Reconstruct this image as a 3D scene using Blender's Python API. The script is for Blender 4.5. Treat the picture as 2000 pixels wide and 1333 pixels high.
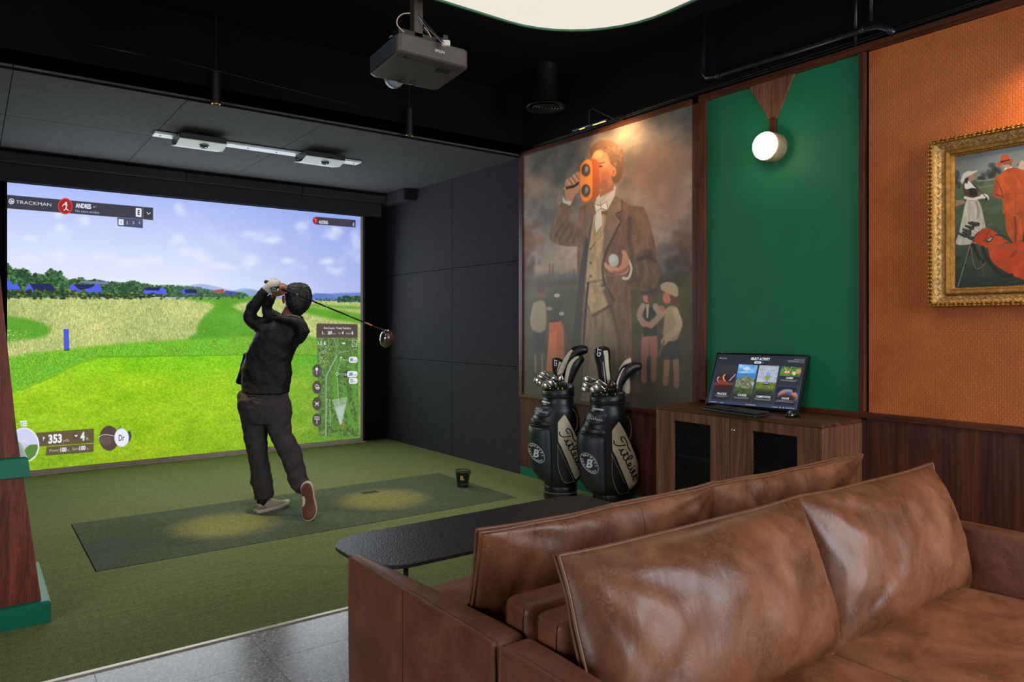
import bpy, bmesh, math, random
import numpy as np
from mathutils import Vector, Matrix, noise as mnoise

for o in list(bpy.data.objects):
    bpy.data.objects.remove(o)
random.seed(7)
SC = bpy.context.scene
COL = SC.collection
PI = math.pi

# ------------------------------------------------------------------ camera
CAM_H = 1.38
FPX = 1422.0
HORIZON = 638.0
YAW = math.radians(36.75)
cam_data = bpy.data.cameras.new('camera')
cam = bpy.data.objects.new('camera', cam_data)
COL.objects.link(cam)
cam.location = (0, 0, CAM_H)
cam.rotation_euler = (PI / 2, 0, -YAW)
cam_data.lens = 36.0 * FPX / 2000.0
cam_data.sensor_width = 36.0
cam_data.shift_y = (HORIZON - 666.5) / 2000.0
cam_data.clip_start = 0.05
SC.camera = cam

# ------------------------------------------------------------------ world, exposure, big lights
w = bpy.data.worlds.new('world')
SC.world = w
w.use_nodes = True
w.node_tree.nodes['Background'].inputs[0].default_value = (0.60, 0.68, 0.80, 1)
w.node_tree.nodes['Background'].inputs[1].default_value = 0.012
SC.view_settings.view_transform = 'Standard'
SC.view_settings.look = 'None'
SC.view_settings.exposure = 0.0
SC.view_settings.gamma = 1.0
SC.view_settings.use_curve_mapping = False
SC.cycles.use_denoising = True
SC.cycles.max_bounces = 8
SC.cycles.sample_clamp_indirect = 4.0


def lamp(name, kind, loc, target, energy, color, size=0.1, size_y=None, spot=None, blend=0.5):
    d = bpy.data.lights.new(name, kind)
    d.energy = energy
    d.color = color
    if kind == 'AREA':
        d.shape = 'RECTANGLE'
        d.size = size
        d.size_y = size_y or size
    else:
        d.shadow_soft_size = size
    if kind == 'SPOT':
        d.spot_size = math.radians(spot)
        d.spot_blend = blend
    o = bpy.data.objects.new(name, d)
    COL.objects.link(o)
    o.location = loc
    v = Vector(target) - Vector(loc)
    o.rotation_euler = v.to_track_quat('-Z', 'Y').to_euler()
    return o


# daylight through the shop windows behind the photographer
lamp('daylight_rear_window', 'AREA', (2.9, -2.35, 2.0), (2.4, 2.0, 1.0), 175, (0.80, 0.90, 1.0), 2.4, 2.0)
lamp('side_fill', 'AREA', (-3.3, 0.6, 1.7), (1.5, 1.8, 0.6), 110, (0.86, 0.92, 1.0), 2.2, 1.8)  # fill light added on the left, standing in for a second window
# added light before the screen, brightening the bay beyond the screen's own glow
lamp('bay_fill', 'AREA', (1.965, 8.0, 1.37), (1.965, 5.0, 1.1), 78, (0.86, 0.92, 0.98), 3.6, 2.5)


# ------------------------------------------------------------------ geometry of the view, used to measure real positions
SY, CY = math.sin(YAW), math.cos(YAW)


def ray(px, py):
    r = (px - 1000.0) / FPX
    return Vector((SY + r * CY, CY - r * SY, (HORIZON - py) / FPX))


def atD(px, py, d):
    return ray(px, py) * d + Vector((0, 0, CAM_H))


def atX(px, py, X):
    v = ray(px, py)
    return v * (X / v.x) + Vector((0, 0, CAM_H))


def atY(px, py, Y):
    v = ray(px, py)
    return v * (Y / v.y) + Vector((0, 0, CAM_H))


def atZ(px, py, Z):
    v = ray(px, py)
    return v * ((Z - CAM_H) / v.z) + Vector((0, 0, CAM_H))


def proj(p):
    d = p[0] * SY + p[1] * CY
    r = p[0] * CY - p[1] * SY
    return (1000 + FPX * r / d, HORIZON + FPX * (CAM_H - p[2]) / d)


VIEW = Vector((SY, CY, 0))
RIGHT = Vector((CY, -SY, 0))
UP = Vector((0, 0, 1))


# ------------------------------------------------------------------ materials
def lin(c):
    return tuple(((x / 255.0) / 12.92 if x / 255.0 <= 0.04045 else ((x / 255.0 + 0.055) / 1.055) ** 2.4) for x in c[:3])


MATS = {}


class NT:
    def __init__(s, name):
        s.m = bpy.data.materials.new(name)
        s.m.use_nodes = True
        s.t = s.m.node_tree
        s.b = s.t.nodes['Principled BSDF']
        s.co = None

    def n(s, typ, **kw):
        x = s.t.nodes.new(typ)
        for k, v in kw.items():
            if k in x.inputs.keys():
                x.inputs[k].default_value = v
            else:
                setattr(x, k, v)
        return x

    def l(s, a, b):
        s.t.links.new(a, b)

    def coord(s, scale=(1, 1, 1), rot=(0, 0, 0), uv=False):
        if s.co is None:
            s.co = s.n('ShaderNodeTexCoord')
        mp = s.n('ShaderNodeMapping')
        mp.inputs['Scale'].default_value = scale
        mp.inputs['Rotation'].default_value = rot
        s.l(s.co.outputs['UV' if uv else 'Object'], mp.inputs['Vector'])
        return mp.outputs['Vector']

    def noise(s, scale, detail=4, vec=None, rough=0.55, dist=0.0):
        x = s.n('ShaderNodeTexNoise')
        x.inputs['Scale'].default_value = scale
        x.inputs['Detail'].default_value = detail
        x.inputs['Roughness'].default_value = rough
        x.inputs['Distortion'].default_value = dist
        s.l(vec if vec is not None else s.coord(), x.inputs['Vector'])
        return x.outputs['Fac']

    def ramp(s, fac, stops):
        x = s.n('ShaderNodeValToRGB')
        e = x.color_ramp.elements
        while len(e) < len(stops):
            e.new(0.5)
        for i, (p, c) in enumerate(stops):
            e[i].position = p
            e[i].color = (*c[:3], 1) if not isinstance(c, (int, float)) else (c, c, c, 1)
        s.l(fac, x.inputs['Fac'])
        return x.outputs['Color']

    def mix(s, fac, a, b, mode='MIX'):
        x = s.n('ShaderNodeMix', data_type='RGBA', blend_type=mode)
        for sock, v in ((x.inputs[0], fac), (x.inputs[6], a), (x.inputs[7], b)):
            if isinstance(v, (int, float)):
                sock.default_value = v
            elif isinstance(v, tuple):
                sock.default_value = (*v[:3], 1)
            else:
                s.l(v, sock)
        return x.outputs[2]

    def bump(s, h, strength=0.3, dist=0.01, prev=None):
        x = s.n('ShaderNodeBump')
        x.inputs['Strength'].default_value = strength
        x.inputs['Distance'].default_value = dist
        s.l(h, x.inputs['Height'])
        if prev is not None:
            s.l(prev, x.inputs['Normal'])
        s.l(x.outputs['Normal'], s.b.inputs['Normal'])
        return x.outputs['Normal']

    def base(s, c):
        if isinstance(c, tuple):
            s.b.inputs['Base Color'].default_value = (*c[:3], 1)
        else:
            s.l(c, s.b.inputs['Base Color'])

    def set(s, rough=0.5, metal=0.0, spec=0.5, coat=0.0):
        s.b.inputs['Roughness'].default_value = rough
        s.b.inputs['Metallic'].default_value = metal
        s.b.inputs['Specular IOR Level'].default_value = spec
        if coat:
            s.b.inputs['Coat Weight'].default_value = coat
            s.b.inputs['Coat Roughness'].default_value = 0.2


def M(name, rgb, rough=0.5, metal=0.0, spec=0.5, var=0.12, scale=12.0, bump=0.0, bscale=80.0, coat=0.0):
    """simple painted / plastic / metal surface with a little procedural variation"""
    if name in MATS:
        return MATS[name]
    s = NT(name)
    c = lin(rgb)
    s.set(rough, metal, spec, coat)
    f = s.noise(scale, 4)
    s.base(s.ramp(f, [(0.3, tuple(x * (1 - var) for x in c)), (0.7, tuple(min(1, x * (1 + var)) for x in c))]))
    if bump:
        s.bump(s.noise(bscale, 3), bump, 0.004)
    MATS[name] = s.m
    return s.m


def emit(name, rgb, strength):
    if name in MATS:
        return MATS[name]
    s = NT(name)
    s.base((0.02, 0.02, 0.02))
    s.b.inputs['Emission Color'].default_value = (*lin(rgb), 1)
    s.b.inputs['Emission Strength'].default_value = strength
    MATS[name] = s.m
    return s.m


def wood(name, dark, light, axis='z', sc=1.0, rough=0.45, bump=0.15):
    if name in MATS:
        return MATS[name]
    s = NT(name)
    s.set(rough, 0, 0.4)
    st = {'x': (0.06, 1, 1), 'y': (1, 0.06, 1), 'z': (1, 1, 0.06)}[axis]
    v = s.coord(tuple(a * sc for a in st))
    big = s.noise(14, 5, v, 0.6, 1.2)
    fine = s.noise(120, 3, s.coord(tuple(a * sc * (0.35 if a < 0.5 else 1) for a in st)), 0.6)
    tone = s.noise(1.5, 2, s.coord())
    c = s.ramp(big, [(0.32, lin(dark)), (0.5, tuple((a + b) / 2 for a, b in zip(lin(dark), lin(light)))), (0.68, lin(light))])
    g = s.ramp(fine, [(0.38, 0.45), (0.55, 1.0)])
    c = s.mix(0.75, c, g, 'MULTIPLY')
    t = s.ramp(tone, [(0.3, 0.75), (0.7, 1.0)])
    c = s.mix(1.0, c, t, 'MULTIPLY')
    s.base(c)
    s.bump(fine, bump, 0.003)
    MATS[name] = s.m
    return s.m


def felt(name, rgb, sc=1.0):
    if name in MATS:
        return MATS[name]
    s = NT(name)
    s.set(0.95, 0, 0.15)
    c = lin(rgb)
    f = s.noise(260 * sc, 3, None, 0.7)
    g = s.noise(18, 4)
    a = s.ramp(f, [(0.35, tuple(x * 0.6 for x in c)), (0.7, tuple(x * 1.5 for x in c))])
    b = s.ramp(g, [(0.3, 0.8), (0.7, 1.0)])
    s.base(s.mix(1.0, a, b, 'MULTIPLY'))
    s.bump(f, 0.5, 0.003)
    MATS[name] = s.m
    return s.m


def turf(name, dark, mid, light):
    s = NT(name)
    s.set(0.92, 0, 0.2)
    f = s.noise(190, 4, None, 0.75)
    g = s.noise(40, 3)
    bnd = s.noise(3, 2, s.coord((1, 8, 1)))
    a = s.ramp(f, [(0.33, lin(dark)), (0.5, lin(mid)), (0.72, lin(light))])
    b = s.ramp(g, [(0.3, 0.75), (0.7, 1.08)])
    c = s.mix(1.0, a, b, 'MULTIPLY')
    c = s.mix(1.0, c, s.ramp(bnd, [(0.3, 0.9), (0.7, 1.05)]), 'MULTIPLY')
    s.base(c)
    s.bump(f, 0.9, 0.012)
    MATS[name] = s.m
    return s.m


def leather(name, dark, light, rough=0.42, wr=(1, 1, 1), seed=0.0):
    if name in MATS:
        return MATS[name]
    s = NT(name)
    s.set(rough, 0, 0.42, 0.05)
    mp = s.coord((1, 1, 1), (seed, seed * 0.7, seed * 1.3))
    big = s.noise(5.5, 5, mp, 0.62, 0.6)
    c = s.ramp(big, [(0.3, lin(dark)), (0.72, lin(light))])
    # pale scratches and veins
    vn = s.n('ShaderNodeTexVoronoi', feature='DISTANCE_TO_EDGE')
    vn.inputs['Scale'].default_value = 42
    wv = s.n('ShaderNodeTexNoise')
    wv.inputs['Scale'].default_value = 9
    wv.inputs['Detail'].default_value = 6
    s.l(mp, wv.inputs['Vector'])
    mv = s.n('ShaderNodeMix', data_type='VECTOR')
    mv.inputs[0].default_value = 0.22
    s.l(mp, mv.inputs[4])
    s.l(wv.outputs['Color'], mv.inputs[5])
    s.l(mv.outputs[1], vn.inputs['Vector'])
    line = s.ramp(vn.outputs['Distance'], [(0.0, 1.0), (0.028, 0.0)])
    gate = s.ramp(s.noise(7, 4, mp), [(0.40, 0.0), (0.66, 1.0)])
    lm = s.mix(1.0, line, gate, 'MULTIPLY')
    ll = tuple(min(1, x * 1.55 + 0.03) for x in lin(light))
    s2 = s.mix(0.6, (0, 0, 0), lm)
    c = s.mix(s2, c, ll)
    s.base(c)
    rr = s.ramp(big, [(0.3, rough - 0.05), (0.7, rough + 0.1)])
    s.l(rr, s.b.inputs['Roughness'])
    n1 = s.bump(s.noise(13, 5, s.coord(wr), 0.5, 1.5), 0.22, 0.010)
    s.bump(s.noise(240, 3), 0.18, 0.002, n1)
    MATS[name] = s.m
    return s.m


# ------------------------------------------------------------------ objects, tags
def tag(o, label=None, cat=None, group=None, kind=None):
    if label:
        o['label'] = label
    if cat:
        o['category'] = cat
    if group:
        o['group'] = group
    if kind:
        o['kind'] = kind
    return o


def empty(name, loc=(0, 0, 0), label=None, cat=None, group=None):
    o = bpy.data.objects.new(name, None)
    o.empty_display_size = 0.05
    COL.objects.link(o)
    o.location = loc
    return tag(o, label, cat, group)


class MB:
    """collects shapes in world coordinates; build() links them as ONE mesh object"""

    def __init__(s):
        s.v, s.f, s.mi, s.sm = [], [], [], []

    def add(s, vs, fs, mi=0, smooth=False):
        k = len(s.v)
        s.v += [tuple(p) for p in vs]
        for f in fs:
            s.f.append(tuple(i + k for i in f))
            s.mi.append(mi)
            s.sm.append(smooth)
        return s

    def box(s, x0, x1, y0, y1, z0, z1, mi=0):
        vs = [(x, y, z) for z in (z0, z1) for y in (y0, y1) for x in (x0, x1)]
        fs = [(0, 2, 3, 1), (4, 5, 7, 6), (0, 1, 5, 4), (2, 6, 7, 3), (0, 4, 6, 2), (1, 3, 7, 5)]
        return s.add(vs, fs, mi)

    def obox(s, c, ax, ay, az, mi=0):
        """box about c with half-axes ax, ay, az"""
        c, ax, ay, az = Vector(c), Vector(ax), Vector(ay), Vector(az)
        vs = [c + ax * i + ay * j + az * k for k in (-1, 1) for j in (-1, 1) for i in (-1, 1)]
        fs = [(0, 2, 3, 1), (4, 5, 7, 6), (0, 1, 5, 4), (2, 6, 7, 3), (0, 4, 6, 2), (1, 3, 7, 5)]
        return s.add(vs, fs, mi)

    def rings(s, rings, mi=0, smooth=True, cap=True, closed=False):
        n = len(rings[0])
        vs = [p for r in rings for p in r]
        fs = []
        m = len(rings)
        for i in range(m if closed else m - 1):
            a, b = i * n, ((i + 1) % m) * n
            for j in range(n):
                fs.append((a + j, a + (j + 1) % n, b + (j + 1) % n, b + j))
        if cap and not closed:
            fs.append(tuple(reversed(range(n))))
            fs.append(tuple((m - 1) * n + j for j in range(n)))
        return s.add(vs, fs, mi, smooth)

    def tube(s, pts, r, n=8, mi=0, closed=False, cap=True):
        pts = [Vector(p) for p in pts]
        rr = r if isinstance(r, (list, tuple)) else [r] * len(pts)
        rg = []
        N = None
        m = len(pts)
        for i, p in enumerate(pts):
            if closed:
                t = pts[(i + 1) % m] - pts[i - 1]
            else:
                t = pts[min(i + 1, m - 1)] - pts[max(i - 1, 0)]
            if t.length < 1e-9:
                t = Vector((0, 0, 1))
            t.normalize()
            if N is None:
                N = t.orthogonal().normalized()
            else:
                N = (N - t * N.dot(t))
                if N.length < 1e-6:
                    N = t.orthogonal()
                N.normalize()
            B = t.cross(N)
            rg.append([p + (N * math.cos(a) + B * math.sin(a)) * rr[i] for a in [2 * PI * k / n for k in range(n)]])
        return s.rings(rg, mi, True, cap, closed)

    def lathe(s, prof, c=(0, 0, 0), n=24, axis='z', mi=0, smooth=True, cap=True):
        rg = []
        c = Vector(c)
        for r, h in prof:
            ring = []
            for k in range(n):
                a = 2 * PI * k / n
                x, y = r * math.cos(a), r * math.sin(a)
                ring.append(c + Vector({'z': (x, y, h), 'x': (h, x, y), 'y': (y, h, x)}[axis]))
            rg.append(ring)
        return s.rings(rg, mi, smooth, cap)

    def prism(s, poly, d, mi=0, smooth=False):
        """poly: 3-D outline; d: extrusion vector"""
        d = Vector(d)
        n = len(poly)
        a = [Vector(p) for p in poly]
        vs = a + [p + d for p in a]
        fs = [tuple(reversed(range(n))), tuple(range(n, 2 * n))]
        fs += [(i, (i + 1) % n, n + (i + 1) % n, n + i) for i in range(n)]
        return s.add(vs, fs, mi, smooth)

    def build(s, name, mats, parent=None, bevel=0, seg=2, smooth_all=False, sub=0, uv=None, fix=True):
        o0 = parent_world(parent)
        me = bpy.data.meshes.new(name)
        me.from_pydata([tuple(Vector(p) - o0) for p in s.v], [], s.f)
        if not isinstance(mats, (list, tuple)):
            mats = [mats]
        for m in mats:
            me.materials.append(m)
        me.polygons.foreach_set('material_index', s.mi)
        me.polygons.foreach_set('use_smooth', [True] * len(s.f) if (smooth_all or sub) else s.sm)
        me.update()
        if fix:
            bm = bmesh.new()
            bm.from_mesh(me)
            bmesh.ops.recalc_face_normals(bm, faces=bm.faces)
            bm.to_mesh(me)
            bm.free()
        o = bpy.data.objects.new(name, me)
        COL.objects.link(o)
        if parent is not None:
            o.parent = parent
        if bevel:
            md = o.modifiers.new('bevel', 'BEVEL')
            md.width = bevel
            md.segments = seg
            md.limit_method = 'ANGLE'
            md.angle_limit = math.radians(50)
        if sub:
            md = o.modifiers.new('sub', 'SUBSURF')
            md.levels = md.render_levels = sub
        return o


def parent_world(p):
    v = Vector((0, 0, 0))
    while p is not None:
        v += p.location
        p = p.parent
    return v


def copy_tree(o, parent=None):
    c = o.copy()
    COL.objects.link(c)
    c.parent = parent
    for ch in o.children:
        copy_tree(ch, c)
    return c


def cr(pts, k=6, closed=False):
    """Catmull-Rom smoothing of a polyline (any dimension, Vectors)"""
    P = [Vector(p) for p in pts]
    n = len(P)
    out = []
    for i in range(n if closed else n - 1):
        if closed:
            a, b, c, d = P[i - 1], P[i], P[(i + 1) % n], P[(i + 2) % n]
        else:
            a, b, c, d = P[max(i - 1, 0)], P[i], P[i + 1], P[min(i + 2, n - 1)]
        for j in range(k):
            t = j / k
            out.append(0.5 * ((2 * b) + (c - a) * t + (2 * a - 5 * b + 4 * c - d) * t * t + (-a + 3 * b - 3 * c + d) * t ** 3))
    if not closed:
        out.append(P[-1])
    return out


def text_mesh(s, bold=0.0):
    cu = bpy.data.curves.new('txt', 'FONT')
    cu.body = s
    cu.size = 1.0
    cu.offset = bold
    cu.resolution_u = 4
    ob = bpy.data.objects.new('txt', cu)
    COL.objects.link(ob)
    dg = bpy.context.evaluated_depsgraph_get()
    me = ob.evaluated_get(dg).to_mesh()
    vs = np.array([v.co[:2] for v in me.vertices], dtype=np.float64).reshape(-1, 2)
    me.calc_loop_triangles()
    tr = np.array([t.vertices[:] for t in me.loop_triangles], dtype=np.int64).reshape(-1, 3)
    ob.evaluated_get(dg).to_mesh_clear()
    bpy.data.objects.remove(ob)
    bpy.data.curves.remove(cu)
    return vs, tr


_cap = [None]


def cap_height():
    if _cap[0] is None:
        v, _ = text_mesh('H')
        _cap[0] = float(v[:, 1].max() - v[:, 1].min())
    return _cap[0]


def text3d(s, a, b, up, cap_h, mat, parent, name='lettering', bold=0.02, lift=None, slant=0.0):
    """flat lettering: baseline from a to b, cap height cap_h along up"""
    a, b, up = Vector(a), Vector(b), Vector(up).normalized()
    v, t = text_mesh(s, bold)
    x0, x1 = v[:, 0].min(), v[:, 0].max()
    ex = (b - a)
    nrm = ex.normalized().cross(up)
    nrm = lift if lift is not None else nrm * 0.0006
    mb = MB()
    vs = []
    for x, y in v:
        yy = y / cap_height() * cap_h
        vs.append(a + ex * ((x - x0) / (x1 - x0)) + ex.normalized() * slant * yy + up * yy + nrm)
    mb.add(vs, [tuple(int(i) for i in q) for q in t])
    return mb.build(name, mat, parent, fix=False)

# ------------------------------------------------------------------ flat pictures (screens, prints) drawn in memory
def homography(src, dst):
    A, B = [], []
    for (x, y), (u, v) in zip(src, dst):
        A.append([x, y, 1, 0, 0, 0, -u * x, -u * y]); B.append(u)
        A.append([0, 0, 0, x, y, 1, -v * x, -v * y]); B.append(v)
    h = np.linalg.solve(np.array(A, float), np.array(B, float))
    return np.append(h, 1).reshape(3, 3)


def fbm(h, w, sy, sx, octv=4, seed=0, gain=0.55):
    rng = np.random.RandomState(seed)
    out = np.zeros((h, w), np.float32)
    amp, tot = 1.0, 0.0
    for o in range(octv):
        gy, gx = max(2, int(h / sy) + 2), max(2, int(w / sx) + 2)
        g = rng.rand(gy + 1, gx + 1).astype(np.float32)
        y = np.linspace(0, gy - 1e-3, h); x = np.linspace(0, gx - 1e-3, w)
        y0 = y.astype(int); x0 = x.astype(int)
        fy = (y - y0)[:, None]; fx = (x - x0)[None, :]
        fy = fy * fy * (3 - 2 * fy); fx = fx * fx * (3 - 2 * fx)
        a = g[y0][:, x0]; b = g[y0][:, x0 + 1]; c = g[y0 + 1][:, x0]; d = g[y0 + 1][:, x0 + 1]
        out += amp * ((a * (1 - fx) + b * fx) * (1 - fy) + (c * (1 - fx) + d * fx) * fy)
        tot += amp
        amp *= gain
        sy = max(1.0, sy / 2); sx = max(1.0, sx / 2)
    return out / tot


class Canvas:
    def __init__(s, w, h, corners):
        """corners: where the picture's TL, TR, BR, BL lie in the photograph; drawing is given in those pixels"""
        s.w, s.h, s.fs = w, h, 1.0
        s.a = np.zeros((h, w, 3), np.float32)
        s.H = homography(corners, [(0, 0), (w, 0), (w, h), (0, h)])
        s.Hi = np.linalg.inv(s.H)
        yy, xx = np.mgrid[0:h, 0:w].astype(np.float32)
        s.X, s.Y = xx + 0.5, yy + 0.5
        q = s.Hi @ np.stack([s.X.ravel(), s.Y.ravel(), np.ones(w * h)])
        s.PX = (q[0] / q[2]).reshape(h, w).astype(np.float32)
        s.PY = (q[1] / q[2]).reshape(h, w).astype(np.float32)
        s.k = w / (abs(corners[1][0] - corners[0][0]) + 1e-6)

    def mp(s, p):
        q = s.H @ np.array([p[0], p[1], 1.0])
        return (q[0] / q[2], q[1] / q[2])

    def _blend(s, y0, y1, x0, x1, al, col):
        c = np.array(col, np.float32) if not isinstance(col, np.ndarray) else col
        if c.ndim == 1:
            c = c[:3]
        elif c.shape[:2] == (s.h, s.w):
            c = c[y0:y1, x0:x1]
        r = s.a[y0:y1, x0:x1]
        s.a[y0:y1, x0:x1] = r + (c - r) * al[..., None]

    def full(s, al, col):
        s._blend(0, s.h, 0, s.w, al, col)

    def poly(s, pts, col, f=1.0, al=1.0, raw=False, mask=None, smooth=False):
        """f: softness in photo pixels"""
        if smooth:
            pts = [(p.x, p.y) for p in cr([Vector((x, y, 0)) for x, y in pts], 4, True)]
        P = np.array([p if raw else s.mp(p) for p in pts], np.float32)
        ff = max(0.7, f * s.fs * (1 if raw else s.k))
        x0 = int(max(0, P[:, 0].min() - ff - 1)); x1 = int(min(s.w, P[:, 0].max() + ff + 2))
        y0 = int(max(0, P[:, 1].min() - ff - 1)); y1 = int(min(s.h, P[:, 1].max() + ff + 2))
        if x1 <= x0 or y1 <= y0:
            return
        X = s.X[y0:y1, x0:x1]; Y = s.Y[y0:y1, x0:x1]
        ins = np.zeros(X.shape, bool)
        dm = np.full(X.shape, 1e9, np.float32)
        n = len(P)
        for i in range(n):
            ax, ay = P[i]; bx, by = P[(i + 1) % n]
            if ay != by:
                c = ((ay > Y) != (by > Y)) & (X < (bx - ax) * (Y - ay) / (by - ay) + ax)
                ins ^= c
            dx, dy = bx - ax, by - ay
            L = dx * dx + dy * dy + 1e-9
            t = np.clip(((X - ax) * dx + (Y - ay) * dy) / L, 0, 1)
            d = (X - ax - t * dx) ** 2 + (Y - ay - t * dy) ** 2
            dm = np.minimum(dm, d)
        d = np.sqrt(dm) * np.where(ins, 1, -1)
        a = np.clip(d / ff * 0.5 + 0.5, 0, 1)
        a = a * a * (3 - 2 * a) * al
        if mask is not None:
            a = a * mask[y0:y1, x0:x1]
        s._blend(y0, y1, x0, x1, a, col)

    def line(s, pts, wd, col, f=0.6, al=1.0, taper=None, smooth=False):
        if smooth:
            pts = [(p.x, p.y) for p in cr([Vector((x, y, 0)) for x, y in pts], 5)]
        P = np.array([s.mp(p) for p in pts], np.float32)
        n = len(P)
        W = [wd * s.k * 0.5 if taper is None else s.k * 0.5 * (wd + (taper - wd) * i / (n - 1)) for i in range(n)]
        ff = max(0.7, f * s.fs * s.k)
        mw = max(W) + ff + 1
        x0 = int(max(0, P[:, 0].min() - mw)); x1 = int(min(s.w, P[:, 0].max() + mw + 1))
        y0 = int(max(0, P[:, 1].min() - mw)); y1 = int(min(s.h, P[:, 1].max() + mw + 1))
        if x1 <= x0 or y1 <= y0:
            return
        X = s.X[y0:y1, x0:x1]; Y = s.Y[y0:y1, x0:x1]
        best = np.full(X.shape, -1e9, np.float32)
        for i in range(n - 1):
            ax, ay = P[i]; bx, by = P[i + 1]
            dx, dy = bx - ax, by - ay
            t = np.clip(((X - ax) * dx + (Y - ay) * dy) / (dx * dx + dy * dy + 1e-9), 0, 1)
            d = np.sqrt((X - ax - t * dx) ** 2 + (Y - ay - t * dy) ** 2)
            best = np.maximum(best, W[i] + (W[i + 1] - W[i]) * t - d)
        a = np.clip(best / ff * 0.5 + 0.5, 0, 1) * al
        s._blend(y0, y1, x0, x1, a, col)

    def ell(s, cx, cy, rx, ry, col, f=1.0, al=1.0, rot=0, n=20):
        c, d = math.cos(rot), math.sin(rot)
        s.poly([(cx + rx * math.cos(t) * c - ry * math.sin(t) * d, cy + rx * math.cos(t) * d + ry * math.sin(t) * c)
                for t in [2 * PI * i / n for i in range(n)]], col, f, al)

    def text(s, st, l, r, cap, col, bold=0.02, al=1.0):
        ax, ay = s.mp(l); bx, by = s.mp(r)
        tx, ty = s.mp((l[0], l[1] - cap))
        hh = abs(ay - ty)
        v, t = text_mesh(st, bold)
        x0, x1 = v[:, 0].min(), v[:, 0].max()
        ss = 3
        vx = (ax + (v[:, 0] - x0) / (x1 - x0) * (bx - ax))
        vy = ay + (v[:, 0] - x0) / (x1 - x0) * (by - ay) - v[:, 1] / cap_height() * hh
        X0 = int(max(0, vx.min() - 2)); X1 = int(min(s.w, vx.max() + 3)); Y0 = int(max(0, vy.min() - 2)); Y1 = int(min(s.h, vy.max() + 3))
        if X1 <= X0 or Y1 <= Y0:
            return
        m = np.zeros(((Y1 - Y0) * ss, (X1 - X0) * ss), bool)
        px = (vx - X0) * ss; py = (vy - Y0) * ss
        for a, b, c in t:
            xa, ya, xb, yb, xc, yc = px[a], py[a], px[b], py[b], px[c], py[c]
            u0 = int(max(0, min(xa, xb, xc))); u1 = int(min(m.shape[1], max(xa, xb, xc) + 2))
            w0 = int(max(0, min(ya, yb, yc))); w1 = int(min(m.shape[0], max(ya, yb, yc) + 2))
            if u1 <= u0 or w1 <= w0:
                continue
            gx = np.arange(u0, u1)[None, :] + 0.5; gy = np.arange(w0, w1)[:, None] + 0.5
            e1 = (xb - xa) * (gy - ya) - (yb - ya) * (gx - xa)
            e2 = (xc - xb) * (gy - yb) - (yc - yb) * (gx - xb)
            e3 = (xa - xc) * (gy - yc) - (ya - yc) * (gx - xc)
            m[w0:w1, u0:u1] |= ((e1 >= 0) & (e2 >= 0) & (e3 >= 0)) | ((e1 <= 0) & (e2 <= 0) & (e3 <= 0))
        al_ = m.reshape(Y1 - Y0, ss, X1 - X0, ss).mean((1, 3)).astype(np.float32) * al
        s._blend(Y0, Y1, X0, X1, al_, col)

    def image(s, name):
        im = bpy.data.images.new(name, s.w, s.h)
        px = np.ones((s.h, s.w, 4), np.float32)
        px[..., :3] = np.clip(s.a[::-1], 0, 255) / 255.0
        im.pixels.foreach_set(px.ravel())
        im.update()
        im.pack()
        return im


def pic_mat(name, cv, strength=None, rough=0.6, gain=1.0, weave=0.0, spec=0.4):
    s = NT(name)
    tx = s.n('ShaderNodeTexImage')
    tx.image = cv.image(name)
    tx.extension = 'EXTEND'
    s.set(rough, 0, spec)
    if strength is not None:
        s.base((0.01, 0.01, 0.01))
        s.l(tx.outputs['Color'], s.b.inputs['Emission Color'])
        s.b.inputs['Emission Strength'].default_value = strength
    else:
        s.base(s.mix(1.0, tx.outputs['Color'], (gain, gain, gain), 'MULTIPLY'))
        if weave:
            s.bump(s.noise(300, 3), weave, 0.002)
    return s.m


def pic_quad(name, tl, tr, br, bl, mat, parent=None, thick=None, nx=1):
    """a flat picture plane with UVs"""
    o0 = parent_world(parent)
    me = bpy.data.meshes.new(name)
    P = [Vector(p) - o0 for p in (bl, br, tr, tl)]
    vs, fs, uv = list(P), [(0, 1, 2, 3)], [(0, 0), (1, 0), (1, 1), (0, 1)]
    if thick:
        t = Vector(thick)
        vs += [p + t for p in P]
        fs += [(7, 6, 5, 4), (0, 4, 5, 1), (1, 5, 6, 2), (2, 6, 7, 3), (3, 7, 4, 0)]
        uv += [(0.02, 0.02)] * 20
    me.from_pydata([tuple(v) for v in vs], [], fs)
    l = me.uv_layers.new(name='UVMap')
    for i, c in enumerate(uv):
        l.data[i].uv = c
    for m in (mat if isinstance(mat, (list, tuple)) else [mat]):
        me.materials.append(m)
    if isinstance(mat, (list, tuple)):
        for i in range(1, len(fs)):
            me.polygons[i].material_index = 1
    me.update()
    o = bpy.data.objects.new(name, me)
    COL.objects.link(o)
    if parent is not None:
        o.parent = parent
    return o


# ---- the golf simulator picture
SX0, SX1, SZ0, SZ1, SYP = 0.283, 3.744, 0.052, 2.688, 8.03


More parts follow.
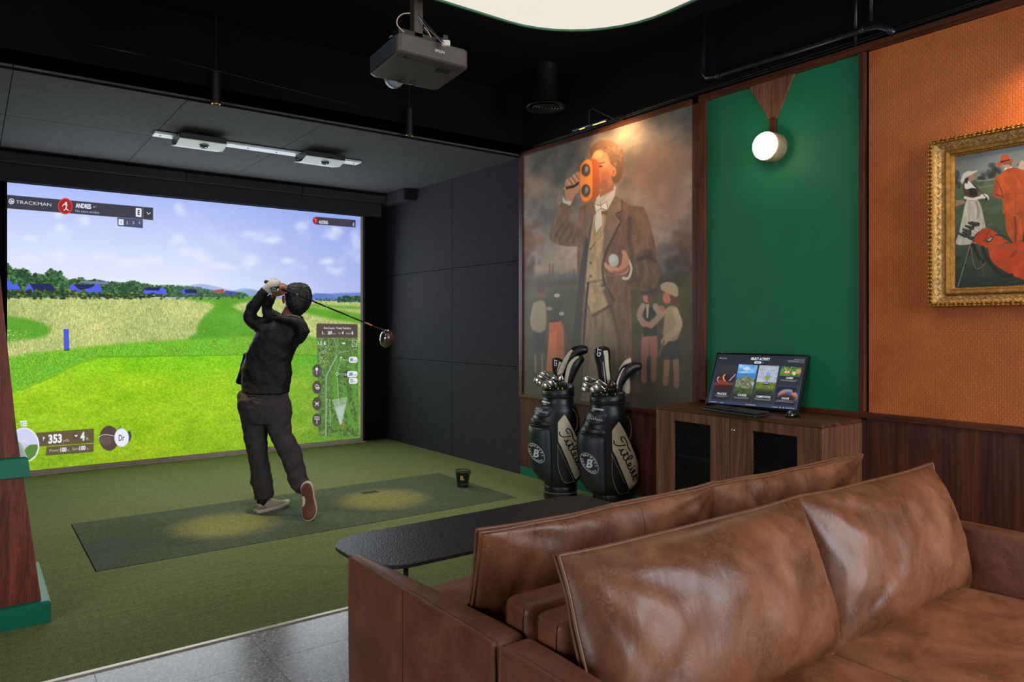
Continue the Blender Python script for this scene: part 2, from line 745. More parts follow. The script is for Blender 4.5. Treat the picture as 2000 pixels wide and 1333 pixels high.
def draw_course():
    c = Canvas(1440, 1096, [proj((SX0, SYP, SZ1)), proj((SX1, SYP, SZ1)), proj((SX1, SYP, SZ0)), proj((SX0, SYP, SZ0))])
    PX, PY = c.PX, c.PY
    h, w = c.h, c.w
    A = lambda *v: np.array(v, np.float32)
    # sky
    t = np.clip((PY - 360) / 220, 0, 1)[..., None]
    top = A(172, 190, 253) + (A(128, 150, 232) - A(172, 190, 253)) * np.clip((PX - 60) / 640, 0, 1)[..., None]
    bot = A(236, 241, 255) + (A(176, 190, 238) - A(236, 241, 255)) * np.clip((PX - 380) / 320, 0, 1)[..., None]
    c.a[:] = top + (bot - top) * (t ** 0.8)
    n1 = fbm(h, w, 110, 190, 6, 3)
    n2 = fbm(h, w, 40, 60, 5, 9)
    cl = np.clip((n1 * 0.65 + n2 * 0.35 - 0.52) * 4, 0, 1) * .8 * np.clip((PY - 395) / 60, 0.15, 1) * np.clip((585 - PY) / 60, 0, 1)
    c.full(cl * 0.55, A(232, 236, 255))
    for (x, y, rx, ry) in [(505, 462, 34, 12), (535, 470, 22, 10), (650, 458, 18, 12), (660, 448, 12, 8), (352, 412, 10, 16), (350, 470, 16, 9),
                           (372, 495, 22, 12), (400, 505, 14, 8), (115, 415, 10, 12), (165, 430, 14, 14), (60, 465, 12, 7), (118, 445, 8, 10),
                           (500, 508, 22, 12), (565, 512, 14, 8), (650, 510, 22, 8), (655, 530, 16, 10), (300, 505, 26, 10), (110, 500, 24, 14),
                           (60, 505, 16, 8), (205, 500, 22, 12), (590, 440, 14, 9), (250, 515, 26, 8), (440, 520, 30, 7), (696, 470, 10, 20)]:
        for k in range(7):
            a, b = random.uniform(-0.8, 0.8), random.uniform(-0.6, 0.6)
            c.ell(x + rx * a, y + ry * b, rx * random.uniform(.3, .6), ry * random.uniform(.35, .65), (238, 240, 255), f=8, al=0.24)
    # far hills and sea
    c.poly([(340, 575), (365, 560), (395, 555), (430, 562), (455, 567), (480, 563), (520, 571), (560, 574), (600, 577), (600, 590), (340, 590)], (170, 184, 232), 2, smooth=True)
    c.poly([(430, 585), (460, 570), (490, 566), (530, 575), (560, 580), (600, 590)], (140, 168, 205), 2)
    c.poly([(560, 586), (605, 577), (660, 573), (730, 571), (730, 596), (560, 592)], (106, 132, 205), 3)
    c.poly([(600, 582), (616, 573), (640, 574), (660, 584)], (96, 122, 200), 2)
    # ground
    g = fbm(h, w, 5, 3, 3, 21)
    gv = fbm(h, w, 9, 2.2, 3, 22)
    gb = fbm(h, w, 60, 120, 4, 23)
    gm = fbm(h, w, 3, 4, 3, 41)
    hor = 582 + 8 * np.clip((PX - 500) / 200, 0, 1)
    ground = np.clip((PY - hor) * 1.0, 0, 1)
    rough = A(190, 200, 122) * (0.74 + 0.50 * gv[..., None]) + (gb[..., None] - 0.5) * A(60, 40, 30)
    rough = rough + np.clip(gm - 0.68, 0, 1)[..., None] * A(260, 260, 260)
    dk = np.clip((gm - 0.30) * 6, 0, 1)[..., None]
    rough = rough * (0.9 + 0.1 * dk)
    c.full(ground, rough)
    fair = A(92, 160, 40) * (0.86 + 0.28 * g[..., None]) + (gb[..., None] - 0.5) * 26
    for P in ([(366, 583), (400, 580), (495, 580), (512, 586), (470, 592), (456, 597), (462, 604), (486, 614), (520, 630), (560, 650), (640, 668), (385, 668), (383, 650), (388, 632), (404, 612), (418, 600), (408, 592), (380, 588)],
              [(-20, 621), (40, 621), (75, 629), (100, 641), (92, 654), (60, 663), (-20, 668)],
              [(590, 600), (640, 604), (730, 618), (730, 634), (650, 624), (600, 612)], [(600, 594), (702, 600), (702, 604), (600, 598)]):
        c.poly(P, fair, 5, 0.95, smooth=True)
    for i in range(26):
        x, y = random.uniform(14, 52), random.uniform(645, 668)
        c.ell(x, y, random.uniform(.8, 1.8), random.uniform(.8, 1.5), (222, 228, 190), 0.6, 0.7)
    for i in range(420):
        x = random.uniform(12, 400); y = random.uniform(590, 672)
        if 10 < x < 90 and 621 < y < 662:
            continue
        c.line([(x, y), (x + random.uniform(-1, 1), y - random.uniform(2, 5))], 0.7, random.choice([(214, 214, 140), (196, 202, 118), (140, 156, 80), (232, 230, 176)]), 0.5, 0.6)
    # semi-rough
    semi = A(118, 186, 44) * (0.66 + 0.66 * fbm(h, w, 5, 2.6, 3, 31)[..., None])
    semi = semi * (1 - 0.16 * np.clip((PX - 430) / 200, 0, 1))[..., None] + A(26, 16, 22) * np.clip((PX - 430) / 240, 0, 1)[..., None]
    c.poly([(0, 702), (60, 690), (120, 684), (200, 674), (290, 668), (380, 662), (480, 658), (560, 662), (730, 670), (730, 720), (0, 820), (-40, 840), (-40, 706)], semi, 5)
    # tee
    tt = np.clip((PX - 430) / 250, 0, 1)[..., None]
    n3 = fbm(h, w, 7, 7, 4, 5)[..., None]
    n4 = fbm(h, w, 70, 130, 3, 6)[..., None]
    n5 = fbm(h, w, 26, 60, 3, 16)[..., None]
    tee = (A(160, 206, 28) + (A(120, 164, 62) - A(160, 206, 28)) * tt) * (0.84 + 0.30 * n3) * (0.86 + 0.28 * gm[..., None]) + (n4 - 0.5) * A(46, 26, 20) + (n5 - 0.5) * A(30, 16, 10)
    low = np.clip((PY - 770) / 150, 0, 1)[..., None]
    tee = tee * (1 - 0.14 * low)
    near = np.clip(1 - (PY - 697) / 50, 0, 1)[..., None]
    tee = tee + near * A(-26, 2, -4)
    c.poly([(-40, 800), (40, 762), (95, 738), (150, 710), (190, 698), (330, 696), (480, 694), (730, 694), (730, 980), (-40, 980)], tee, 2)
    c.line([(190, 698), (330, 696), (480, 694), (706, 694)], 1.6, (70, 120, 20), 1.2, 0.55)
    c.line([(40, 764), (95, 740), (150, 712), (190, 699)], 1.6, (80, 130, 20), 1.2, 0.5)
    # blue marker post
    c.poly([(124, 641.5), (134, 641.5), (135.5, 683), (125, 685)], (78, 88, 214), 0.6)
    c.poly([(124, 641), (134, 641), (134, 643), (124, 643)], (176, 184, 240), 0.5)
    c.poly([(125, 684), (136, 682), (136, 685), (125, 686)], (60, 80, 40), 0.7)
    # trees
    prof = [(-20, 513), (10, 513), (16, 514), (24, 522), (44, 522), (56, 529), (62, 535), (72, 533), (88, 536), (93, 526), (98, 522), (106, 529), (118, 527), (124, 538), (133, 546), (150, 542), (160, 541), (170, 545), (180, 543), (200, 547), (222, 549), (240, 551), (250, 548), (262, 545), (275, 552), (285, 553), (300, 556), (320, 556), (345, 556), (365, 558), (385, 559), (400, 563), (420, 567), (450, 569), (478, 572), (486, 578)]
    rnd = random.Random(4)
    c.poly([(x, y + 4) for x, y in prof] + [(486, 580), (-20, 582)], A(44, 78, 50) * (.6 + .8 * fbm(h, w, 5, 5, 3, 71)[..., None]), 1.5)

    def top(x):
        for (a, b), (d, e) in zip(prof, prof[1:]):
            if a <= x <= d:
                return b + (e - b) * (x - a) / (d - a)
        return 580
    for i in range(2300):
        x = rnd.uniform(2, 484)
        t0 = top(x)
        y = t0 + 2 + (rnd.random() ** 1.2) * max(1, 577 - t0)
        r = rnd.uniform(1.2, 3.6) * (1.0 if x < 130 else 0.72)
        v = rnd.choice([(30, 62, 38), (42, 84, 48), (24, 50, 34), (58, 100, 52), (84, 128, 72), (70, 112, 70), (112, 150, 86)])
        if x > 340:
            v = tuple(int(a * .7 + b * .3) for a, b in zip(v, (120, 150, 160)))
        c.ell(x, max(y, t0 + r * .4), r, r * .8, v, 1.1, 0.8, n=9)
    B = (82, 98, 236)
    for P in ([(-6, 546), (14, 545), (22, 553), (26, 558), (32, 553), (39, 562), (39, 566), (-6, 566)], [(48, 564), (58, 554), (66, 564), (66, 570), (48, 566)],
              [(135, 561), (140, 555), (148, 558), (158, 566), (158, 571), (135, 566)], [(165, 566), (172, 556), (180, 561), (188, 552), (194, 552), (200, 571), (168, 571)],
              [(280, 568), (286, 562), (312, 563), (318, 561), (326, 571), (325, 575), (280, 574)], [(354, 570), (358, 565), (384, 568), (386, 577), (354, 575)]):
        c.poly(P, B, 0.6)
    for P in ([(58, 554), (98, 554), (110, 568), (66, 568)], [(143, 556), (186, 556), (180, 562), (156, 567)], [(284, 562), (314, 562), (310, 568), (282, 567)], [(360, 566), (384, 566), (385, 573), (362, 573)]):
        c.poly(P, (34, 36, 88), 0.6)
    c.poly([(157, 549), (212, 551), (212, 556), (157, 553)], (120, 124, 160), 0.7)
    c.poly([(418, 567), (436, 565), (440, 572), (420, 573)], (170, 90, 60), 0.6)
    c.poly([(440, 568), (462, 570), (462, 577), (440, 576)], (70, 84, 170), 0.6)
    for i in range(420):
        x = rnd.uniform(4, 480)
        if x > 300 and rnd.random() < .5:
            continue
        y = rnd.uniform(566 if x < 160 else 573, 584)
        c.ell(x, y, rnd.uniform(1.6, 4.0), rnd.uniform(1.2, 2.6), rnd.choice([(28, 46, 30), (40, 62, 30), (66, 84, 34), (24, 40, 30), (150, 150, 60)] if x < 330 else [(60, 92, 50), (84, 110, 60), (44, 74, 50)]), 0.9, 0.8, n=8)
    for i in range(130):
        x = rnd.uniform(660, 714)
        y = rnd.uniform(577 + abs(x - 685) * .18, 590)
        c.ell(x, y, rnd.uniform(1.4, 3), rnd.uniform(1.2, 2.4), rnd.choice([(30, 60, 34), (44, 78, 40), (70, 104, 54)]), 0.8, 0.8, n=8)
    for i in range(40):
        x = rnd.uniform(618, 664)
        c.ell(x, rnd.uniform(583, 588), rnd.uniform(1, 2.4), 1.2, (54, 84, 60), 0.8, 0.7, n=8)
    # ---- overlay
    D, DB = (52, 50, 62), (92, 78, 68)
    Wt = (236, 238, 255)

    def bar(x0, y0, x1, y1, col=D, al=.94, sl=(0, 0), f=.5):
        # y given at the left edge; sl = slope of top and bottom edges
        c.poly([(x0, y0), (x1, y0 + sl[0] * (x1 - x0)), (x1, y1 + sl[1] * (x1 - x0)), (x0, y1)], col, f, al)
    bar(0, 379.5, 299, 406, sl=(0.089, 0.081))
    c.line([(279.5, 404), (279.5, 428)], 0.7, (150, 160, 220), .4, .8)
    c.poly([(229, 425), (279, 429), (279, 446), (230, 441.5)], (66, 70, 98), 0.6, .95)
    c.ell(22.5, 393.5, 5.6, 5.8, Wt, .5); c.ell(22.5, 393.5, 4.2, 4.4, D, .5)
    c.line([(20, 390.5), (26, 394), (20.5, 397.5)], 1.4, Wt, .4); c.line([(18, 394), (24, 394)], 1.2, Wt, .4)
    c.text('TRACKMAN', (31, 397.6), (100, 403.4), 6.4, Wt, 0.0)
    c.ell(127.5, 403, 14.4, 16, (238, 52, 48), .6); c.ell(127.5, 403, 12.2, 13.8, (150, 34, 42), .6)
    for P, wd in (([(128, 397), (130, 402), (129, 408), (133, 411)], 2.0), ([(129, 408), (125, 411)], 1.8), ([(129, 400), (124, 400), (122, 403)], 1.4), ([(122, 402), (128, 396), (132, 401)], 1.0)):
        c.line(P, wd, (250, 220, 224), .4)
    c.ell(129.5, 396, 1.8, 1.8, (250, 220, 224), .4)
    c.text('ANDRES', (147.5, 405.6), (178, 408), 8.4, Wt, 0.045)
    c.text('#1', (181.5, 406.2), (188, 406.8), 5, (176, 180, 214), 0.0)
    c.text('No extra strokes', (147.5, 414.4), (194, 418), 5.2, (196, 200, 226), 0.0)
    c.poly([(265, 406.4), (276.5, 407.6), (276.5, 424.6), (265, 423.4)], Wt, .6)
    c.text('E', (268.8, 419.6), (273.2, 420), 9, D, 0.03)
    c.line([(287, 415), (290, 419), (293.4, 415.8)], 1.3, Wt, .4)
    c.poly([(231.5, 428), (241.5, 428.9), (241.5, 440.4), (231.5, 439.6)], Wt, .6)
    c.text('1', (235.8, 437), (237.2, 437.1), 5.6, (110, 112, 140), 0)
    for s_, x in (('2', 246.5), ('3', 258.5), ('4', 270.5)):
        c.text(s_, (x, 438), (x + 3.6, 438.3), 5.6, (206, 210, 236), 0)
    c.poly([(616, 423.4), (694.5, 430), (694.5, 444.5), (616, 438.4)], (58, 54, 64), .6, .95)
    c.ell(615.5, 431, 4.8, 6.6, (214, 40, 44), .6); c.ell(615.5, 431, 3.8, 5.4, (150, 30, 38), .6)
    c.line([(614.4, 428), (617, 430), (616.4, 434)], 1.3, (240, 200, 205), .4)
    c.text('ANDRES', (622.5, 436.8), (640.5, 438), 6.2, Wt, 0.03)
    c.text('E', (689.4, 441.4), (691.8, 441.6), 5.6, Wt, 0.02)
    # hole panel
    c.poly([(620, 632), (696.5, 633.5), (698.5, 636), (698.5, 660.5), (618, 660.5), (618, 635)], (82, 70, 66), .6, .97)
    c.text('Ailsa Course - Trump Turnberry', (632, 643), (685.5, 643.4), 4.3, (238, 236, 246), 0.01)
    for s_, x0, x1, hh, b, cc in (('1', 629.2, 630.5, 6.2, .0, Wt), ('st', 631.8, 635, 3.6, 0, (200, 196, 206)), ('369', 640, 648.2, 6.4, .03, Wt), ('yds', 649.2, 655.4, 3.6, 0, (200, 196, 206)),
                                  ('Par', 661, 666.8, 4, 0, (200, 196, 206)), ('4', 668, 671, 6.4, .03, Wt), ('Index', 675.6, 685.6, 4, 0, (200, 196, 206)), ('6', 686.8, 690, 6.4, .03, Wt)):
        c.text(s_, (x0, 653.6), (x1, 653.6), hh, cc, b)
    # map
    mg = A(88, 122, 58) * (0.55 + 0.9 * fbm(h, w, 10, 8, 4, 77)[..., None]) * (0.75 + .5 * fbm(h, w, 3, 3, 3, 78)[..., None])
    mp_ = [(619, 660.5), (698.5, 660.5), (700, 853), (655, 855), (622, 850)]
    c.poly(mp_, mg, 1.4, .96)
    F = (96, 152, 58)
    for P in ([(654, 690), (660, 700), (659, 730), (662, 770), (660, 790), (654, 786), (648, 750), (652, 715)], [(670, 758), (677, 760), (680, 790), (690, 820), (697, 832), (693, 838), (684, 832), (676, 805), (670, 780)],
              [(687, 690), (694, 692), (695, 720), (694, 745), (698, 790), (694, 795), (689, 770), (687, 740)], [(668, 700), (674, 703), (675, 716), (668, 714)], [(650, 828), (660, 826), (662, 838), (654, 842)],
              [(693, 826), (698, 830), (697, 842), (692, 840)], [(664, 824), (676, 830), (674, 840), (664, 836)], [(652, 845), (660, 846), (658, 853), (650, 853)]):
        c.poly(P, F, 1.2, .85, smooth=True)
    for i in range(110):
        x, y = rnd.gauss(632, 7), rnd.gauss(696, 15)
        if 620 < x < 655 and 662 < y < 740:
            c.ell(x, y, rnd.uniform(.4, 1.3), rnd.uniform(.4, 1.2), rnd.choice([(210, 214, 200), (190, 190, 180), (160, 190, 120), (200, 110, 80)]), .4, .85, n=6)
    for i in range(260):
        x, y = rnd.uniform(640, 698), rnd.uniform(680, 850)
        c.ell(x, y, rnd.uniform(.4, 1.5), rnd.uniform(.5, 2), rnd.choice([(50, 78, 40), (150, 160, 90), (60, 70, 40), (130, 140, 80)]), .5, .5, n=6)
    R = (122, 156, 132)
    c.line([(653, 662), (658, 680), (656, 700), (646, 718), (637, 734), (636, 760), (636, 853)], 2.6, R, .8, .9)
    c.line([(647, 666), (636, 684), (620, 694)], 2.2, R, .8, .8)
    c.line([(630, 728), (637, 736)], 2, R, .6, .8)

    def dash(pts, col=(222, 236, 240), wd=.9, st=4.0):
        Q = cr([Vector((x, y, 0)) for x, y in pts], 1)
        for a, b in zip(Q, Q[1:]):
            L = (b - a).length
            n = max(1, int(L / st))
            for i in range(n):
                p, q = a + (b - a) * (i / n), a + (b - a) * ((i + .6) / n)
                c.line([(p.x, p.y), (q.x, q.y)], wd, col, .4, .9)
    dash([(660, 690), (698, 682)]); dash([(660, 692), (647, 716), (638, 736), (637, 853)]); dash([(638, 781), (644, 781), (645, 832), (638, 833)])
    dash([(665, 704), (658, 732), (661, 780), (665, 828)], wd=.8)
    c.line([(665, 697), (665, 704)], .7, Wt, .4); c.poly([(665.5, 696.5), (669, 699), (665.5, 701)], Wt, .5)
    c.line([(665, 703.5), (681, 704)], .8, (210, 236, 240), .4)
    c.ell(658.5, 731, 2.2, 3, Wt, .5); c.ell(658.5, 731, 1.2, 1.8, (60, 60, 60), .5)
    c.line([(661, 731), (672, 731)], .8, (210, 236, 240), .4)
    c.poly([(648, 782), (664.5, 830), (667, 830), (679, 775)], (206, 220, 226), 1.5, .42)
    c.poly([(653, 797), (664.5, 830), (667, 830), (675.5, 790)], (214, 226, 232), 3, .45)
    c.ell(667, 832, 2, 2.3, (224, 40, 44), .6)
    c.line([(652, 832), (658, 842), (646, 846)], 1, (60, 50, 40), .5, .7)
    c.line([(676, 838), (690, 846), (698, 850)], 1, (50, 50, 40), .5, .7)
    c.ell(656, 831, 6, 6.5, (84, 130, 56), 1, .9)
    c.text('1.5', (621, 673.5), (629, 673.8), 6.4, Wt, .02)
    c.poly([(632.5, 674), (634.4, 664), (636.6, 674)], Wt, .6, .9)
    c.ell(671, 671, 3.4, 1.8, Wt, .7, .9)
    c.line([(688, 664.5), (697, 665), (697, 677), (688, 676.6), (688, 664.5)], 1, Wt, .4, .95)
    c.line([(690.5, 668), (694.5, 673)], 1, Wt, .4)
    c.line([(619, 847), (634, 847)], 1.4, (196, 130, 96), .5, .9)

    def pill(x0, y0, x1, y1):
        r = (y1 - y0) / 2
        c.line([(x0 + r * .7, (y0 + y1) / 2), (x1 - r * .7, (y0 + y1) / 2)], (y1 - y0), (232, 236, 250), .5)
    c.poly([(671.5, 726), (679, 726), (679, 737.5), (671.5, 737.5)], (62, 56, 60), .8)
    c.text('Dr', (673, 734.6), (677.4, 734.6), 5, Wt, .02)
    for y, s1, s2 in ((703, '80', 'yds'), (731, '280', 'yds'), (744, '22', 'in')):
        x0 = 682 if y != 731 else 678.5
        c.poly([(x0 + 1, y - 5.6), (696, y - 5.6), (698.4, y - 2), (698.4, y + 3), (696, y + 6), (x0 + 1, y + 6), (x0 - .6, y + 3), (x0 - .6, y - 2)], (232, 236, 250), .7)
        c.text(s1, (684 if y != 731 else 681, y + 3.2), (689.6 if y != 731 else 689.2, y + 3.2), 6, (60, 62, 74), .02)
        c.text(s2, (690.4, y + 3.2), (696.6 if y != 744 else 694, y + 3.4), 3.2, (110, 112, 126), 0)
    # round buttons
    for y in (725, 757, 789, 821):
        c.ell(619, y, 9, 13, (80, 72, 66), .6, .97)
    c.ell(618.6, 721.5, 2.7, 3.2, (222, 226, 248), .5); c.line([(618.6, 724), (618.6, 731.5)], 1.5, (206, 210, 236), .4)
    c.line([(613.4, 723), (612, 725.4), (613.6, 728)], .7, Wt, .3, .7); c.line([(624, 723), (625.2, 725.4), (624, 728)], .7, Wt, .3, .7)
    c.line([(616, 753), (618.5, 751.5), (621.5, 754), (622.5, 757)], 1.3, Wt, .4); c.line([(615.5, 755), (618, 760), (622, 761)], 1.3, Wt, .4); c.line([(619, 757.5), (623.5, 758.5)], 3, (214, 218, 240), .5)
    c.line([(614.6, 785), (618, 789), (619, 787), (620, 789), (623.2, 785)], 1, Wt, .4); c.line([(616, 793.5), (617.6, 787.5), (619.2, 791), (620.6, 787.5), (622, 793.5)], 1.1, Wt, .4)
    c.line([(615, 814.5), (623, 815), (623, 820), (615, 819.6), (615, 814.5)], 1.1, Wt, .4); c.line([(619, 820), (619, 828)], 1.3, Wt, .4); c.line([(617, 817.4), (621, 817.6)], 1, Wt, .4)
    # bottom left
    c.text('TEE', (38.5, 833.6), (53, 832.4), 10, (230, 234, 250), .05)
    BB = (98, 80, 64)
    c.poly([(70, 846), (182, 837.5), (183.4, 839.5), (183.4, 865.3), (74, 873)], BB, .7, .93)
    c.poly([(91, 873.3), (183, 867), (182.5, 882), (181, 883.5), (92, 890.5), (89.3, 889)], BB, .7, .93)
    c.ell(86, 858.5, 6.4, 7, (84, 70, 74), .6, .6); c.ell(147.5, 852.5, 6, 7, (84, 70, 74), .6, .6)
    c.line([(84.6, 861), (84.4, 854)], 1, Wt, .4); c.poly([(84.6, 853.4), (88.6, 856), (84.6, 858)], Wt, .5)
    c.poly([(145, 850.5), (152.4, 850), (148.8, 854.6)], Wt, .5)
    c.text('353', (94.5, 866.3), (121, 864.3), 15.6, Wt, .045)
    c.text('yds', (123, 863.7), (135, 862.7), 5.4, (206, 200, 204), 0)
    c.text('4', (157, 861), (165.5, 860.3), 15.6, Wt, .045)
    c.text('ft', (168, 860), (173.4, 859.6), 5.4, (206, 200, 204), 0)
    c.text('Power', (97, 883.4), (116.5, 881.8), 5.4, (206, 200, 204), 0)
    c.text('100', (118, 883.3), (130, 882.4), 8, Wt, .04)
    c.text('%', (131.5, 882), (136, 881.6), 3.6, (206, 200, 204), 0)
    c.text('Spin', (141, 880), (154, 879), 5.4, (206, 200, 204), 0)
    c.text('100', (155, 880), (167, 879), 8, Wt, .04)
    c.text('%', (168.5, 879), (173, 878.6), 3.6, (206, 200, 204), 0)
    c.ell(48, 869.5, 29, 34, (236, 238, 252), .8, rot=-.12)
    c.ell(47.5, 869.5, 26.6, 31.6, (208, 212, 244), .8, rot=-.12)
    c.poly([(22, 884), (40, 872), (52, 872), (60, 869), (73, 868.5), (74, 876), (69, 890), (58, 899), (50, 901), (38, 899), (28, 894)], (92, 134, 60), 1)
    c.ell(47.5, 867.5, 7.6, 8.2, (222, 218, 238), .8); c.ell(48.5, 870.5, 6, 5, (196, 190, 214), 2.4, .6)
    c.line([(46.6, 877.5), (46.6, 886)], 1.6, (220, 226, 220), .5); c.line([(43.6, 877.6), (49.4, 877.4)], 1.6, (226, 230, 226), .5)
    c.ell(213, 856.5, 19, 24.5, (84, 68, 62), .8)
    c.ell(207, 861, 13, 9, (104, 88, 84), 3, .9)
    c.line([(192, 856), (198, 851), (208, 849.5), (222, 852)], 1.2, (226, 222, 230), .5, smooth=True)
    c.line([(236, 833), (230, 842)], 1.4, (100, 90, 90), .5)
    c.line([(252, 845), (254, 852), (252, 860)], 5, (70, 66, 66), .6)
    c.ell(237.5, 855.5, 14.6, 18.4, (186, 196, 232), .7); c.ell(237.5, 855.5, 13.6, 17.4, (234, 236, 250), .7)
    c.text('Dr', (231.8, 861.8), (243.2, 861), 11.6, (70, 68, 78), .01)
    # fabric grain
    c.a *= (0.975 + 0.05 * np.random.RandomState(2).rand(h, w, 1).astype(np.float32))
    return c


# ---- the big printed canvas of the man with the stereoscope
PY0, PY1, PZ0, PZ1 = 3.38, 5.30, 0.732, 2.957


def draw_portrait():
    X = 4.135
    c = Canvas(760, 880, [proj((X, PY1, PZ1)), proj((X, PY0, PZ1)), proj((X, PY0, PZ0)), proj((X, PY1, PZ0))])
    h, w = c.h, c.w
    A = lambda *v: np.array(v, np.float32)
    n = fbm(h, w, 130, 150, 5, 51)[..., None]
    n2 = fbm(h, w, 70, 110, 5, 55)[..., None]
    v = np.clip((c.PY - 250) / 330, 0, 1)[..., None]
    sky = A(94, 84, 76) + (A(132, 112, 98) - A(94, 84, 76)) * v
    sky = sky + np.clip(n - 0.5, -0.2, 0.3) * A(150, 104, 80) + (n2 - 0.5) * A(44, 34, 28)
    c.a[:] = sky
    for (x, y, rx, ry) in [(1290, 330, 50, 34), (1310, 400, 40, 40), (1275, 365, 30, 20), (1050, 360, 20, 20), (1320, 300, 40, 20)]:
        c.ell(x, y, rx, ry, (140, 96, 76), 26, .5)
    # distance and field
    c.poly([(1020, 545), (1090, 540), (1140, 541), (1370, 520), (1370, 830), (1020, 830)], A(66, 62, 44) + (n2 - .5) * 40, 10)
    c.poly([(1060, 560), (1140, 558), (1140, 566), (1060, 570)], (92, 90, 66), 5, .7)
    c.poly([(1290, 525), (1330, 518), (1330, 534), (1290, 536)], (84, 92, 100), 5, .8)
    c.poly([(1080, 541), (1120, 538), (1134, 540), (1134, 549), (1080, 552)], (82, 86, 92), 4, .8)
    for x, y0 in ((1081, 518), (1087, 520), (1110, 540), (1100, 542), (1128, 532)):
        c.line([(x, y0), (x, 556)], 3.4, (92, 62, 52), 2, .8)
    c.poly([(1060, 556), (1134, 548), (1134, 560), (1060, 568)], (74, 56, 46), 5, .8)
    rnd = random.Random(9)
    for (cx, cy, rx, ry, col, nn) in [(1038, 470, 22, 50, (104, 66, 52), 60), (1034, 530, 20, 40, (72, 50, 42), 50), (1340, 480, 24, 40, (92, 64, 54), 60), (1334, 520, 30, 36, (60, 48, 44), 60), (1310, 555, 20, 14, (54, 48, 40), 20)]:
        for i in range(nn):
            a, b = rnd.gauss(0, .5), rnd.gauss(0, .5)
            s_ = rnd.uniform(.8, 1.2)
            c.ell(cx + a * rx, cy + b * ry, rnd.uniform(4, 9), rnd.uniform(4, 8), tuple(q * s_ for q in col), 5, .5, n=8)
    # ground darkens low down
    c.poly([(1020, 680), (1370, 680), (1370, 860), (1020, 860)], (50, 46, 40), 50, .55)
    # left boy
    c.fs = .62
    c.line([(1053, 700), (1054, 730)], 5, (132, 104, 86), 2); c.line([(1066, 698), (1067, 728)], 5, (128, 100, 82), 2)
    c.poly([(1050, 640), (1072, 640), (1074, 690), (1050, 692)], (44, 42, 46), 3)
    c.poly([(1048, 600), (1056, 592), (1068, 590), (1074, 605), (1072, 648), (1050, 648)], (132, 112, 94), 3, smooth=True)
    c.line([(1050, 605), (1046, 630), (1050, 645)], 7, (138, 116, 98), 2, smooth=True)
    c.ell(1065, 575, 7.5, 11, (104, 70, 54), 3); c.ell(1064, 568, 9, 9, (80, 52, 42), 4)
    # caddy bag at left
    c.poly([(1080, 628), (1100, 626), (1108, 640), (1110, 730), (1078, 730)], (176, 82, 50), 2.5)
    c.poly([(1080, 655), (1094, 650), (1094, 730), (1074, 730)], (206, 98, 58), 3)
    c.poly([(1080, 626), (1101, 624), (1101, 632), (1080, 634)], (60, 36, 34), 2)
    for x0, y0, x1, y1 in ((1088, 626, 1091, 580), (1092, 626, 1090, 570), (1096, 626, 1100, 595), (1084, 626, 1082, 604), (1098, 626, 1104, 616)):
        c.line([(x0, y0), (x1, y1)], 2.6, (58, 44, 44), 1.2)
    c.ell(1095, 580, 6, 4, (150, 140, 134), 1.5); c.ell(1097, 594, 5, 5, (56, 46, 48), 1.5); c.ell(1080, 606, 6, 4, (110, 104, 104), 1.5); c.ell(1104, 616, 5, 4, (140, 132, 128), 1.5)
    c.line([(1103, 634), (1112, 660), (1108, 690)], 3, (110, 60, 44), 2, .8, smooth=True)
    # right children
    def limb(p, wd, col, f=2.0):
        c.line(p, wd, col, f, smooth=True)
    limb([(1265, 665), (1262, 700), (1262, 748)], 9, (140, 92, 74)); limb([(1280, 665), (1281, 700), (1280, 745)], 9, (134, 88, 72))
    limb([(1265, 662), (1264, 695)], 13, (152, 92, 78)); limb([(1279, 662), (1281, 695)], 13, (148, 88, 76))
    c.poly([(1262, 605), (1284, 603), (1287, 660), (1260, 662)], (46, 46, 44), 2)
    limb([(1260, 602), (1253, 620), (1262, 636)], 9, (140, 116, 98)); limb([(1284, 603), (1292, 620), (1276, 638)], 9, (136, 112, 94))
    limb([(1262, 636), (1276, 640)], 7, (150, 108, 90))
    c.poly([(1266, 598), (1272, 598), (1270, 625), (1267, 625)], (150, 132, 112), 1.5)
    c.ell(1268, 583, 8, 12, (160, 96, 78), 2); c.ell(1274, 586, 5, 10, (90, 56, 46), 3)
    c.poly([(1258, 572), (1284, 566), (1286, 578), (1262, 580)], (62, 50, 46), 3, smooth=True)
    limb([(1306, 700), (1305, 730), (1303, 752)], 9, (150, 108, 84)); limb([(1322, 700), (1324, 730), (1324, 756)], 9, (146, 104, 82))
    c.poly([(1298, 660), (1328, 658), (1334, 706), (1296, 708)], (48, 48, 50), 3)
    c.poly([(1304, 610), (1312, 602), (1324, 604), (1330, 620), (1332, 650), (1322, 670), (1300, 666), (1300, 640)], (138, 118, 94), 2.5, smooth=True)
    limb([(1322, 612), (1330, 640), (1312, 660), (1300, 672)], 9, (158, 134, 106)); limb([(1300, 672), (1290, 700)], 3, (110, 76, 62))
    limb([(1302, 612), (1296, 620), (1294, 606)], 6, (150, 112, 94)); c.ell(1296, 606, 5, 5, (150, 90, 72), 2)
    c.ell(1306, 585, 8, 12, (160, 94, 74), 2); c.poly([(1310, 580), (1326, 584), (1330, 604), (1320, 600)], (84, 54, 44), 3)
    c.poly([(1294, 560), (1306, 554), (1322, 558), (1328, 572), (1324, 584), (1308, 576), (1296, 570)], (140, 122, 96), 2, smooth=True)
    # ---- the man
    coat, cd, cl = (104, 74, 56), (50, 38, 34), (134, 98, 74)
    tn = fbm(h, w, 30, 16, 4, 60)[..., None]
    CO = A(*coat) * (0.72 + .56 * tn)
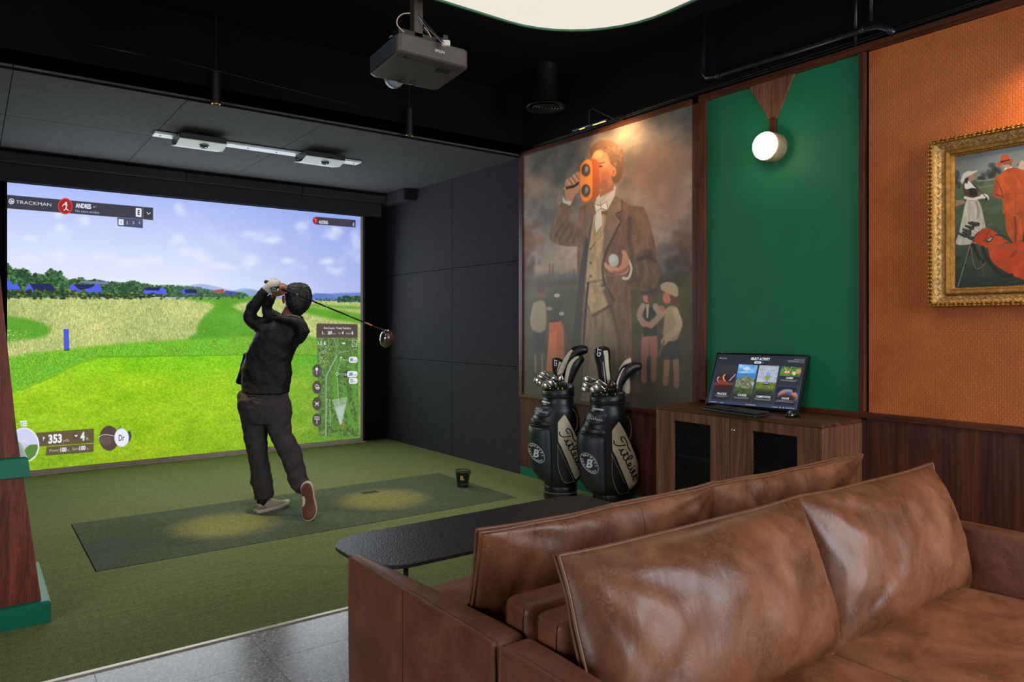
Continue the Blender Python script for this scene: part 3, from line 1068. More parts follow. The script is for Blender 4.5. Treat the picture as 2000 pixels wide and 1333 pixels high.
    # coat body
    c.poly([(1140, 405), (1158, 396), (1178, 386), (1204, 382), (1236, 402), (1262, 406), (1274, 440), (1290, 510), (1292, 545), (1280, 566), (1262, 572), (1236, 566), (1238, 620), (1240, 720), (1236, 790), (1128, 790), (1128, 680), (1134, 590), (1134, 480), (1136, 430)], CO, 2.5)
    # raised arm
    c.poly([(1107, 392), (1122, 396), (1120, 430), (1130, 436), (1140, 436), (1142, 478), (1110, 482), (1086, 474), (1080, 456), (1094, 420)], CO, 2.5, smooth=True)
    for p in ([(1100, 470), (1112, 450), (1118, 440)], [(1112, 474), (1124, 456)], [(1092, 462), (1104, 440)], [(1126, 476), (1132, 458)]):
        c.line(p, 4, cd, 2.4, .55)
    c.line([(1090, 440), (1100, 410)], 6, cl, 4, .5)
    # waistcoat, trousers
    wc = A(150, 122, 90) * (0.80 + .4 * tn)
    c.poly([(1166, 420), (1186, 420), (1196, 430), (1186, 470), (1184, 510), (1190, 550), (1200, 596), (1162, 620), (1152, 590), (1150, 560), (1154, 500), (1158, 460)], wc, 2.5)
    tr = A(122, 98, 76) * (0.76 + .44 * fbm(h, w, 40, 12, 4, 61)[..., None])
    c.poly([(1154, 604), (1162, 620), (1204, 598), (1218, 660), (1226, 790), (1142, 790), (1146, 690)], tr, 3)
    c.line([(1184, 560), (1198, 598), (1214, 660), (1222, 780)], 8, (66, 52, 46), 5, .8)
    c.line([(1180, 650), (1186, 720), (1184, 790)], 8, (78, 62, 52), 6, .6)
    c.poly([(1162, 618), (1200, 596), (1202, 602), (1164, 624)], (74, 58, 46), 2, .8)
    c.poly([(1174, 566), (1192, 560), (1194, 566), (1176, 572)], (164, 142, 108), 2, .6)
    c.line([(1152, 556), (1190, 548)], 3, (100, 80, 60), 2, .7)
    for y in (488, 516, 542):
        c.ell(1160, y, 2.6, 2.6, (92, 72, 54), 1, .9)
    # coat opening shadows and lapels
    c.line([(1160, 428), (1154, 470), (1146, 520), (1140, 580), (1134, 660), (1130, 780)], 7, (48, 42, 44), 3, .85, taper=18, smooth=True)
    c.line([(1214, 440), (1196, 480), (1184, 516), (1186, 552), (1204, 590)], 5, (52, 42, 38), 3, .8, smooth=True)
    c.poly([(1196, 398), (1208, 384), (1218, 392), (1220, 412), (1208, 418), (1218, 432), (1190, 486), (1182, 500), (1186, 450)], A(112, 88, 70) * (.85 + .3 * tn), 2)
    c.line([(1220, 392), (1220, 414), (1208, 419), (1218, 434), (1204, 462), (1190, 490)], 1.8, (60, 46, 40), 1.2, .9)
    c.poly([(1160, 400), (1168, 408), (1160, 440), (1154, 470), (1146, 440), (1150, 410)], A(104, 82, 66) * (.85 + .3 * tn), 2)
    c.poly([(1186, 452), (1164, 484), (1158, 488), (1180, 462), (1190, 440)], (72, 56, 44), 1.5, .8)
    c.line([(1234, 430), (1234, 470), (1242, 510)], 9, (54, 44, 42), 5, .6, smooth=True)
    c.line([(1256, 420), (1266, 470), (1272, 500)], 10, cl, 8, .45, smooth=True)
    # arm in front
    c.poly([(1248, 500), (1275, 490), (1292, 520), (1292, 545), (1280, 566), (1256, 570), (1236, 562), (1226, 548), (1236, 516)], A(84, 62, 50) * (.75 + .5 * tn), 3, smooth=True)
    for p in ([(1262, 512), (1268, 530), (1264, 548)], [(1274, 520), (1284, 540)], [(1246, 522), (1252, 540)]):
        c.line(p, 4, (120, 92, 70), 3, .5, smooth=True)
    c.line([(1250, 510), (1270, 504), (1284, 514)], 4, cd, 3, .7, smooth=True)
    c.line([(1233, 512), (1238, 528), (1232, 546), (1222, 546)], 4, (190, 170, 146), 1.5, .9, smooth=True)
    # club under the arm
    c.line([(1155, 556), (1150, 610), (1146, 680), (1140, 780)], 4.4, (40, 38, 42), 1.2, .95, taper=3)
    # open hand and ball
    sk = (166, 112, 86)
    c.poly([(1186, 516), (1194, 524), (1210, 526), (1218, 520), (1220, 508), (1222, 494), (1226, 492), (1232, 504), (1234, 520), (1230, 536), (1214, 540), (1198, 534), (1188, 526)], sk, 1.8, smooth=True)
    c.line([(1188, 518), (1200, 532)], 4, (184, 130, 102), 1.5); c.line([(1196, 522), (1212, 530)], 4, (178, 124, 96), 1.5); c.line([(1222, 494), (1228, 508)], 4.5, (176, 120, 96), 1.5)
    c.line([(1200, 536), (1220, 534), (1232, 524)], 4, (110, 66, 52), 2.5, .7, smooth=True)
    c.ell(1204, 511, 9.8, 12.6, (160, 156, 148), 1); c.ell(1201, 507, 6, 8, (184, 180, 172), 5, .7); c.ell(1207, 517, 6, 6, (150, 146, 140), 4, .5)
    for i in range(26):
        a, r = rnd.uniform(0, 6.28), rnd.uniform(2, 9)
        c.ell(1204 + r * math.cos(a), 511 + r * 1.2 * math.sin(a), .7, .7, (160, 156, 150), .5, .6, n=6)
    # head
    c.poly([(1172, 380), (1170, 392), (1166, 402), (1176, 414), (1192, 412), (1206, 384), (1208, 366), (1196, 356), (1182, 366)], (172, 160, 144), 2)   # collar
    c.line([(1178, 396), (1200, 372)], 2, (140, 128, 114), 1.5, .7)
    c.poly([(1186, 362), (1206, 354), (1204, 372), (1190, 380), (1178, 386), (1176, 376)], (130, 84, 62), 3)
    c.poly([(1172, 398), (1180, 412), (1182, 440), (1170, 456), (1168, 440), (1170, 414)], (186, 178, 162), 1.5)
    c.poly([(1167, 399), (1178, 403), (1190, 395), (1193, 412), (1180, 408), (1169, 415)], (196, 188, 172), 1.0)
    c.line([(1167, 399), (1169, 415), (1180, 408), (1193, 412), (1190, 395), (1178, 403), (1167, 399)], 1.0, (96, 84, 70), .8, .9)
    c.line([(1179, 400), (1180, 410)], 2, (130, 118, 100), 1)
    c.poly([(1160, 304), (1166, 296), (1180, 290), (1196, 296), (1204, 320), (1206, 348), (1196, 366), (1182, 374), (1176, 352), (1172, 330), (1160, 318)], (150, 96, 66), 2, smooth=True)
    c.ell(1170, 302, 12, 8, (186, 134, 92), 6, .8); c.ell(1184, 318, 10, 10, (172, 116, 80), 6, .6); c.ell(1188, 344, 9, 12, (140, 76, 54), 6, .75); c.ell(1186, 362, 8, 10, (116, 66, 48), 5, .6)
    c.poly([(1160, 310), (1158, 296), (1164, 284), (1180, 274), (1202, 276), (1216, 288), (1224, 308), (1222, 336), (1214, 356), (1204, 358), (1200, 344), (1206, 330), (1198, 320), (1192, 302), (1180, 292), (1168, 296)], (84, 62, 46), 3, smooth=True)
    for i in range(90):
        a = rnd.uniform(-.4, 2.4)
        r = rnd.uniform(.72, 1.06)
        c.ell(1192 + 30 * r * math.cos(-a + .6), 312 - 34 * r * math.sin(a * .8 + .1) * .9 + 6, rnd.uniform(1.5, 3.4), rnd.uniform(1.5, 3), rnd.choice([(66, 48, 38), (98, 74, 54), (116, 90, 62), (76, 56, 44)]), 1.8, .5, n=7)
    c.ell(1204, 336, 5, 9, (176, 98, 72), 2, .95); c.ell(1204, 337, 2.4, 5, (120, 60, 46), 1.5, .7)
    c.line([(1174, 320), (1186, 317)], 2, (84, 54, 38), 1.2, .9); c.ell(1179, 325, 3.6, 2.2, (60, 40, 32), 1, .9)
    # hand at the handle
    c.poly([(1112, 352), (1122, 346), (1130, 338), (1138, 336), (1140, 350), (1138, 372), (1128, 384), (1124, 394), (1112, 390), (1110, 372)], (168, 114, 84), 1.8, smooth=True)
    for p in ([(1118, 350), (1126, 362)], [(1124, 346), (1132, 358)], [(1130, 340), (1137, 350)]):
        c.line(p, 1.6, (104, 64, 48), 1, .8)
        c.line([(p[0][0] - 3, p[0][1] + 2), (p[1][0] - 3, p[1][1] + 2)], 3, (196, 142, 108), 1.2, .8)
    c.line([(1110, 368), (1128, 364), (1136, 358)], 4, (52, 32, 26), 1); c.ell(1110, 368, 3, 3, (180, 110, 64), .8)
    c.poly([(1106, 384), (1112, 392), (1124, 394), (1120, 402), (1106, 396)], (186, 172, 152), 1.5)
    # stereoscope
    c.poly([(1158, 312), (1164, 310), (1172, 314), (1176, 326), (1177, 370), (1174, 384), (1160, 394), (1148, 396), (1142, 388), (1139, 330), (1146, 316)], (150, 72, 34), 1.2, smooth=True)
    c.poly([(1140, 330), (1145, 318), (1153, 311), (1160, 314), (1163, 326), (1163, 376), (1160, 388), (1150, 395), (1143, 390), (1140, 374)], (206, 120, 52), 1.2, smooth=True)
    for y, s_ in ((332.5, 1), (373, 1)):
        c.ell(1150.6, y, 9.4, 13.4, (126, 66, 34), .8); c.ell(1150.4, y - .6, 7.4, 11, (58, 52, 50), .8); c.ell(1152, y - 2, 3.4, 6.6, (128, 124, 118), 2.4, .85); c.ell(1149, y + 4, 3, 4, (92, 86, 80), 2, .6)
    c.fs = 1.0
    c.poly([(1020, 670), (1370, 670), (1370, 860), (1020, 860)], (48, 43, 38), 60, .5)
    c.a[:] = c.a * .95 + A(104, 90, 80) * .05  # pale haze of reflected sheen mixed into the print's colours
    c.a *= (0.93 + 0.14 * np.random.RandomState(3).rand(h, w, 1).astype(np.float32))
    return c


# ---- the framed picture
GY0, GY1, GZ0, GZ1 = 0.70, 1.651, 1.582, 2.259


def draw_framed():
    X = 4.10
    c = Canvas(900, 640, [proj((X, GY1, GZ1)), proj((X, GY1 - .4, GZ1)), proj((X, GY1 - .4, GZ0)), proj((X, GY1, GZ0))])
    # canvas covers the whole picture; rebuild the map for the full width
    c.H = np.diag([0.4 / (GY1 - GY0), 1, 1]) @ c.H
    c.Hi = np.linalg.inv(c.H)
    c.k = 900 * 0.4 / (GY1 - GY0) / 175.0
    q = c.Hi @ np.stack([c.X.ravel(), c.Y.ravel(), np.ones(c.w * c.h)])
    h, w = c.h, c.w
    A = lambda *v: np.array(v, np.float32)
    n = fbm(h, w, 80, 120, 5, 81)[..., None]
    v = (c.Y / h)[..., None]
    sky = A(112, 120, 122) + v * A(100, 98, 90) + (n - .5) * 50
    c.a[:] = sky

    def Z(zx, zy):      # coordinates measured on an enlargement of the photograph
        return (1840 + zx / 3.70, 240 + zy / 3.70)

    def P(pts, col, f=.8, al=1, sm=False):
        c.poly([Z(*p) for p in pts], col, f, al, smooth=sm)

    def L(pts, wd, col, f=.5, al=1, sm=True, taper=None):
        c.line([Z(*p) for p in pts], wd / 3.7, col, f, al, smooth=sm, taper=taper)

    def E(x, y, rx, ry, col, f=.8, al=1):
        a, b = Z(x, y)
        c.ell(a, b, rx / 3.7, ry / 3.7, col, f, al)
    gr = A(78, 92, 72) * (0.75 + .5 * fbm(h, w, 30, 90, 4, 82)[..., None]) * (1.15 - .55 * np.clip((v - .3) / .7, 0, 1))
    c.poly([(1860, 358), (1900, 352), (2000, 340), (2300, 300), (2300, 760), (1860, 600)], gr, 1.5)
    for (x, y, rx, ry) in ((380, 345, 50, 50), (350, 370, 40, 30), (280, 400, 40, 30), (100, 400, 30, 50), (110, 440, 26, 40), (640, 330, 90, 40)):
        for i in range(14):
            E(x + random.gauss(0, rx * .45), y + random.gauss(0, ry * .45), rx * .35, ry * .35, random.choice([(58, 64, 60), (74, 80, 74), (48, 52, 50)]), 1.6, .6)
    L([(250, 420), (340, 412), (420, 396)], 10, (176, 172, 160), 1, .7); L([(250, 470), (370, 450)], 5, (160, 170, 172), 1, .7)
    P([(95, 560), (150, 555), (170, 580), (95, 605)], (166, 132, 100), 1.2, .9)
    P([(545, 320), (560, 285), (580, 270), (600, 290), (620, 330), (560, 345)], (196, 184, 160), 1, .9)
    # lady
    P([(175, 560), (240, 550), (275, 590), (300, 690), (318, 800), (310, 850), (200, 878), (100, 876), (120, 790), (145, 680)], A(206, 200, 184) * (.8 + .3 * fbm(h, w, 60, 9, 3, 83)[..., None]), .8, 1, True)
    L([(240, 570), (262, 640), (250, 690)], 14, (150, 132, 112), 1.2, .7)
    P([(148, 470), (185, 440), (235, 450), (262, 480), (255, 520), (235, 560), (190, 560), (160, 520)], (84, 62, 52), .8, 1, True)
    P([(190, 480), (245, 470), (250, 520), (236, 535), (196, 530)], (44, 38, 38), .7)
    P([(160, 450), (178, 420), (200, 425), (230, 460), (245, 475), (215, 470), (170, 480)], (226, 222, 212), .7, 1, True)
    L([(165, 540), (215, 552), (270, 540), (318, 530)], 24, (222, 216, 202), .7)
    E(300, 530, 28, 18, (228, 222, 212)); E(330, 545, 8, 14, (220, 214, 204))
    L([(215, 440), (260, 480), (322, 545)], 5, (70, 52, 44), .5); L([(322, 548), (290, 610)], 3, (60, 60, 56), .5); E(318, 552, 10, 12, (40, 38, 38))
    E(205, 402, 19, 22, (180, 132, 106)); P([(165, 400), (190, 395), (180, 440), (160, 430)], (60, 46, 42), .8)
    P([(135, 410), (150, 370), (185, 348), (215, 350), (255, 345), (235, 375), (215, 372), (165, 400), (145, 440), (135, 430)], (214, 206, 192), .7, 1, True)
    P([(215, 372), (255, 348), (248, 372), (222, 385)], (150, 130, 96), .7)
    # man
    OR = A(196, 88, 42) * (.78 + .4 * fbm(h, w, 50, 26, 4, 84)[..., None])
    P([(445, 640), (520, 660), (600, 650), (592, 760), (575, 865), (505, 868), (462, 780)], OR, .8)
    L([(522, 680), (530, 760), (528, 866)], 14, (120, 50, 28), 1, .8)
    L([(480, 720), (500, 790)], 6, (226, 128, 78), 1.4, .5); L([(560, 700), (566, 790)], 8, (226, 128, 78), 1.4, .5)
    P([(380, 400), (430, 360), (475, 325), (520, 322), (600, 345), (640, 420), (640, 640), (560, 652), (520, 655), (435, 658), (432, 545), (390, 545), (362, 525), (372, 460)], OR, .8)
    L([(388, 420), (420, 470), (440, 540)], 8, (120, 46, 24), 1.2, .8); L([(385, 520), (432, 535)], 10, (110, 44, 24), 1.2, .7); L([(440, 520), (520, 510), (600, 515)], 3, (140, 58, 32), .8, .8); L([(470, 370), (540, 400), (560, 470)], 6, (224, 120, 70), 1.6, .4)
    L([(528, 515), (528, 655)], 3, (130, 50, 28), .7, .8)
    P([(445, 345), (455, 318), (500, 312), (500, 326), (470, 330)], (222, 220, 214), .6)
    E(470, 300, 34, 26, (190, 150, 126)); P([(435, 285), (500, 275), (506, 300), (490, 312), (480, 300), (440, 305)], (110, 84, 66), .8, .8)
    P([(392, 300), (400, 285), (418, 278), (425, 240), (458, 230), (480, 236), (488, 262), (515, 264), (500, 280), (440, 290), (415, 312), (400, 312)], (196, 80, 40), .7, 1, True)
    P([(418, 278), (486, 262), (488, 270), (422, 290)], (60, 40, 40), .6)
    # second figure out of the photographed part: soft trees only
    # golf bag
    P([(330, 900), (350, 890), (480, 870), (640, 862), (900, 880), (900, 1080), (700, 1150), (540, 1118), (400, 1040), (350, 985)], A(206, 78, 38) * (.75 + .5 * fbm(h, w, 60, 60, 4, 85)[..., None]), .9, 1, True)
    P([(218, 850), (262, 790), (300, 762), (345, 765), (390, 795), (440, 840), (470, 860), (340, 900), (300, 895), (240, 868)], A(196, 74, 38) * (.8 + .4 * n), .8, 1, True)
    L([(262, 790), (225, 835), (230, 862)], 12, (120, 44, 26), .8); L([(345, 770), (300, 860)], 5, (120, 44, 26), .7); L([(320, 900), (430, 888), (520, 920), (592, 952)], 6, (120, 112, 100), .7); L([(385, 810), (450, 820), (505, 868)], 10, (52, 48, 46), .7)
    P([(312, 848), (348, 822), (375, 820), (345, 862), (322, 866)], (60, 56, 52), .6); P([(320, 848), (348, 828), (362, 828), (342, 856)], (176, 170, 158), .6)
    P([(500, 945), (530, 915), (545, 930), (510, 975), (480, 978)], (166, 60, 34), .6)
    for x0, y0, x1, y1 in ((120, 800, 240, 840), (150, 770, 250, 820), (170, 745, 262, 800), (190, 722, 275, 790), (210, 718, 285, 780), (170, 820, 240, 850), (150, 790, 240, 830)):
        L([(x0, y0), (x0 + 44, y0 + 16)], 15, (52, 54, 54), .5, 1, False, 9); L([(x0 + 8, y0 - 3), (x0 + 40, y0 + 8)], 4, (140, 142, 138), .5, .8, False); L([(x0 + 40, y0 + 16), (x1, y1)], 3, (120, 120, 116), .4, .9, False)
    L([(315, 756), (330, 742), (350, 738), (350, 722)], 7, (110, 106, 98), .5)
    L([(215, 870), (180, 960), (150, 1030)], 12, (64, 38, 28), .6); E(158, 1030, 16, 10, (40, 30, 28)); L([(202, 880), (110, 1190)], 5, (170, 170, 166), .4, .9, False)
    L([(225, 880), (250, 950), (300, 1010)], 22, (44, 42, 42), .8); L([(290, 900), (320, 980), (380, 1060), (440, 1110), (500, 1100)], 26, (48, 46, 44), .8)
    L([(205, 900), (220, 990), (240, 1050), (280, 1045), (310, 1010)], 6, (130, 118, 98), .6); L([(265, 890), (300, 1110)], 4, (110, 90, 70), .5)
    L([(340, 1180), (430, 1150), (560, 1125)], 8, (44, 46, 40), 1, .8); L([(440, 1178), (540, 1160)], 5, (44, 46, 40), 1, .8)
    c.a *= (0.95 + 0.1 * np.random.RandomState(4).rand(h, w, 1).astype(np.float32))
    return c


# ---- the touch screen on the cabinet
def draw_monitor():
    c = Canvas(960, 560, [(1406.4, 695.8), (1573, 701.4), (1551, 803.2), (1382.3, 787.5)])
    h, w = c.h, c.w
    A = lambda *v: np.array(v, np.float32)

    def Z(x, y):
        return (1380 + x / 8.886, 680 + y / 8.886)

    def P(pts, col, f=.25, al=1):
        c.poly([Z(*p) for p in pts], col, f, al)

    def L(pts, wd, col, f=.25, al=1, sm=False):
        c.line([Z(*p) for p in pts], wd / 8.886, col, f, al, smooth=sm)

    def E(x, y, rx, ry, col, f=.25, al=1):
        a, b = Z(x, y)
        c.ell(a, b, rx / 8.886, ry / 8.886, col, f, al)

    def T(s_, x0, y0, x1, y1, cap, col=(235, 238, 244), b=.02):
        c.text(s_, Z(x0, y0), Z(x1, y1), cap / 8.886, col, b)
    v = (c.Y / h)[..., None]
    c.a[:] = A(30, 34, 48) + v * A(22, 30, 42)
    C1 = [(230, 300), (545, 312), (395, 925), (95, 905)]
    P(C1, (44, 44, 54)); P([(190, 480), (500, 500), (395, 925), (95, 905)], (30, 30, 40), 3, .7)
    for i in range(30):
        E(random.uniform(240, 500), random.uniform(320, 480), 2.4, 2.4, (120, 110, 110), .15, .7)
    L([(160, 640), (250, 640), (460, 645)], 40, (120, 52, 36)); P([(150, 660), (455, 680), (420, 760), (140, 740)], (58, 26, 28), 1.5, .8)
    E(235, 570, 34, 52, (226, 170, 150)); E(246, 574, 32, 48, (90, 34, 26)); E(345, 540, 52, 62, (240, 140, 90)); E(366, 540, 46, 60, (34, 24, 30)); P([(230, 570), (330, 600), (395, 610), (370, 650), (230, 640)], (130, 56, 38), .5)
    L([(400, 590), (505, 485)], 12, (236, 180, 160)); L([(425, 600), (500, 510)], 8, (60, 70, 100))
    C2 = [(575, 312), (888, 328), (740, 950), (425, 930)]
    P(C2, (36, 40, 44))
    sk = A(108, 164, 220) + (fbm(h, w, 30, 60, 4, 91)[..., None] - .4) * 120
    P([(575, 312), (888, 328), (835, 560), (520, 540)], sk, .3); P([(540, 460), (862, 470), (832, 570), (518, 550)], (66, 124, 190), 1.5)
    E(700, 390, 60, 22, (220, 228, 236), 2, .8)
    rk = A(120, 122, 92) * (.4 + 1.2 * fbm(h, w, 14, 14, 4, 92)[..., None])
    P([(520, 560), (600, 545), (660, 515), (720, 520), (770, 560), (835, 555), (760, 860), (450, 860)], rk, .5)
    P([(470, 690), (560, 700), (700, 730), (790, 710), (745, 920), (430, 910)], A(58, 78, 38) * (.5 + fbm(h, w, 20, 30, 4, 93)[..., None]), 2, .9)
    P([(760, 630), (820, 620), (800, 680), (770, 660)], (150, 180, 210), .5); P([(440, 800), (765, 830), (740, 950), (425, 930)], (32, 38, 42), 5, .92)
    C3 = [(918, 330), (1248, 346), (1100, 985), (772, 960)]
    P(C3, (40, 44, 46)); P([(918, 330), (1248, 346), (1185, 630), (850, 620)], A(178, 186, 200) + (fbm(h, w, 30, 60, 4, 94)[..., None] - .5) * 60, .3)
    P([(850, 610), (1186, 625), (1130, 850), (805, 830)], A(110, 128, 44) * (.45 + 1.0 * fbm(h, w, 26, 5, 4, 95)[..., None]), .8); P([(820, 740), (1160, 760), (1100, 985), (772, 960)], (34, 38, 40), 6, .95)
    E(1060, 470, 46, 40, (150, 180, 222), .5); E(1060, 520, 40, 60, (120, 150, 210), .6, .8); E(1038, 540, 36, 42, (150, 150, 60), .4); P([(1018, 590), (1045, 590), (1055, 650), (975, 650)], (110, 140, 220), .4); L([(960, 655), (1056, 658)], 16, (30, 30, 36))
    L([(1012, 470), (970, 470), (980, 520), (1010, 545)], 7, (120, 140, 200), .4, .9, True); L([(1104, 470), (1138, 478), (1120, 525), (1090, 545)], 7, (120, 140, 200), .4, .9, True); E(1185, 552, 30, 14, (110, 130, 200), 1, .8)
    P([(1285, 350), (1625, 372), (1560, 668), (1215, 650)], (38, 42, 46)); P([(1285, 350), (1625, 372), (1590, 530), (1245, 510)], A(74, 116, 52) * (.5 + fbm(h, w, 18, 24, 4, 96)[..., None]), .4)
    E(1355, 440, 96, 60, (86, 140, 52), .6, .9); E(1375, 448, 62, 26, (206, 50, 50)); E(1375, 448, 42, 17, (240, 236, 236)); E(1375, 448, 20, 8, (206, 50, 50)); L([(1330, 352), (1370, 430)], 8, (220, 230, 230), .4, .8); L([(1465, 360), (1420, 420)], 8, (220, 230, 230), .4, .8)
    E(1490, 470, 34, 34, (206, 214, 110), .8); E(1565, 440, 48, 46, (196, 140, 110), 1.5, .9); P([(1230, 530), (1590, 552), (1560, 668), (1215, 650)], (34, 40, 46), 4, .92)
    P([(1200, 692), (1540, 716), (1480, 1020), (1138, 1000)], (20, 26, 42)); E(1370, 860, 175, 125, (66, 122, 190), 1); E(1370, 868, 165, 118, (196, 120, 96), .8); E(1390, 800, 60, 24, (50, 110, 180), 1.5, .9); E(1340, 890, 130, 80, (20, 24, 40), 4, .8)
    E(1480, 775, 26, 24, (24, 24, 30)); P([(1180, 860), (1510, 880), (1480, 1020), (1138, 1000)], (26, 28, 42), 5, .9)
    T('SELECT ACTIVITY', 775, 240, 1092, 252, 40, b=.04)
    L([(850, 283), (928, 285)], 42, (214, 222, 236)); L([(856, 283), (920, 286)], 10, (110, 120, 140)); L([(962, 288), (984, 289)], 9, (200, 206, 216), .2, .7)
    L([(285, 208), (372, 212)], 10, (210, 214, 224), .2, .8); E(268, 206, 8, 8, (220, 224, 232))
    for y, x0, x1 in ((236, 1502, 1594), (258, 1388, 1588), (278, 1405, 1584)):
        L([(x0, y), (x1, y + 4)], 8, (190, 198, 212), .2, .7)
    P([(1608, 222), (1688, 226), (1672, 304), (1592, 298)], (150, 158, 170), .3, .35)
    T('PRACTICE', 188, 820, 342, 830, 34, b=.02); T('COURSES', 530, 846, 676, 856, 34, b=.02); T('COMPETITIONS', 836, 874, 1078, 892, 34, b=.02); T('GAMES', 1352, 564, 1470, 570, 32, b=.02); T('ONLINE', 1264, 908, 1390, 916, 32, b=.02)
    for x0, y0, x1, y1 in ((148, 832, 370, 850), (185, 852, 318, 864), (472, 862, 716, 880), (474, 880, 702, 896), (806, 890, 1092, 914), (820, 908, 1074, 928), (1256, 576, 1548, 592), (1272, 596, 1518, 608), (1184, 924, 1455, 940), (1164, 942, 1466, 966)):
        L([(x0, y0), (x1, y1)], 7, (200, 206, 216), .2, .62)
    L([(72, 940), (178, 946)], 9, (200, 206, 216), .2, .7); L([(238, 956), (292, 960)], 9, (200, 206, 216), .2, .7); E(672, 994, 12, 11, (230, 100, 50)); L([(692, 998), (818, 1006)], 11, (200, 206, 216), .2, .75); L([(1104, 1040), (1190, 1046)], 10, (200, 206, 216), .2, .7); E(1238, 1050, 8, 8, (220, 224, 232)); E(1292, 1054, 12, 10, (206, 150, 210)); L([(1332, 1058), (1440, 1066)], 10, (200, 206, 216), .2, .7); E(1466, 1070, 8, 8, (210, 216, 230))
    return c

# ------------------------------------------------------------------ shared materials
m_black = M('black_paint', (13, 12, 12), 0.9, spec=0.15, var=0.15, bump=0.05, bscale=60)
m_blackm = M('black_metal', (20, 20, 21), 0.42, 0.0, 0.5, var=0.1)
m_felt = felt('charcoal_felt', (92, 91, 94))
m_felt_wall = felt('charcoal_wall_felt', (62, 61, 67))
m_felt2 = felt('dark_felt', (62, 61, 63))
m_turf = turf('short_turf', (92, 100, 48), (146, 156, 90), (216, 222, 170))
m_mat = turf('mat_turf', (58, 68, 48), (100, 112, 82), (190, 198, 170))
m_walnut = wood('walnut_trim', (62, 28, 16), (122, 62, 36), 'y', 1.0, 0.42)
m_walnut_v = wood('walnut_trim_upright', (62, 28, 16), (122, 62, 36), 'z', 1.0, 0.42)
m_dado = wood('dado_veneer', (60, 26, 16), (118, 60, 38), 'z', 0.9, 0.6)
m_cab = wood('cabinet_veneer', (88, 52, 36), (156, 102, 72), 'z', 1.15, 0.5)
m_cabtop = wood('cabinet_top_veneer', (70, 38, 26), (124, 74, 48), 'y', 1.15, 0.42)
m_column = wood('column_veneer', (84, 32, 16), (152, 68, 36), 'z', 1.0, 0.45)
m_greenwood = M('green_painted_wood', (0, 112, 82), 0.45, var=0.10, scale=20)
m_green = M('green_panel_paint', (10, 112, 72), 0.6, var=0.05, scale=6, bump=0.1, bscale=250)
m_white = M('white_plastic', (232, 234, 238), 0.4, var=0.04)
m_chrome = M('polished_steel', (190, 188, 184), 0.18, 1.0, var=0.05)
m_alu = M('aluminium_trim', (196, 180, 166), 0.38, 0.55, var=0.08)

# ------------------------------------------------------------------ floor
ZT = 0.0
fl = MB().box(-3.5, 4.145, -2.6, 8.1, -0.12, -0.03).build('floor', M('screed', (70, 68, 66), 0.9))
tag(fl, kind='structure')


def terrazzo():
    s = NT('terrazzo')
    s.set(0.32, 0, 0.5)
    v1 = s.n('ShaderNodeTexVoronoi'); v1.inputs['Scale'].default_value = 120
    s.l(s.coord(), v1.inputs['Vector'])
    v2 = s.n('ShaderNodeTexVoronoi'); v2.inputs['Scale'].default_value = 260
    s.l(s.coord((1, 1, 1), (0, 0, 1.1)), v2.inputs['Vector'])
    c1 = s.ramp(v1.outputs['Color'], [(0.0, lin((62, 58, 56))), (0.45, lin((126, 122, 118))), (0.62, lin((190, 184, 180))), (0.8, lin((110, 106, 102))), (0.9, lin((232, 228, 222)))])
    c2 = s.ramp(v2.outputs['Color'], [(0.2, lin((80, 76, 74))), (0.8, lin((206, 200, 196)))])
    s.base(s.mix(0.3, c1, c2))
    f = s.noise(240, 2)
    s.l(s.ramp(f, [(0.4, 0.2), (0.7, 0.42)]), s.b.inputs['Roughness'])
    return s.m


m_terr = terrazzo()
xs = [-3.5] + [round(-3.2 + 0.6 * i, 3) for i in range(13)] + [4.145]
ys = [-2.6] + [round(-1.79 + 0.6 * i, 3) for i in range(9)] + [3.318]
g = 0.0009
first = None
for i in range(len(xs) - 1):
    for j in range(len(ys) - 1):
        if xs[i + 1] - xs[i] < 0.02 or ys[j + 1] - ys[j] < 0.02:
            continue
        MB().box(xs[i] + g, xs[i + 1] - g, ys[j] + g, ys[j + 1] - g, -0.03, ZT).build('tile', m_terr, fl)
MB().box(-3.5, 4.145, -2.6, 3.32, -0.0295, -0.0012).build('grout', M('red_brown_grout', (104, 66, 56), 0.9), fl)
# metal edge between tiles and turf
o = MB().box(-3.5, 4.12, 3.318, 3.332, -0.03, 0.006).box(-3.5, 4.12, 3.332, 3.350, -0.03, 0.003).build('trim_1', m_alu, bevel=0.0015)
tag(o, kind='structure')
# turf carpet, laid to the edge strip, with a cut-out for the mat
MX0, MX1, MY0, MY1 = 0.572, 3.545, 4.675, 5.905
tb = MB()
for (a, b, c_, d) in ((-3.5, 4.13, 3.35, MY0), (-3.5, MX0, MY0, 5.40), (-0.27, MX0, 5.40, MY1), (MX1, 4.13, MY0, MY1), (-0.27, 4.13, MY1, 8.10)):
    tb.box(a, b, c_, d, -0.03, ZT)
o = tb.build('turf_carpet', m_turf)
tag(o, 'olive green artificial turf carpet covering the golf bay floor', 'carpet')
mt = empty('hitting_mat', (2.05, 5.29, -0.03), 'long darker green turf strip let into the bay carpet under the golfer', 'mat')
mb = MB()
SL = (2.60, 2.74, 5.50, 5.58)
for (a, b, c_, d) in ((MX0 + .006, SL[0], MY0 + .006, MY1 - .006), (SL[1], MX1 - .006, MY0 + .006, MY1 - .006), (SL[0], SL[1], MY0 + .006, SL[2]), (SL[0], SL[1], SL[3], MY1 - .006)):
    mb.box(a, b, c_, d, -0.03, 0.002)
mb.build('mat_surface', m_mat, mt)
MB().box(SL[0], SL[1], SL[2], SL[3], -0.03, -0.004).build('tee_slot', M('dark_green_rubber', (28, 44, 30), 0.8), mt)

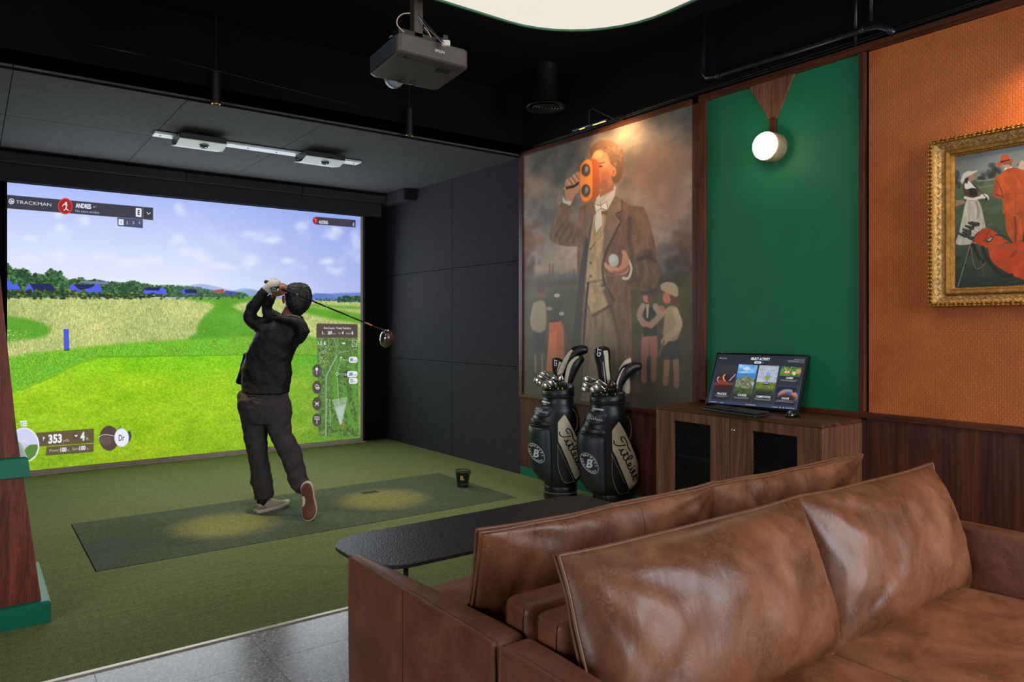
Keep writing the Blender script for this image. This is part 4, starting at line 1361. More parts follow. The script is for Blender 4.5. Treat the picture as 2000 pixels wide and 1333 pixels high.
# ------------------------------------------------------------------ ceilings and shell
CZ = 3.55
BZ = 2.955
XW = 4.145
XL = -0.27
o = MB().box(-3.5, 4.4, -2.7, 5.45, CZ, CZ + .1).build('ceiling', m_black); tag(o, kind='structure')
bc = MB().box(XL - .1, XW + .2, 5.40, 8.2, BZ + .03, BZ + .12).build('ceiling_bay', m_black); tag(bc, kind='structure')
cx = [XL, 0.22, 1.22, 2.22, 3.22, XW]
cyy = [5.395, 6.6, 7.8, 8.1]
for i in range(5):
    for j in range(3):
        MB().box(cx[i] + .002, cx[i + 1] - .002, cyy[j] + .002, cyy[j + 1] - .002, BZ, BZ + .03).build('acoustic_panel', m_felt, bc, bevel=0.003)
o = MB().box(-3.5, XW, 5.40, 5.50, BZ + .002, CZ).box(-3.5, XL - .1, 5.40, 5.50, 0, BZ + .002).build('wall_front', m_black); tag(o, kind='structure')
o = MB().box(-3.5, XW, 5.393, 5.40, BZ - .004, BZ + .012).build('trim_2', m_black); tag(o, kind='structure')
o = MB().box(XL - .1, XW + .2, 8.10, 8.2, 0, BZ + .1).build('wall_back', m_black); tag(o, kind='structure')
wl = MB().box(XL - .1, XL - .02, 5.40, 8.2, 0, BZ + .1).build('wall_left', m_black); tag(wl, kind='structure')
for j in range(2):
    for k in range(3):
        MB().box(XL - .02, XL, 5.402 + 1.2 * j, 6.598 + 1.2 * j, k * 0.998 + .004, min(BZ, (k + 1) * 0.998)).build('acoustic_panel', m_felt2, wl, bevel=0.003)
o = MB().box(-3.6, -3.5, -2.6, 5.5, 0, CZ).build('wall_side', M('dark_side_wall', (58, 52, 48), 0.8)); tag(o, kind='structure')
o = MB().box(-3.5, 4.4, -2.7, -2.6, 0, CZ).build('wall_rear', M('dark_rear_wall', (74, 68, 62), 0.8)); tag(o, kind='structure')

# right wall: black above the trim, felt in the bay
wr = MB().box(XW, XW + .15, -2.6, 8.15, 0, CZ).build('wall_right', m_black); tag(wr, kind='structure')
for (y0, y1) in ((5.402, 6.588), (6.592, 7.788), (7.792, 8.098)):
    for (z0, z1) in ((0.0, 0.998), (1.002, 1.996), (2.0, BZ - .001)):
        MB().box(XW - .018, XW, y0, y1, z0, z1).build('acoustic_panel', m_felt_wall, wr, bevel=0.003)

# dado veneer panels, green painted panel, woven wallpaper
for (y0, y1, z1) in ((4.62, 5.398, 0.722), (3.345, 4.617, 0.722), (2.13, 3.342, 0.845), (0.92, 2.127, 0.853), (-0.3, 0.917, 0.853), (-1.5, -0.303, 0.853), (-2.6, -1.503, 0.853)):
    MB().box(XW - .02, XW, y0, y1, 0.08, z1).build('veneer_panel', m_dado, wr, bevel=0.001)
MB().box(XW - .012, XW, 2.17, 3.26, 0.87, BZ - .0005).build('green_panel', m_green, wr)


def weave():
    s = NT('embossed_wallpaper')
    s.set(0.42, 0, 0.5)
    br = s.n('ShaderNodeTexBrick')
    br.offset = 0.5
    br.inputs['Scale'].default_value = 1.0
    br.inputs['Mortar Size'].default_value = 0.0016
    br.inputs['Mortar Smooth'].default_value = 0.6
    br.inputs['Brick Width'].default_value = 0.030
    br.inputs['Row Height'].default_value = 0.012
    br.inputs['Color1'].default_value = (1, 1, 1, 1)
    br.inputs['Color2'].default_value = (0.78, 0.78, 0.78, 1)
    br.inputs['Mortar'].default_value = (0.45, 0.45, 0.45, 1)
    cb = s.n('ShaderNodeCombineXYZ')
    sp = s.n('ShaderNodeSeparateXYZ')
    s.l(s.coord(), sp.inputs[0])
    s.l(sp.outputs['Z'], cb.inputs['X'])
    s.l(sp.outputs['Y'], cb.inputs['Y'])
    s.l(cb.outputs[0], br.inputs['Vector'])
    f = s.noise(5, 3)
    base = s.ramp(f, [(0.3, lin((196, 100, 42))), (0.7, lin((214, 116, 54)))])
    s.base(s.mix(0.6, base, br.outputs['Color'], 'MULTIPLY'))  # lit dashes and darker grooves of the relief put into the colour
    s.bump(br.outputs['Color'], 0.9, 0.004)
    return s.m


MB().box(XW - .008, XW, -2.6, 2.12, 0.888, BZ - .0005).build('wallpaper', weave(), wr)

# trims: walnut mouldings
def trim(n, boxes, m):
    b = MB()
    for q in boxes:
        b.box(*q)
    o = b.build('trim_%d' % n, m, bevel=0.002)
    tag(o, kind='structure')
    return o


trim(3, [(4.108, XW, -2.6, 3.315, 2.957, 2.999)], m_walnut)                        # top rail over green and orange
trim(4, [(4.108, XW, 3.378, 5.372, 2.957, 2.995)], m_walnut)                       # over the canvas
trim(5, [(4.108, XW, 3.255, 3.315, 0.866, 2.956), (4.118, XW, 3.317, 3.376, 0.72, 2.956)], m_walnut_v)
trim(6, [(4.108, XW, 5.345, 5.398, 0.724, 2.956)], m_walnut_v)
trim(7, [(4.104, XW, 3.378, 5.344, 0.724, 0.752)], m_walnut)
trim(8, [(4.104, XW, 2.17, 3.255, 0.847, 0.886)], m_walnut)
trim(9, [(4.104, XW, -2.6, 2.169, 0.855, 0.889)], m_walnut)
trim(10, [(4.112, XW, 2.134, 2.169, 0.89, 2.956)], m_walnut_v)
bs = MB().box(4.126, XW, -2.6, 5.398, 0.0, 0.099).box(4.132, XW, -2.6, 5.398, 0.099, 0.104).build('baseboard_right', m_greenwood, bevel=0.002)
tag(bs, kind='structure')

# soffit box and valance in the bay
sf = empty('bulkhead_box', (4.05, 7.7, BZ), 'charcoal padded box running along the right wall under the bay ceiling with black end', 'bulkhead')
MB().box(3.965, XW - .02, 7.37, 8.1, 2.822, BZ - .002).build('padding', m_felt_wall, sf, bevel=0.008)
MB().box(3.975, XW - .03, 7.362, 7.372, 2.83, BZ - .006).build('end_cap', M('matte_black', (8, 8, 8), 0.9), sf)
va = empty('screen_valance', (1.9, 7.9, BZ), 'padded charcoal valance in overlapping lengths hiding the top of the golf screen', 'valance')
rnd = random.Random(2)
for (a, b, t) in ((XL + .01, 0.215, .004), (0.22, 1.75, 0), (1.757, 2.95, .008), (2.957, 3.962, .003)):
    bx = MB()
    n = 1
    for k in range(n):
        xa, xb = a + (b - a) * k / n, a + (b - a) * (k + 1) / n
        dz = 0.004 * math.sin(k * 1.3 + a)
        bx.box(xa, xb, 7.80 + t, 7.90, 2.838 + dz, 2.925)
    bx.build('valance_length', m_felt2, va, bevel=0.006)
MB().box(XL + .01, 3.96, 7.905, 8.01, 2.688, 2.935).build('screen_cover', m_felt2, va, bevel=0.01)

# ------------------------------------------------------------------ the golf screen
gs = empty('golf_screen', (2.01, 8.03, 0), 'large projection screen across the bay showing a seaside golf hole and score bars', 'screen')
m_course = pic_mat('course_picture', draw_course(), 1.0)
pic_quad('projected_picture', (SX0, SYP, SZ1), (SX1, SYP, SZ1), (SX1, SYP, SZ0), (SX0, SYP, SZ0), m_course, gs)
m_hem = M('grey_brown_hem', (205, 180, 168), 0.8)
MB().box(SX0, SX1 + .034, SYP + .001, SYP + .03, 0.012, SZ0).box(SX1, SX1 + .034, SYP + .001, SYP + .03, SZ0, SZ1 + .005).build('hem', m_hem, gs, bevel=0.004)
MB().box(SX0 - .02, SX1 + .03, SYP + .031, 8.06, 0.0, 2.72).build('backing', m_black, gs)
MB().box(SX0, SX1 + .06, SYP - .03, SYP + .03, 0.0, 0.012).build('foot_strip', m_hem, gs, bevel=0.003)
MB().box(SX1 + .036, SX1 + .06, SYP + .001, SYP + .05, 0.012, 2.74).build('side_post', m_blackm, gs)

# ------------------------------------------------------------------ ceiling plate with the two tracking units
pl = empty('sensor_plate', (2.1, 6.46, BZ), 'long white mounting plate screwed under the bay ceiling, carrying two tracking cameras', 'mounting plate')
MB().box(1.20, 2.99, 6.39, 6.52, BZ - .022, BZ - .004).build('plate', m_white, pl, bevel=0.002)
for x in (1.25, 1.95, 2.2, 2.94):
    MB().lathe([(0.006, 0), (0.006, -.004)], (x, 6.455, BZ - .022), 10).build('screw', m_blackm, pl)
    MB().box(x - .02, x + .02, 6.43, 6.48, BZ - .005, BZ).build('spacer', m_blackm, pl)
for k, (x0, y0) in enumerate(((1.345, 6.215), (2.375, 6.20))):
    u = empty('tracking_camera', (x0 + .18, y0 + .13, BZ - .02),
              ['white tracking camera box on the left end of the ceiling plate with red sticker', 'white tracking camera box on the right end of the ceiling plate'][k], 'sensor', 'tracking cameras on the bay ceiling')
    z1 = BZ - .024
    MB().box(x0, x0 + .36, y0 - .01, y0 + .27, z1 - .055, z1).build('housing', m_blackm, u, bevel=0.006)
    b = MB()
    # folded white cover: flat near half, sloping far half
    xs_, zz = (x0 - .002, x0 + .362), z1 - .056
    pr = [(y0 - .012, zz), (y0 + .12, zz - .028), (y0 + .285, zz - .002)]
    vs = []
    for x in xs_:
        vs += [(x, y, z) for y, z in pr] + [(x, y, z + .006) for y, z in pr]
    fs = [(0, 1, 7, 6), (1, 2, 8, 7), (3, 9, 10, 4), (4, 10, 11, 5), (0, 3, 4, 1), (1, 4, 5, 2), (6, 7, 10, 9), (7, 8, 11, 10), (0, 6, 9, 3), (2, 5, 11, 8)]
    b.add(vs, fs)
    b.build('cover', m_white, u)
    L = MB()
    cxx, cy_ = x0 + .2, y0 + .075
    L.lathe([(0.0, 0.03), (.036, .03), (.036, -.006), (.028, -.012), (.020, -.006), (.0, -.004)], (cxx, cy_, z1 - .075), 20)
    L.build('lens', [m_blackm], u)
    MB().lathe([(.040, .02), (.042, -.002), (.034, -.004)], (cxx, cy_, z1 - .075), 20, cap=False).build('lens_ring', m_chrome, u)
    MB().box(cxx + .006, cxx + .012, cy_ - .03, cy_ - .026, z1 - .089, z1 - .086).build('status_light', emit('green_led', (60, 255, 120), 3), u)
    if k == 0:
        MB().prism([(x0 + .362, y0 + .06, z1 - .07), (x0 + .362, y0 + .15, z1 - .085), (x0 + .368, y0 + .15, z1 - .055)], (.004, 0, 0)).build('sticker', M('red_sticker', (200, 40, 30), 0.5), u)
    text3d('TRACKMAN', (x0 + .03, y0 + .175, z1 - .0788), (x0 + .19, y0 + .175, z1 - .0788), (0, -1, -.14), .014, M('pale_print', (235, 238, 242), 0.5), u, bold=0.01, lift=Vector((0, 0, -.002)))

# ------------------------------------------------------------------ small downlights in front of the bay
for k, (px, py) in enumerate(((422, 203), (800, 265))):
    p = atY(px, py, 5.29)
    t = empty('downlight', (p.x, p.y, CZ), ['black tube downlight hanging before the left half of the bay', 'black tube downlight hanging before the right half of the bay'][k], 'spotlight', 'tube downlights before the bay')
    MB().lathe([(.026, 0.02), (.031, .0), (.031, .22), (.004, .225), (.004, CZ - p.z)], (p.x, p.y, p.z), 20, smooth=False).build('tube', m_blackm, t)
    MB().lathe([(.030, .0), (.026, -.004), (.022, .004)], (p.x, p.y, p.z), 20, cap=False).build('rim', M('brass_rim', (190, 130, 70), 0.3, 0.9), t)
    MB().lathe([(.0, .008), (.022, .008)], (p.x, p.y, p.z), 20, cap=False).build('lamp_lens', emit('amber_lamp', (255, 190, 110), 1.6), t)
    tgt = atZ(*((440, 1025) if k == 0 else (748, 976)), 0)
    lamp('downlight_beam', 'SPOT', (p.x, p.y, p.z - .02), tuple(tgt), 440, (1.0, 0.66, 0.14), 0.03, spot=17, blend=1.0)
    lamp('downlight_flood', 'SPOT', (p.x, p.y, p.z - .02), tuple(tgt), 62, (1.0, 0.95, 0.84), 0.02, spot=84, blend=0.8)

# ------------------------------------------------------------------ projector
PJ = Vector((1.955, 3.465, 0))
pj = empty('projector', (1.955, 3.465, CZ), 'dark grey projector hanging from the ceiling on a square post', 'projector')
m_pj = M('projector_shell', (72, 63, 57), 0.5, var=0.08, bump=0.1, bscale=400)
m_pjd = M('projector_dark', (16, 16, 18), 0.5)


def tiltz(y):          # underside height: nose tipped down
    return 2.772 - (y - 3.29) * 0.09


b = MB()
x0, x1, y0, y1 = 1.742, 2.172, 3.292, 3.642
r = 0.035
out = []
for (cx_, cy_, a0) in ((x1 - r, y0 + r, -90), (x1 - r, y1 - r, 0), (x0 + r, y1 - r, 90), (x0 + r, y0 + r, 180)):
    for k in range(6):
        a = math.radians(a0 + 18 * k)
        out.append((cx_ + r * math.cos(a), cy_ + r * math.sin(a)))
rg = []
for (ins, dz) in ((.02, 0.0), (.006, .004), (0, .012), (0, .096), (.01, .104)):
    rg.append([Vector(((x - PJ.x) * (1 - ins / .2) + PJ.x, (y - PJ.y) * (1 - ins / .17) + PJ.y, tiltz(y) + dz)) for x, y in out])
b.rings(rg, smooth=False)
b.build('casing', m_pj, pj)
sl = MB()
for k in range(11):
    z = .012 + k * .0078
    sl.add([(x0 - .002, y, tiltz(y) + z + dz) for y in (y0 + .045, y1 - .03) for dz in (0, .004)] + [(x0 + .004, y, tiltz(y) + z + dz) for y in (y0 + .045, y1 - .03) for dz in (0, .004)], [(0, 1, 3, 2), (0, 2, 6, 4), (1, 5, 7, 3), (0, 4, 5, 1), (2, 3, 7, 6)])
o = sl.build('vent_slats', M('vent_grey', (78, 82, 92), 0.5), pj); o['kind'] = 'stuff'
MB().obox((x0 + .0005, (y0 + y1) / 2 + .008, tiltz(3.47) + .05), (.0012, 0, 0), (0, .14, -.0126), (0, 0, .044)).build('vent', m_pjd, pj)
# underside details
ub = MB()
for (xa, xb, ya, yb) in ((1.80, 1.83, 3.315, 3.335), (2.02, 2.10, 3.35, 3.40)):
    ub.obox(((xa + xb) / 2, (ya + yb) / 2, tiltz((ya + yb) / 2) - .001), ((xb - xa) / 2, 0, 0), (0, (yb - ya) / 2, -.09 * (yb - ya) / 2), (0, 0, .002))
ub.obox((1.957, 3.345, tiltz(3.345) - .0002), (.2, 0, 0), (0, .0012, 0), (0, 0, .001))
ub.build('underside_panel', m_pjd, pj)
for (xx, yy) in ((1.93, 3.60), (1.99, 3.60)):
    MB().lathe([(.016, .004), (.016, -.008), (.010, -.010)], (xx, yy, tiltz(yy)), 16).build('foot', m_pjd, pj)
lb = MB()
lb.lathe([(.050, -.02), (.056, .0), (.056, .026), (.048, .030), (.046, .012), (.0, .010)], (1.905, y1, tiltz(y1) + .028), 28, axis='y')
lb.build('lens', M('lens_ring_grey', (120, 124, 134), 0.35), pj)
MB().lathe([(.045, .0), (.03, .02), (0, .026)], (1.905, y1 + .004, tiltz(y1) + .028), 24, axis='y').build('lens_glass', M('lens_glass', (10, 12, 18), 0.08, coat=0.6), pj)
for k in range(3):
    MB().box(2.03 + k * .014, 2.035 + k * .014, 3.622, 3.625, tiltz(3.62) - .0015, tiltz(3.62)).build('status_light', emit('blue_led', (70, 90, 255), 2.5), pj)
text3d('EPSON', (1.957, y0 - .0008, 2.818), (2.012, y0 - .0008, 2.818), (0, 0, 1), .0145, M('white_print', (225, 215, 205), 0.5), pj, bold=0.01, lift=Vector((0, -.0006, 0)))
text3d('EPSON', (1.985, 3.52, tiltz(3.52) - .0012), (1.945, 3.52, tiltz(3.52) - .0012), (0, .995, -.09), .009, M('grey_print', (120, 120, 124), 0.5), pj, bold=0.0, lift=Vector((0, 0, -.001)))
# bracket, post and cables
bz = 2.87
MB().box(1.80, 2.06, 3.40, 3.47, bz + .02, bz + .075).box(1.90, 2.02, 3.35, 3.50, bz, bz + .022).box(2.03, 2.06, 3.33, 3.42, bz - .004, bz + .07).build('bracket', m_blackm, pj, bevel=0.003)
MB().box(1.893, 1.947, 3.40, 3.45, bz + .05, CZ).build('post', M('post_metal', (58, 50, 45), 0.45), pj, bevel=0.003)


def tubeD(pts, r, name, mat, parent, d, k=6):
    return MB().tube(cr([atD(x, y, dd if isinstance(dd, float) else d) for (x, y, *q) in pts for dd in ([q[0]] if q else [d])], k), r, 6).build(name, mat, parent)


m_cable = M('black_cable', (22, 21, 21), 0.5)
tubeD([(801, 26), (788, 27), (778, 34), (775, 44), (778, 52), (789, 63)], .0028, 'cable', M('pale_cable', (196, 176, 156), 0.5), pj, 3.74)
tubeD([(817, 27), (833, 47), (850, 66), (862, 78), (868, 84)], .0034, 'cable', m_cable, pj, 3.78)
tubeD([(817, 32), (832, 52), (842, 62), (858, 78), (866, 88)], .0026, 'cable', M('blue_grey_cable', (96, 104, 124), 0.35), pj, 3.76)
tubeD([(817, 40), (826, 56), (838, 68), (852, 82)], .0026, 'cable', m_cable, pj, 3.72)
tubeD([(828, 53), (836, 62), (842, 73)], .0026, 'cable', M('tan_cable', (186, 160, 134), 0.5), pj, 3.70)
MB().tube([atD(861, 77, 3.80), atD(867, 84, 3.80)], .012, 12).build('plug', m_blackm, pj)
a = atD(871, 85, 3.79)
MB().obox(a, RIGHT * .022, VIEW * .012, UP * .016).build('adapter', M('white_adapter', (206, 196, 184), 0.5), pj, bevel=0.007, seg=3)
tubeD([(761, 74), (765, 70), (770, 72)], .003, 'cable', M('pale_cable', (196, 176, 156), 0.5), pj, 3.95)

# ------------------------------------------------------------------ big luminous ceiling panel
lp = empty('light_panel', (2.0, 2.2, CZ), 'large rounded luminous ceiling panel with a thin green rim', 'ceiling light')


def rrect(x0, x1, y0, y1, r, n=10):
    o = []
    for (cx_, cy_, a0) in ((x1 - r, y0 + r, -90), (x1 - r, y1 - r, 0), (x0 + r, y1 - r, 90), (x0 + r, y0 + r, 180)):
        for k in range(n + 1):
            a = math.radians(a0 + 90.0 * k / n)
            o.append((cx_ + r * math.cos(a), cy_ + r * math.sin(a)))
    return o


LZ = 3.10
R1 = rrect(0.75, 3.06, 0.7, 3.30, 0.62)
R2 = rrect(0.738, 3.072, 0.688, 3.312, 0.632)
b = MB()
b.rings([[Vector((x, y, LZ + .012)) for x, y in R1], [Vector((x, y, LZ - .004)) for x, y in R1], [Vector((x, y, LZ - .004)) for x, y in R2], [Vector((x, y, LZ + .07)) for x, y in R2], [Vector((x, y, LZ + .07)) for x, y in R1], [Vector((x, y, LZ + .012)) for x, y in R1]], smooth=False, cap=False)
b.build('rim', M('green_rim', (46, 104, 72), 0.5), lp)
MB().prism([Vector((x, y, LZ + .006)) for x, y in R1], (0, 0, .01)).build('diffuser', emit('diffuser_glow', (247, 238, 226), 0.93), lp)
MB().prism([Vector((x, y, LZ + .03)) for x, y in R1], (0, 0, .03)).build('tray', m_black, lp)
for (x, y) in ((1.1, 1.1), (2.7, 1.1), (1.1, 2.9), (2.7, 2.9)):
    MB().box(x - .004, x + .004, y - .004, y + .004, LZ + .06, CZ).build('suspension_wire', m_blackm, lp)

# ------------------------------------------------------------------ round ceiling vent
vt = empty('ceiling_vent', (3.85, 4.68, CZ), 'round black ceiling air diffuser with concentric rings', 'vent')
c0 = Vector((3.85, 4.68, 3.2))
MB().lathe([(.13, .02), (.10, .06), (.10, CZ - 3.2)], c0, 28, cap=False).build('duct', m_blackm, vt)
m_vent = M('vent_black', (30, 30, 34), 0.32)
MB().lathe([(.170, .0), (.166, -.006), (.140, .010), (.13, .02)], c0, 32, cap=False).build('flange', m_vent, vt)
for r_ in (.118, .092, .066, .040):
    MB().lathe([(r_, -.004), (r_ - .004, -.010), (r_ - .022, .012), (r_ - .020, .016), (r_, -.004)], c0, 32, cap=False).build('ring', m_vent, vt)
MB().lathe([(.018, .0), (.014, -.012), (0, -.014)], c0, 20).build('hub', m_vent, vt)

# ------------------------------------------------------------------ pipes on the black wall
pp = empty('wall_pipe', (4.08, 2.6, 3.1), 'black painted pipe bending down and along the wall above the green panel', 'pipe')
path = [(4.085, 3.255, CZ), (4.085, 3.255, 3.20), (4.085, 3.25, 3.14), (4.085, 3.22, 3.10), (4.085, 3.16, 3.088), (4.085, 2.6, 3.078), (4.085, 2.12, 3.072), (4.09, 2.04, 3.064), (4.10, 1.99, 3.035), (4.105, 1.965, 3.0)]
m_pipe = M('black_pipe', (24, 24, 27), 0.35)
MB().tube(path, .019, 12).build('pipe', m_pipe, pp)
for y in (3.13, 2.13):
    MB().tube([(4.085, y - .012, 3.086 if y > 3 else 3.0725), (4.085, y + .012, 3.086 if y > 3 else 3.0725)], .0225, 12).build('coupling', m_pipe, pp)
MB().box(4.08, XW, 2.85, 2.862, 3.07, 3.10).build('clip', m_pipe, pp)
MB().box(4.08, XW, 2.45, 2.462, 3.07, 3.10).build('clip', m_pipe, pp)
for k, y in enumerate((2.19, 2.10)):
    o = MB().tube([(4.125, y, CZ), (4.125, y, 3.12 if k else 3.0)], .009, 8).build('conduit', m_pipe)
    tag(o, ['thin black upright conduit above the corner of the orange wallpaper', 'thin black upright conduit above the green panel, next to the pipe'][1 - k], 'conduit')
o = MB().tube([(4.128, 5.2, 3.013), (4.128, 4.3, 3.018), (4.128, 3.3, 3.03), (4.128, 2.4, 3.02), (4.128, 1.8, 3.025), (4.128, 0.9, 3.04), (4.128, 0.0, 3.05)], .006, 6).tube([(4.136, 5.2, 3.027), (4.136, 3.3, 3.045), (4.136, 1.8, 3.04), (4.136, 0.0, 3.065)], .006, 6).build('wall_cable', m_cable)
tag(o, 'pair of black cables clipped along the wall just above the walnut rail', 'cable')
o = MB().tube([(0.6, 5.39, 3.20), (1.0, 5.39, 3.20)], .007, 6).tube([(1.05, 5.39, 3.215), (2.9, 5.39, 3.11)], .005, 6).build('fascia_cable', m_cable)
tag(o, 'black cable pinned along the black wall over the bay opening', 'cable')

# ------------------------------------------------------------------ canvas print, its light
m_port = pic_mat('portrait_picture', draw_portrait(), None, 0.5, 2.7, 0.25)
cp = empty('canvas_print', (4.13, 4.34, 1.85), 'wall-high painting of a man in a brown coat holding a stereoscope and golf ball', 'painting')
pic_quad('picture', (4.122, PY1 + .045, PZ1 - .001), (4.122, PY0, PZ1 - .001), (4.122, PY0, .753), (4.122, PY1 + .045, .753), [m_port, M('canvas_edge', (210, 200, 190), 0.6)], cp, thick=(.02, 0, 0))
pt = empty('picture_light', (4.10, 4.2, 3.0), 'slim bar picture light glowing over the big painting', 'lamp')
a, c_ = Vector((3.90, 4.405, 2.957)), Vector((3.90, 4.02, 2.957))
MB().tube([a, c_], .0085, 12).build('bar', M('brushed_bar', (96, 104, 120), 0.3, 0.7), pt)
for (t0, t1, nm) in ((.22, .36, 0), (.62, .98, 1)):
    q0, q1 = a.lerp(c_, t0), a.lerp(c_, t1)
    MB().tube([q0 - Vector((0, 0, .0035)), q1 - Vector((0, 0, .0035))], .0068, 8).build('led_strip', emit('warm_led', (255, 170, 70), 5), pt)
mid = a.lerp(c_, .5)
MB().tube([mid, mid + Vector((.0, 0, .12)), Vector((3.93, 4.2, 3.09)), Vector((4.06, 4.12, 3.02)), Vector((4.145, 4.11, 3.01))], .004, 6).build('arm', m_blackm, pt)
MB().box(4.125, XW, 4.07, 4.15, 3.0, 3.05).build('mount', m_blackm, pt, bevel=0.003)
for t0, e_ in ((.29, 4.5), (.78, 7.0)):
    q = a.lerp(c_, t0) - Vector((0, 0, .022))
    lamp('picture_light_beam', 'SPOT', tuple(q), (4.13, q.y - .1, 2.70), e_, (1.0, 0.58, 0.26), 0.012, spot=150, blend=0.9)

# ------------------------------------------------------------------ wall lamp on its walnut plate
wlmp = empty('wall_lamp', (4.13, 2.73, 2.53), 'round white wall lamp hanging from a triangular walnut plate on green panel', 'lamp')
MB().prism([(4.118, 2.907, 2.957), (4.118, 2.58, 2.957), (4.118, 2.705, 2.705), (4.118, 2.755, 2.705)], (.018, 0, 0)).build('plate', wood('plate_walnut', (104, 62, 42), (156, 104, 74), 'z', 1.2, 0.5), wlmp, bevel=0.002)
MB().box(4.108, 4.133, 2.708, 2.752, 2.60, 2.712).build('stem', m_walnut_v, wlmp, bevel=0.002)
lc = Vector((0, 2.725, 2.52))
MB().lathe([(.086, 4.03), (.092, 4.04), (.092, 4.128), (.086, 4.132)], lc, 40, axis='x').build('drum', M('pale_timber_drum', (176, 150, 112), 0.5, var=0.2, scale=30), wlmp, smooth_all=False)
MB().lathe([(.086, 4.036), (.085, 4.02), (.076, 4.004), (.056, 3.992), (.03, 3.986), (0, 3.985)], lc, 40, axis='x').build('shade', emit('lamp_glow', (255, 244, 214), 34.0), wlmp)

# ------------------------------------------------------------------ gilded picture frame
gf = empty('framed_painting', (4.13, 1.17, 1.92), 'painting of golfers and an orange golf bag in a carved gilt frame', 'picture')
m_gold = M('aged_gilt', (176, 128, 62), 0.42, 0.75, var=0.35, scale=40, bump=0.5, bscale=140)
m_gold2 = M('pale_gilt', (196, 156, 96), 0.5, 0.6, var=0.45, scale=60, bump=0.9, bscale=110)
m_gold3 = M('dark_gilt', (112, 76, 40), 0.55, 0.5, var=0.4, scale=50, bump=0.6, bscale=90)
OY0, OY1, OZ0, OZ1 = GY0 - .118, GY1 + .118, GZ0 - .100, GZ1 + .100


def moulding(p0, p1, mat, name):
    """profile points (t, x): t=0 outer edge, 1 inner edge; swept round the rectangle with mitres"""
    b = MB()
    prof = p0
    rgs = []
    for (yo, zo, yi, zi) in ((OY1, OZ1, GY1, GZ1), (OY0, OZ1, GY0, GZ1), (OY0, OZ0, GY0, GZ0), (OY1, OZ0, GY1, GZ0)):
        rgs.append([Vector((x, yo + (yi - yo) * t, zo + (zi - zo) * t)) for t, x in prof])
    b.rings(rgs, smooth=False, closed=True, cap=False)
    return b.build(name, mat, gf)


moulding([(0, 4.144), (0, 4.070), (.03, 4.062), (.2, 4.060), (.24, 4.072), (.24, 4.14)], 0, m_gold, 'outer_moulding')
moulding([(.24, 4.14), (.24, 4.073), (.34, 4.080), (.46, 4.090), (.60, 4.098), (.62, 4.14)], 0, m_gold2, 'cove_moulding')
moulding([(.62, 4.14), (.62, 4.086), (.70, 4.082), (.84, 4.086), (.86, 4.098), (1.0, 4.106), (1.0, 4.14)], 0, m_gold, 'inner_moulding')
orn = MB()
beads = MB()


def edge(n, t, fn):
    for (ya, za, yb, zb) in ((OY1, OZ1, OY1, OZ0), (OY1, OZ1, OY0, OZ1), (OY1, OZ0, OY0, OZ0), (OY0, OZ1, OY0, OZ0)):
        vert = ya == yb
        ins_y = (.118 * t) * (-1 if ya == OY1 else 1)
        L = abs(zb - za) if vert else abs(yb - ya)
        ins_z = .1 * t
        cnt = int(L / n)
        for k in range(cnt):
            u = (k + .5) / cnt
            if vert:
                y, z = ya + ins_y, za + (zb - za) * u
                if not (OZ0 + ins_z < z < OZ1 - ins_z):
                    continue
            else:
                z = za + (ins_z if za == OZ0 else -ins_z)
                y = ya + (yb - ya) * u
                if not (OY0 + .118 * t < y < OY1 - .118 * t):
                    continue
            fn(y, z, vert, k)


def leaf(y, z, vert, k):
    d = Vector((0, 0, 1)) if vert else Vector((0, 1, 0))
    s_ = Vector((0, 1, 0)) if vert else Vector((0, 0, 1))
    c = Vector((4.060, y, z))
    for sg in (-1, 1):
        pts = [c + d * (-.010) + s_ * (.002 * sg), c + s_ * (.0075 * sg) + Vector((-.006, 0, 0)), c + d * .010 + s_ * (.003 * sg) + Vector((-.002, 0, 0))]
        orn.tube(cr(pts, 2), [.0025, .004, .0045, .003, .0015], 5)
    if k % 2 == 0:
        orn.tube([c + d * -.004 + Vector((-.006, 0, 0)), c + d * .004 + Vector((-.007, 0, 0))], [.004, .004], 6)


edge(.021, .115, leaf)
edge(.0095, .90, lambda y, z, v, k: beads.tube([(4.094, y, z - .002), (4.089, y, z), (4.094, y, z + .002)], [.001, .0028, .001], 5))
scr = MB()
edge(.026, .42, lambda y, z, v, k: scr.tube(cr([Vector((4.084, y + (.009 if v else -.010) * (1 if k % 2 else -1), z + (.010 if v else .008))), Vector((4.079, y, z)), Vector((4.084, y - (.009 if v else -.010) * (1 if k % 2 else -1), z - (.010 if v else .008)))], 2), .0024, 5))
for nm, q, mm in (('carved_leaves', orn, m_gold), ('bead_row', beads, m_gold2), ('scroll_relief', scr, m_gold2)):
    o = q.build(nm, mm, gf); o['kind'] = 'stuff'
m_fr = pic_mat('golfers_picture', draw_framed(), None, 0.5, 1.0, 0.12)
pic_quad('picture', (4.104, GY1, GZ1), (4.104, GY0, GZ1), (4.104, GY0, GZ0), (4.104, GY1, GZ0), m_fr, gf)
MB().box(4.12, XW - .0085, OY0 + .01, OY1 - .01, OZ0 + .01, OZ1 - .01).build('backboard', m_gold3, gf)
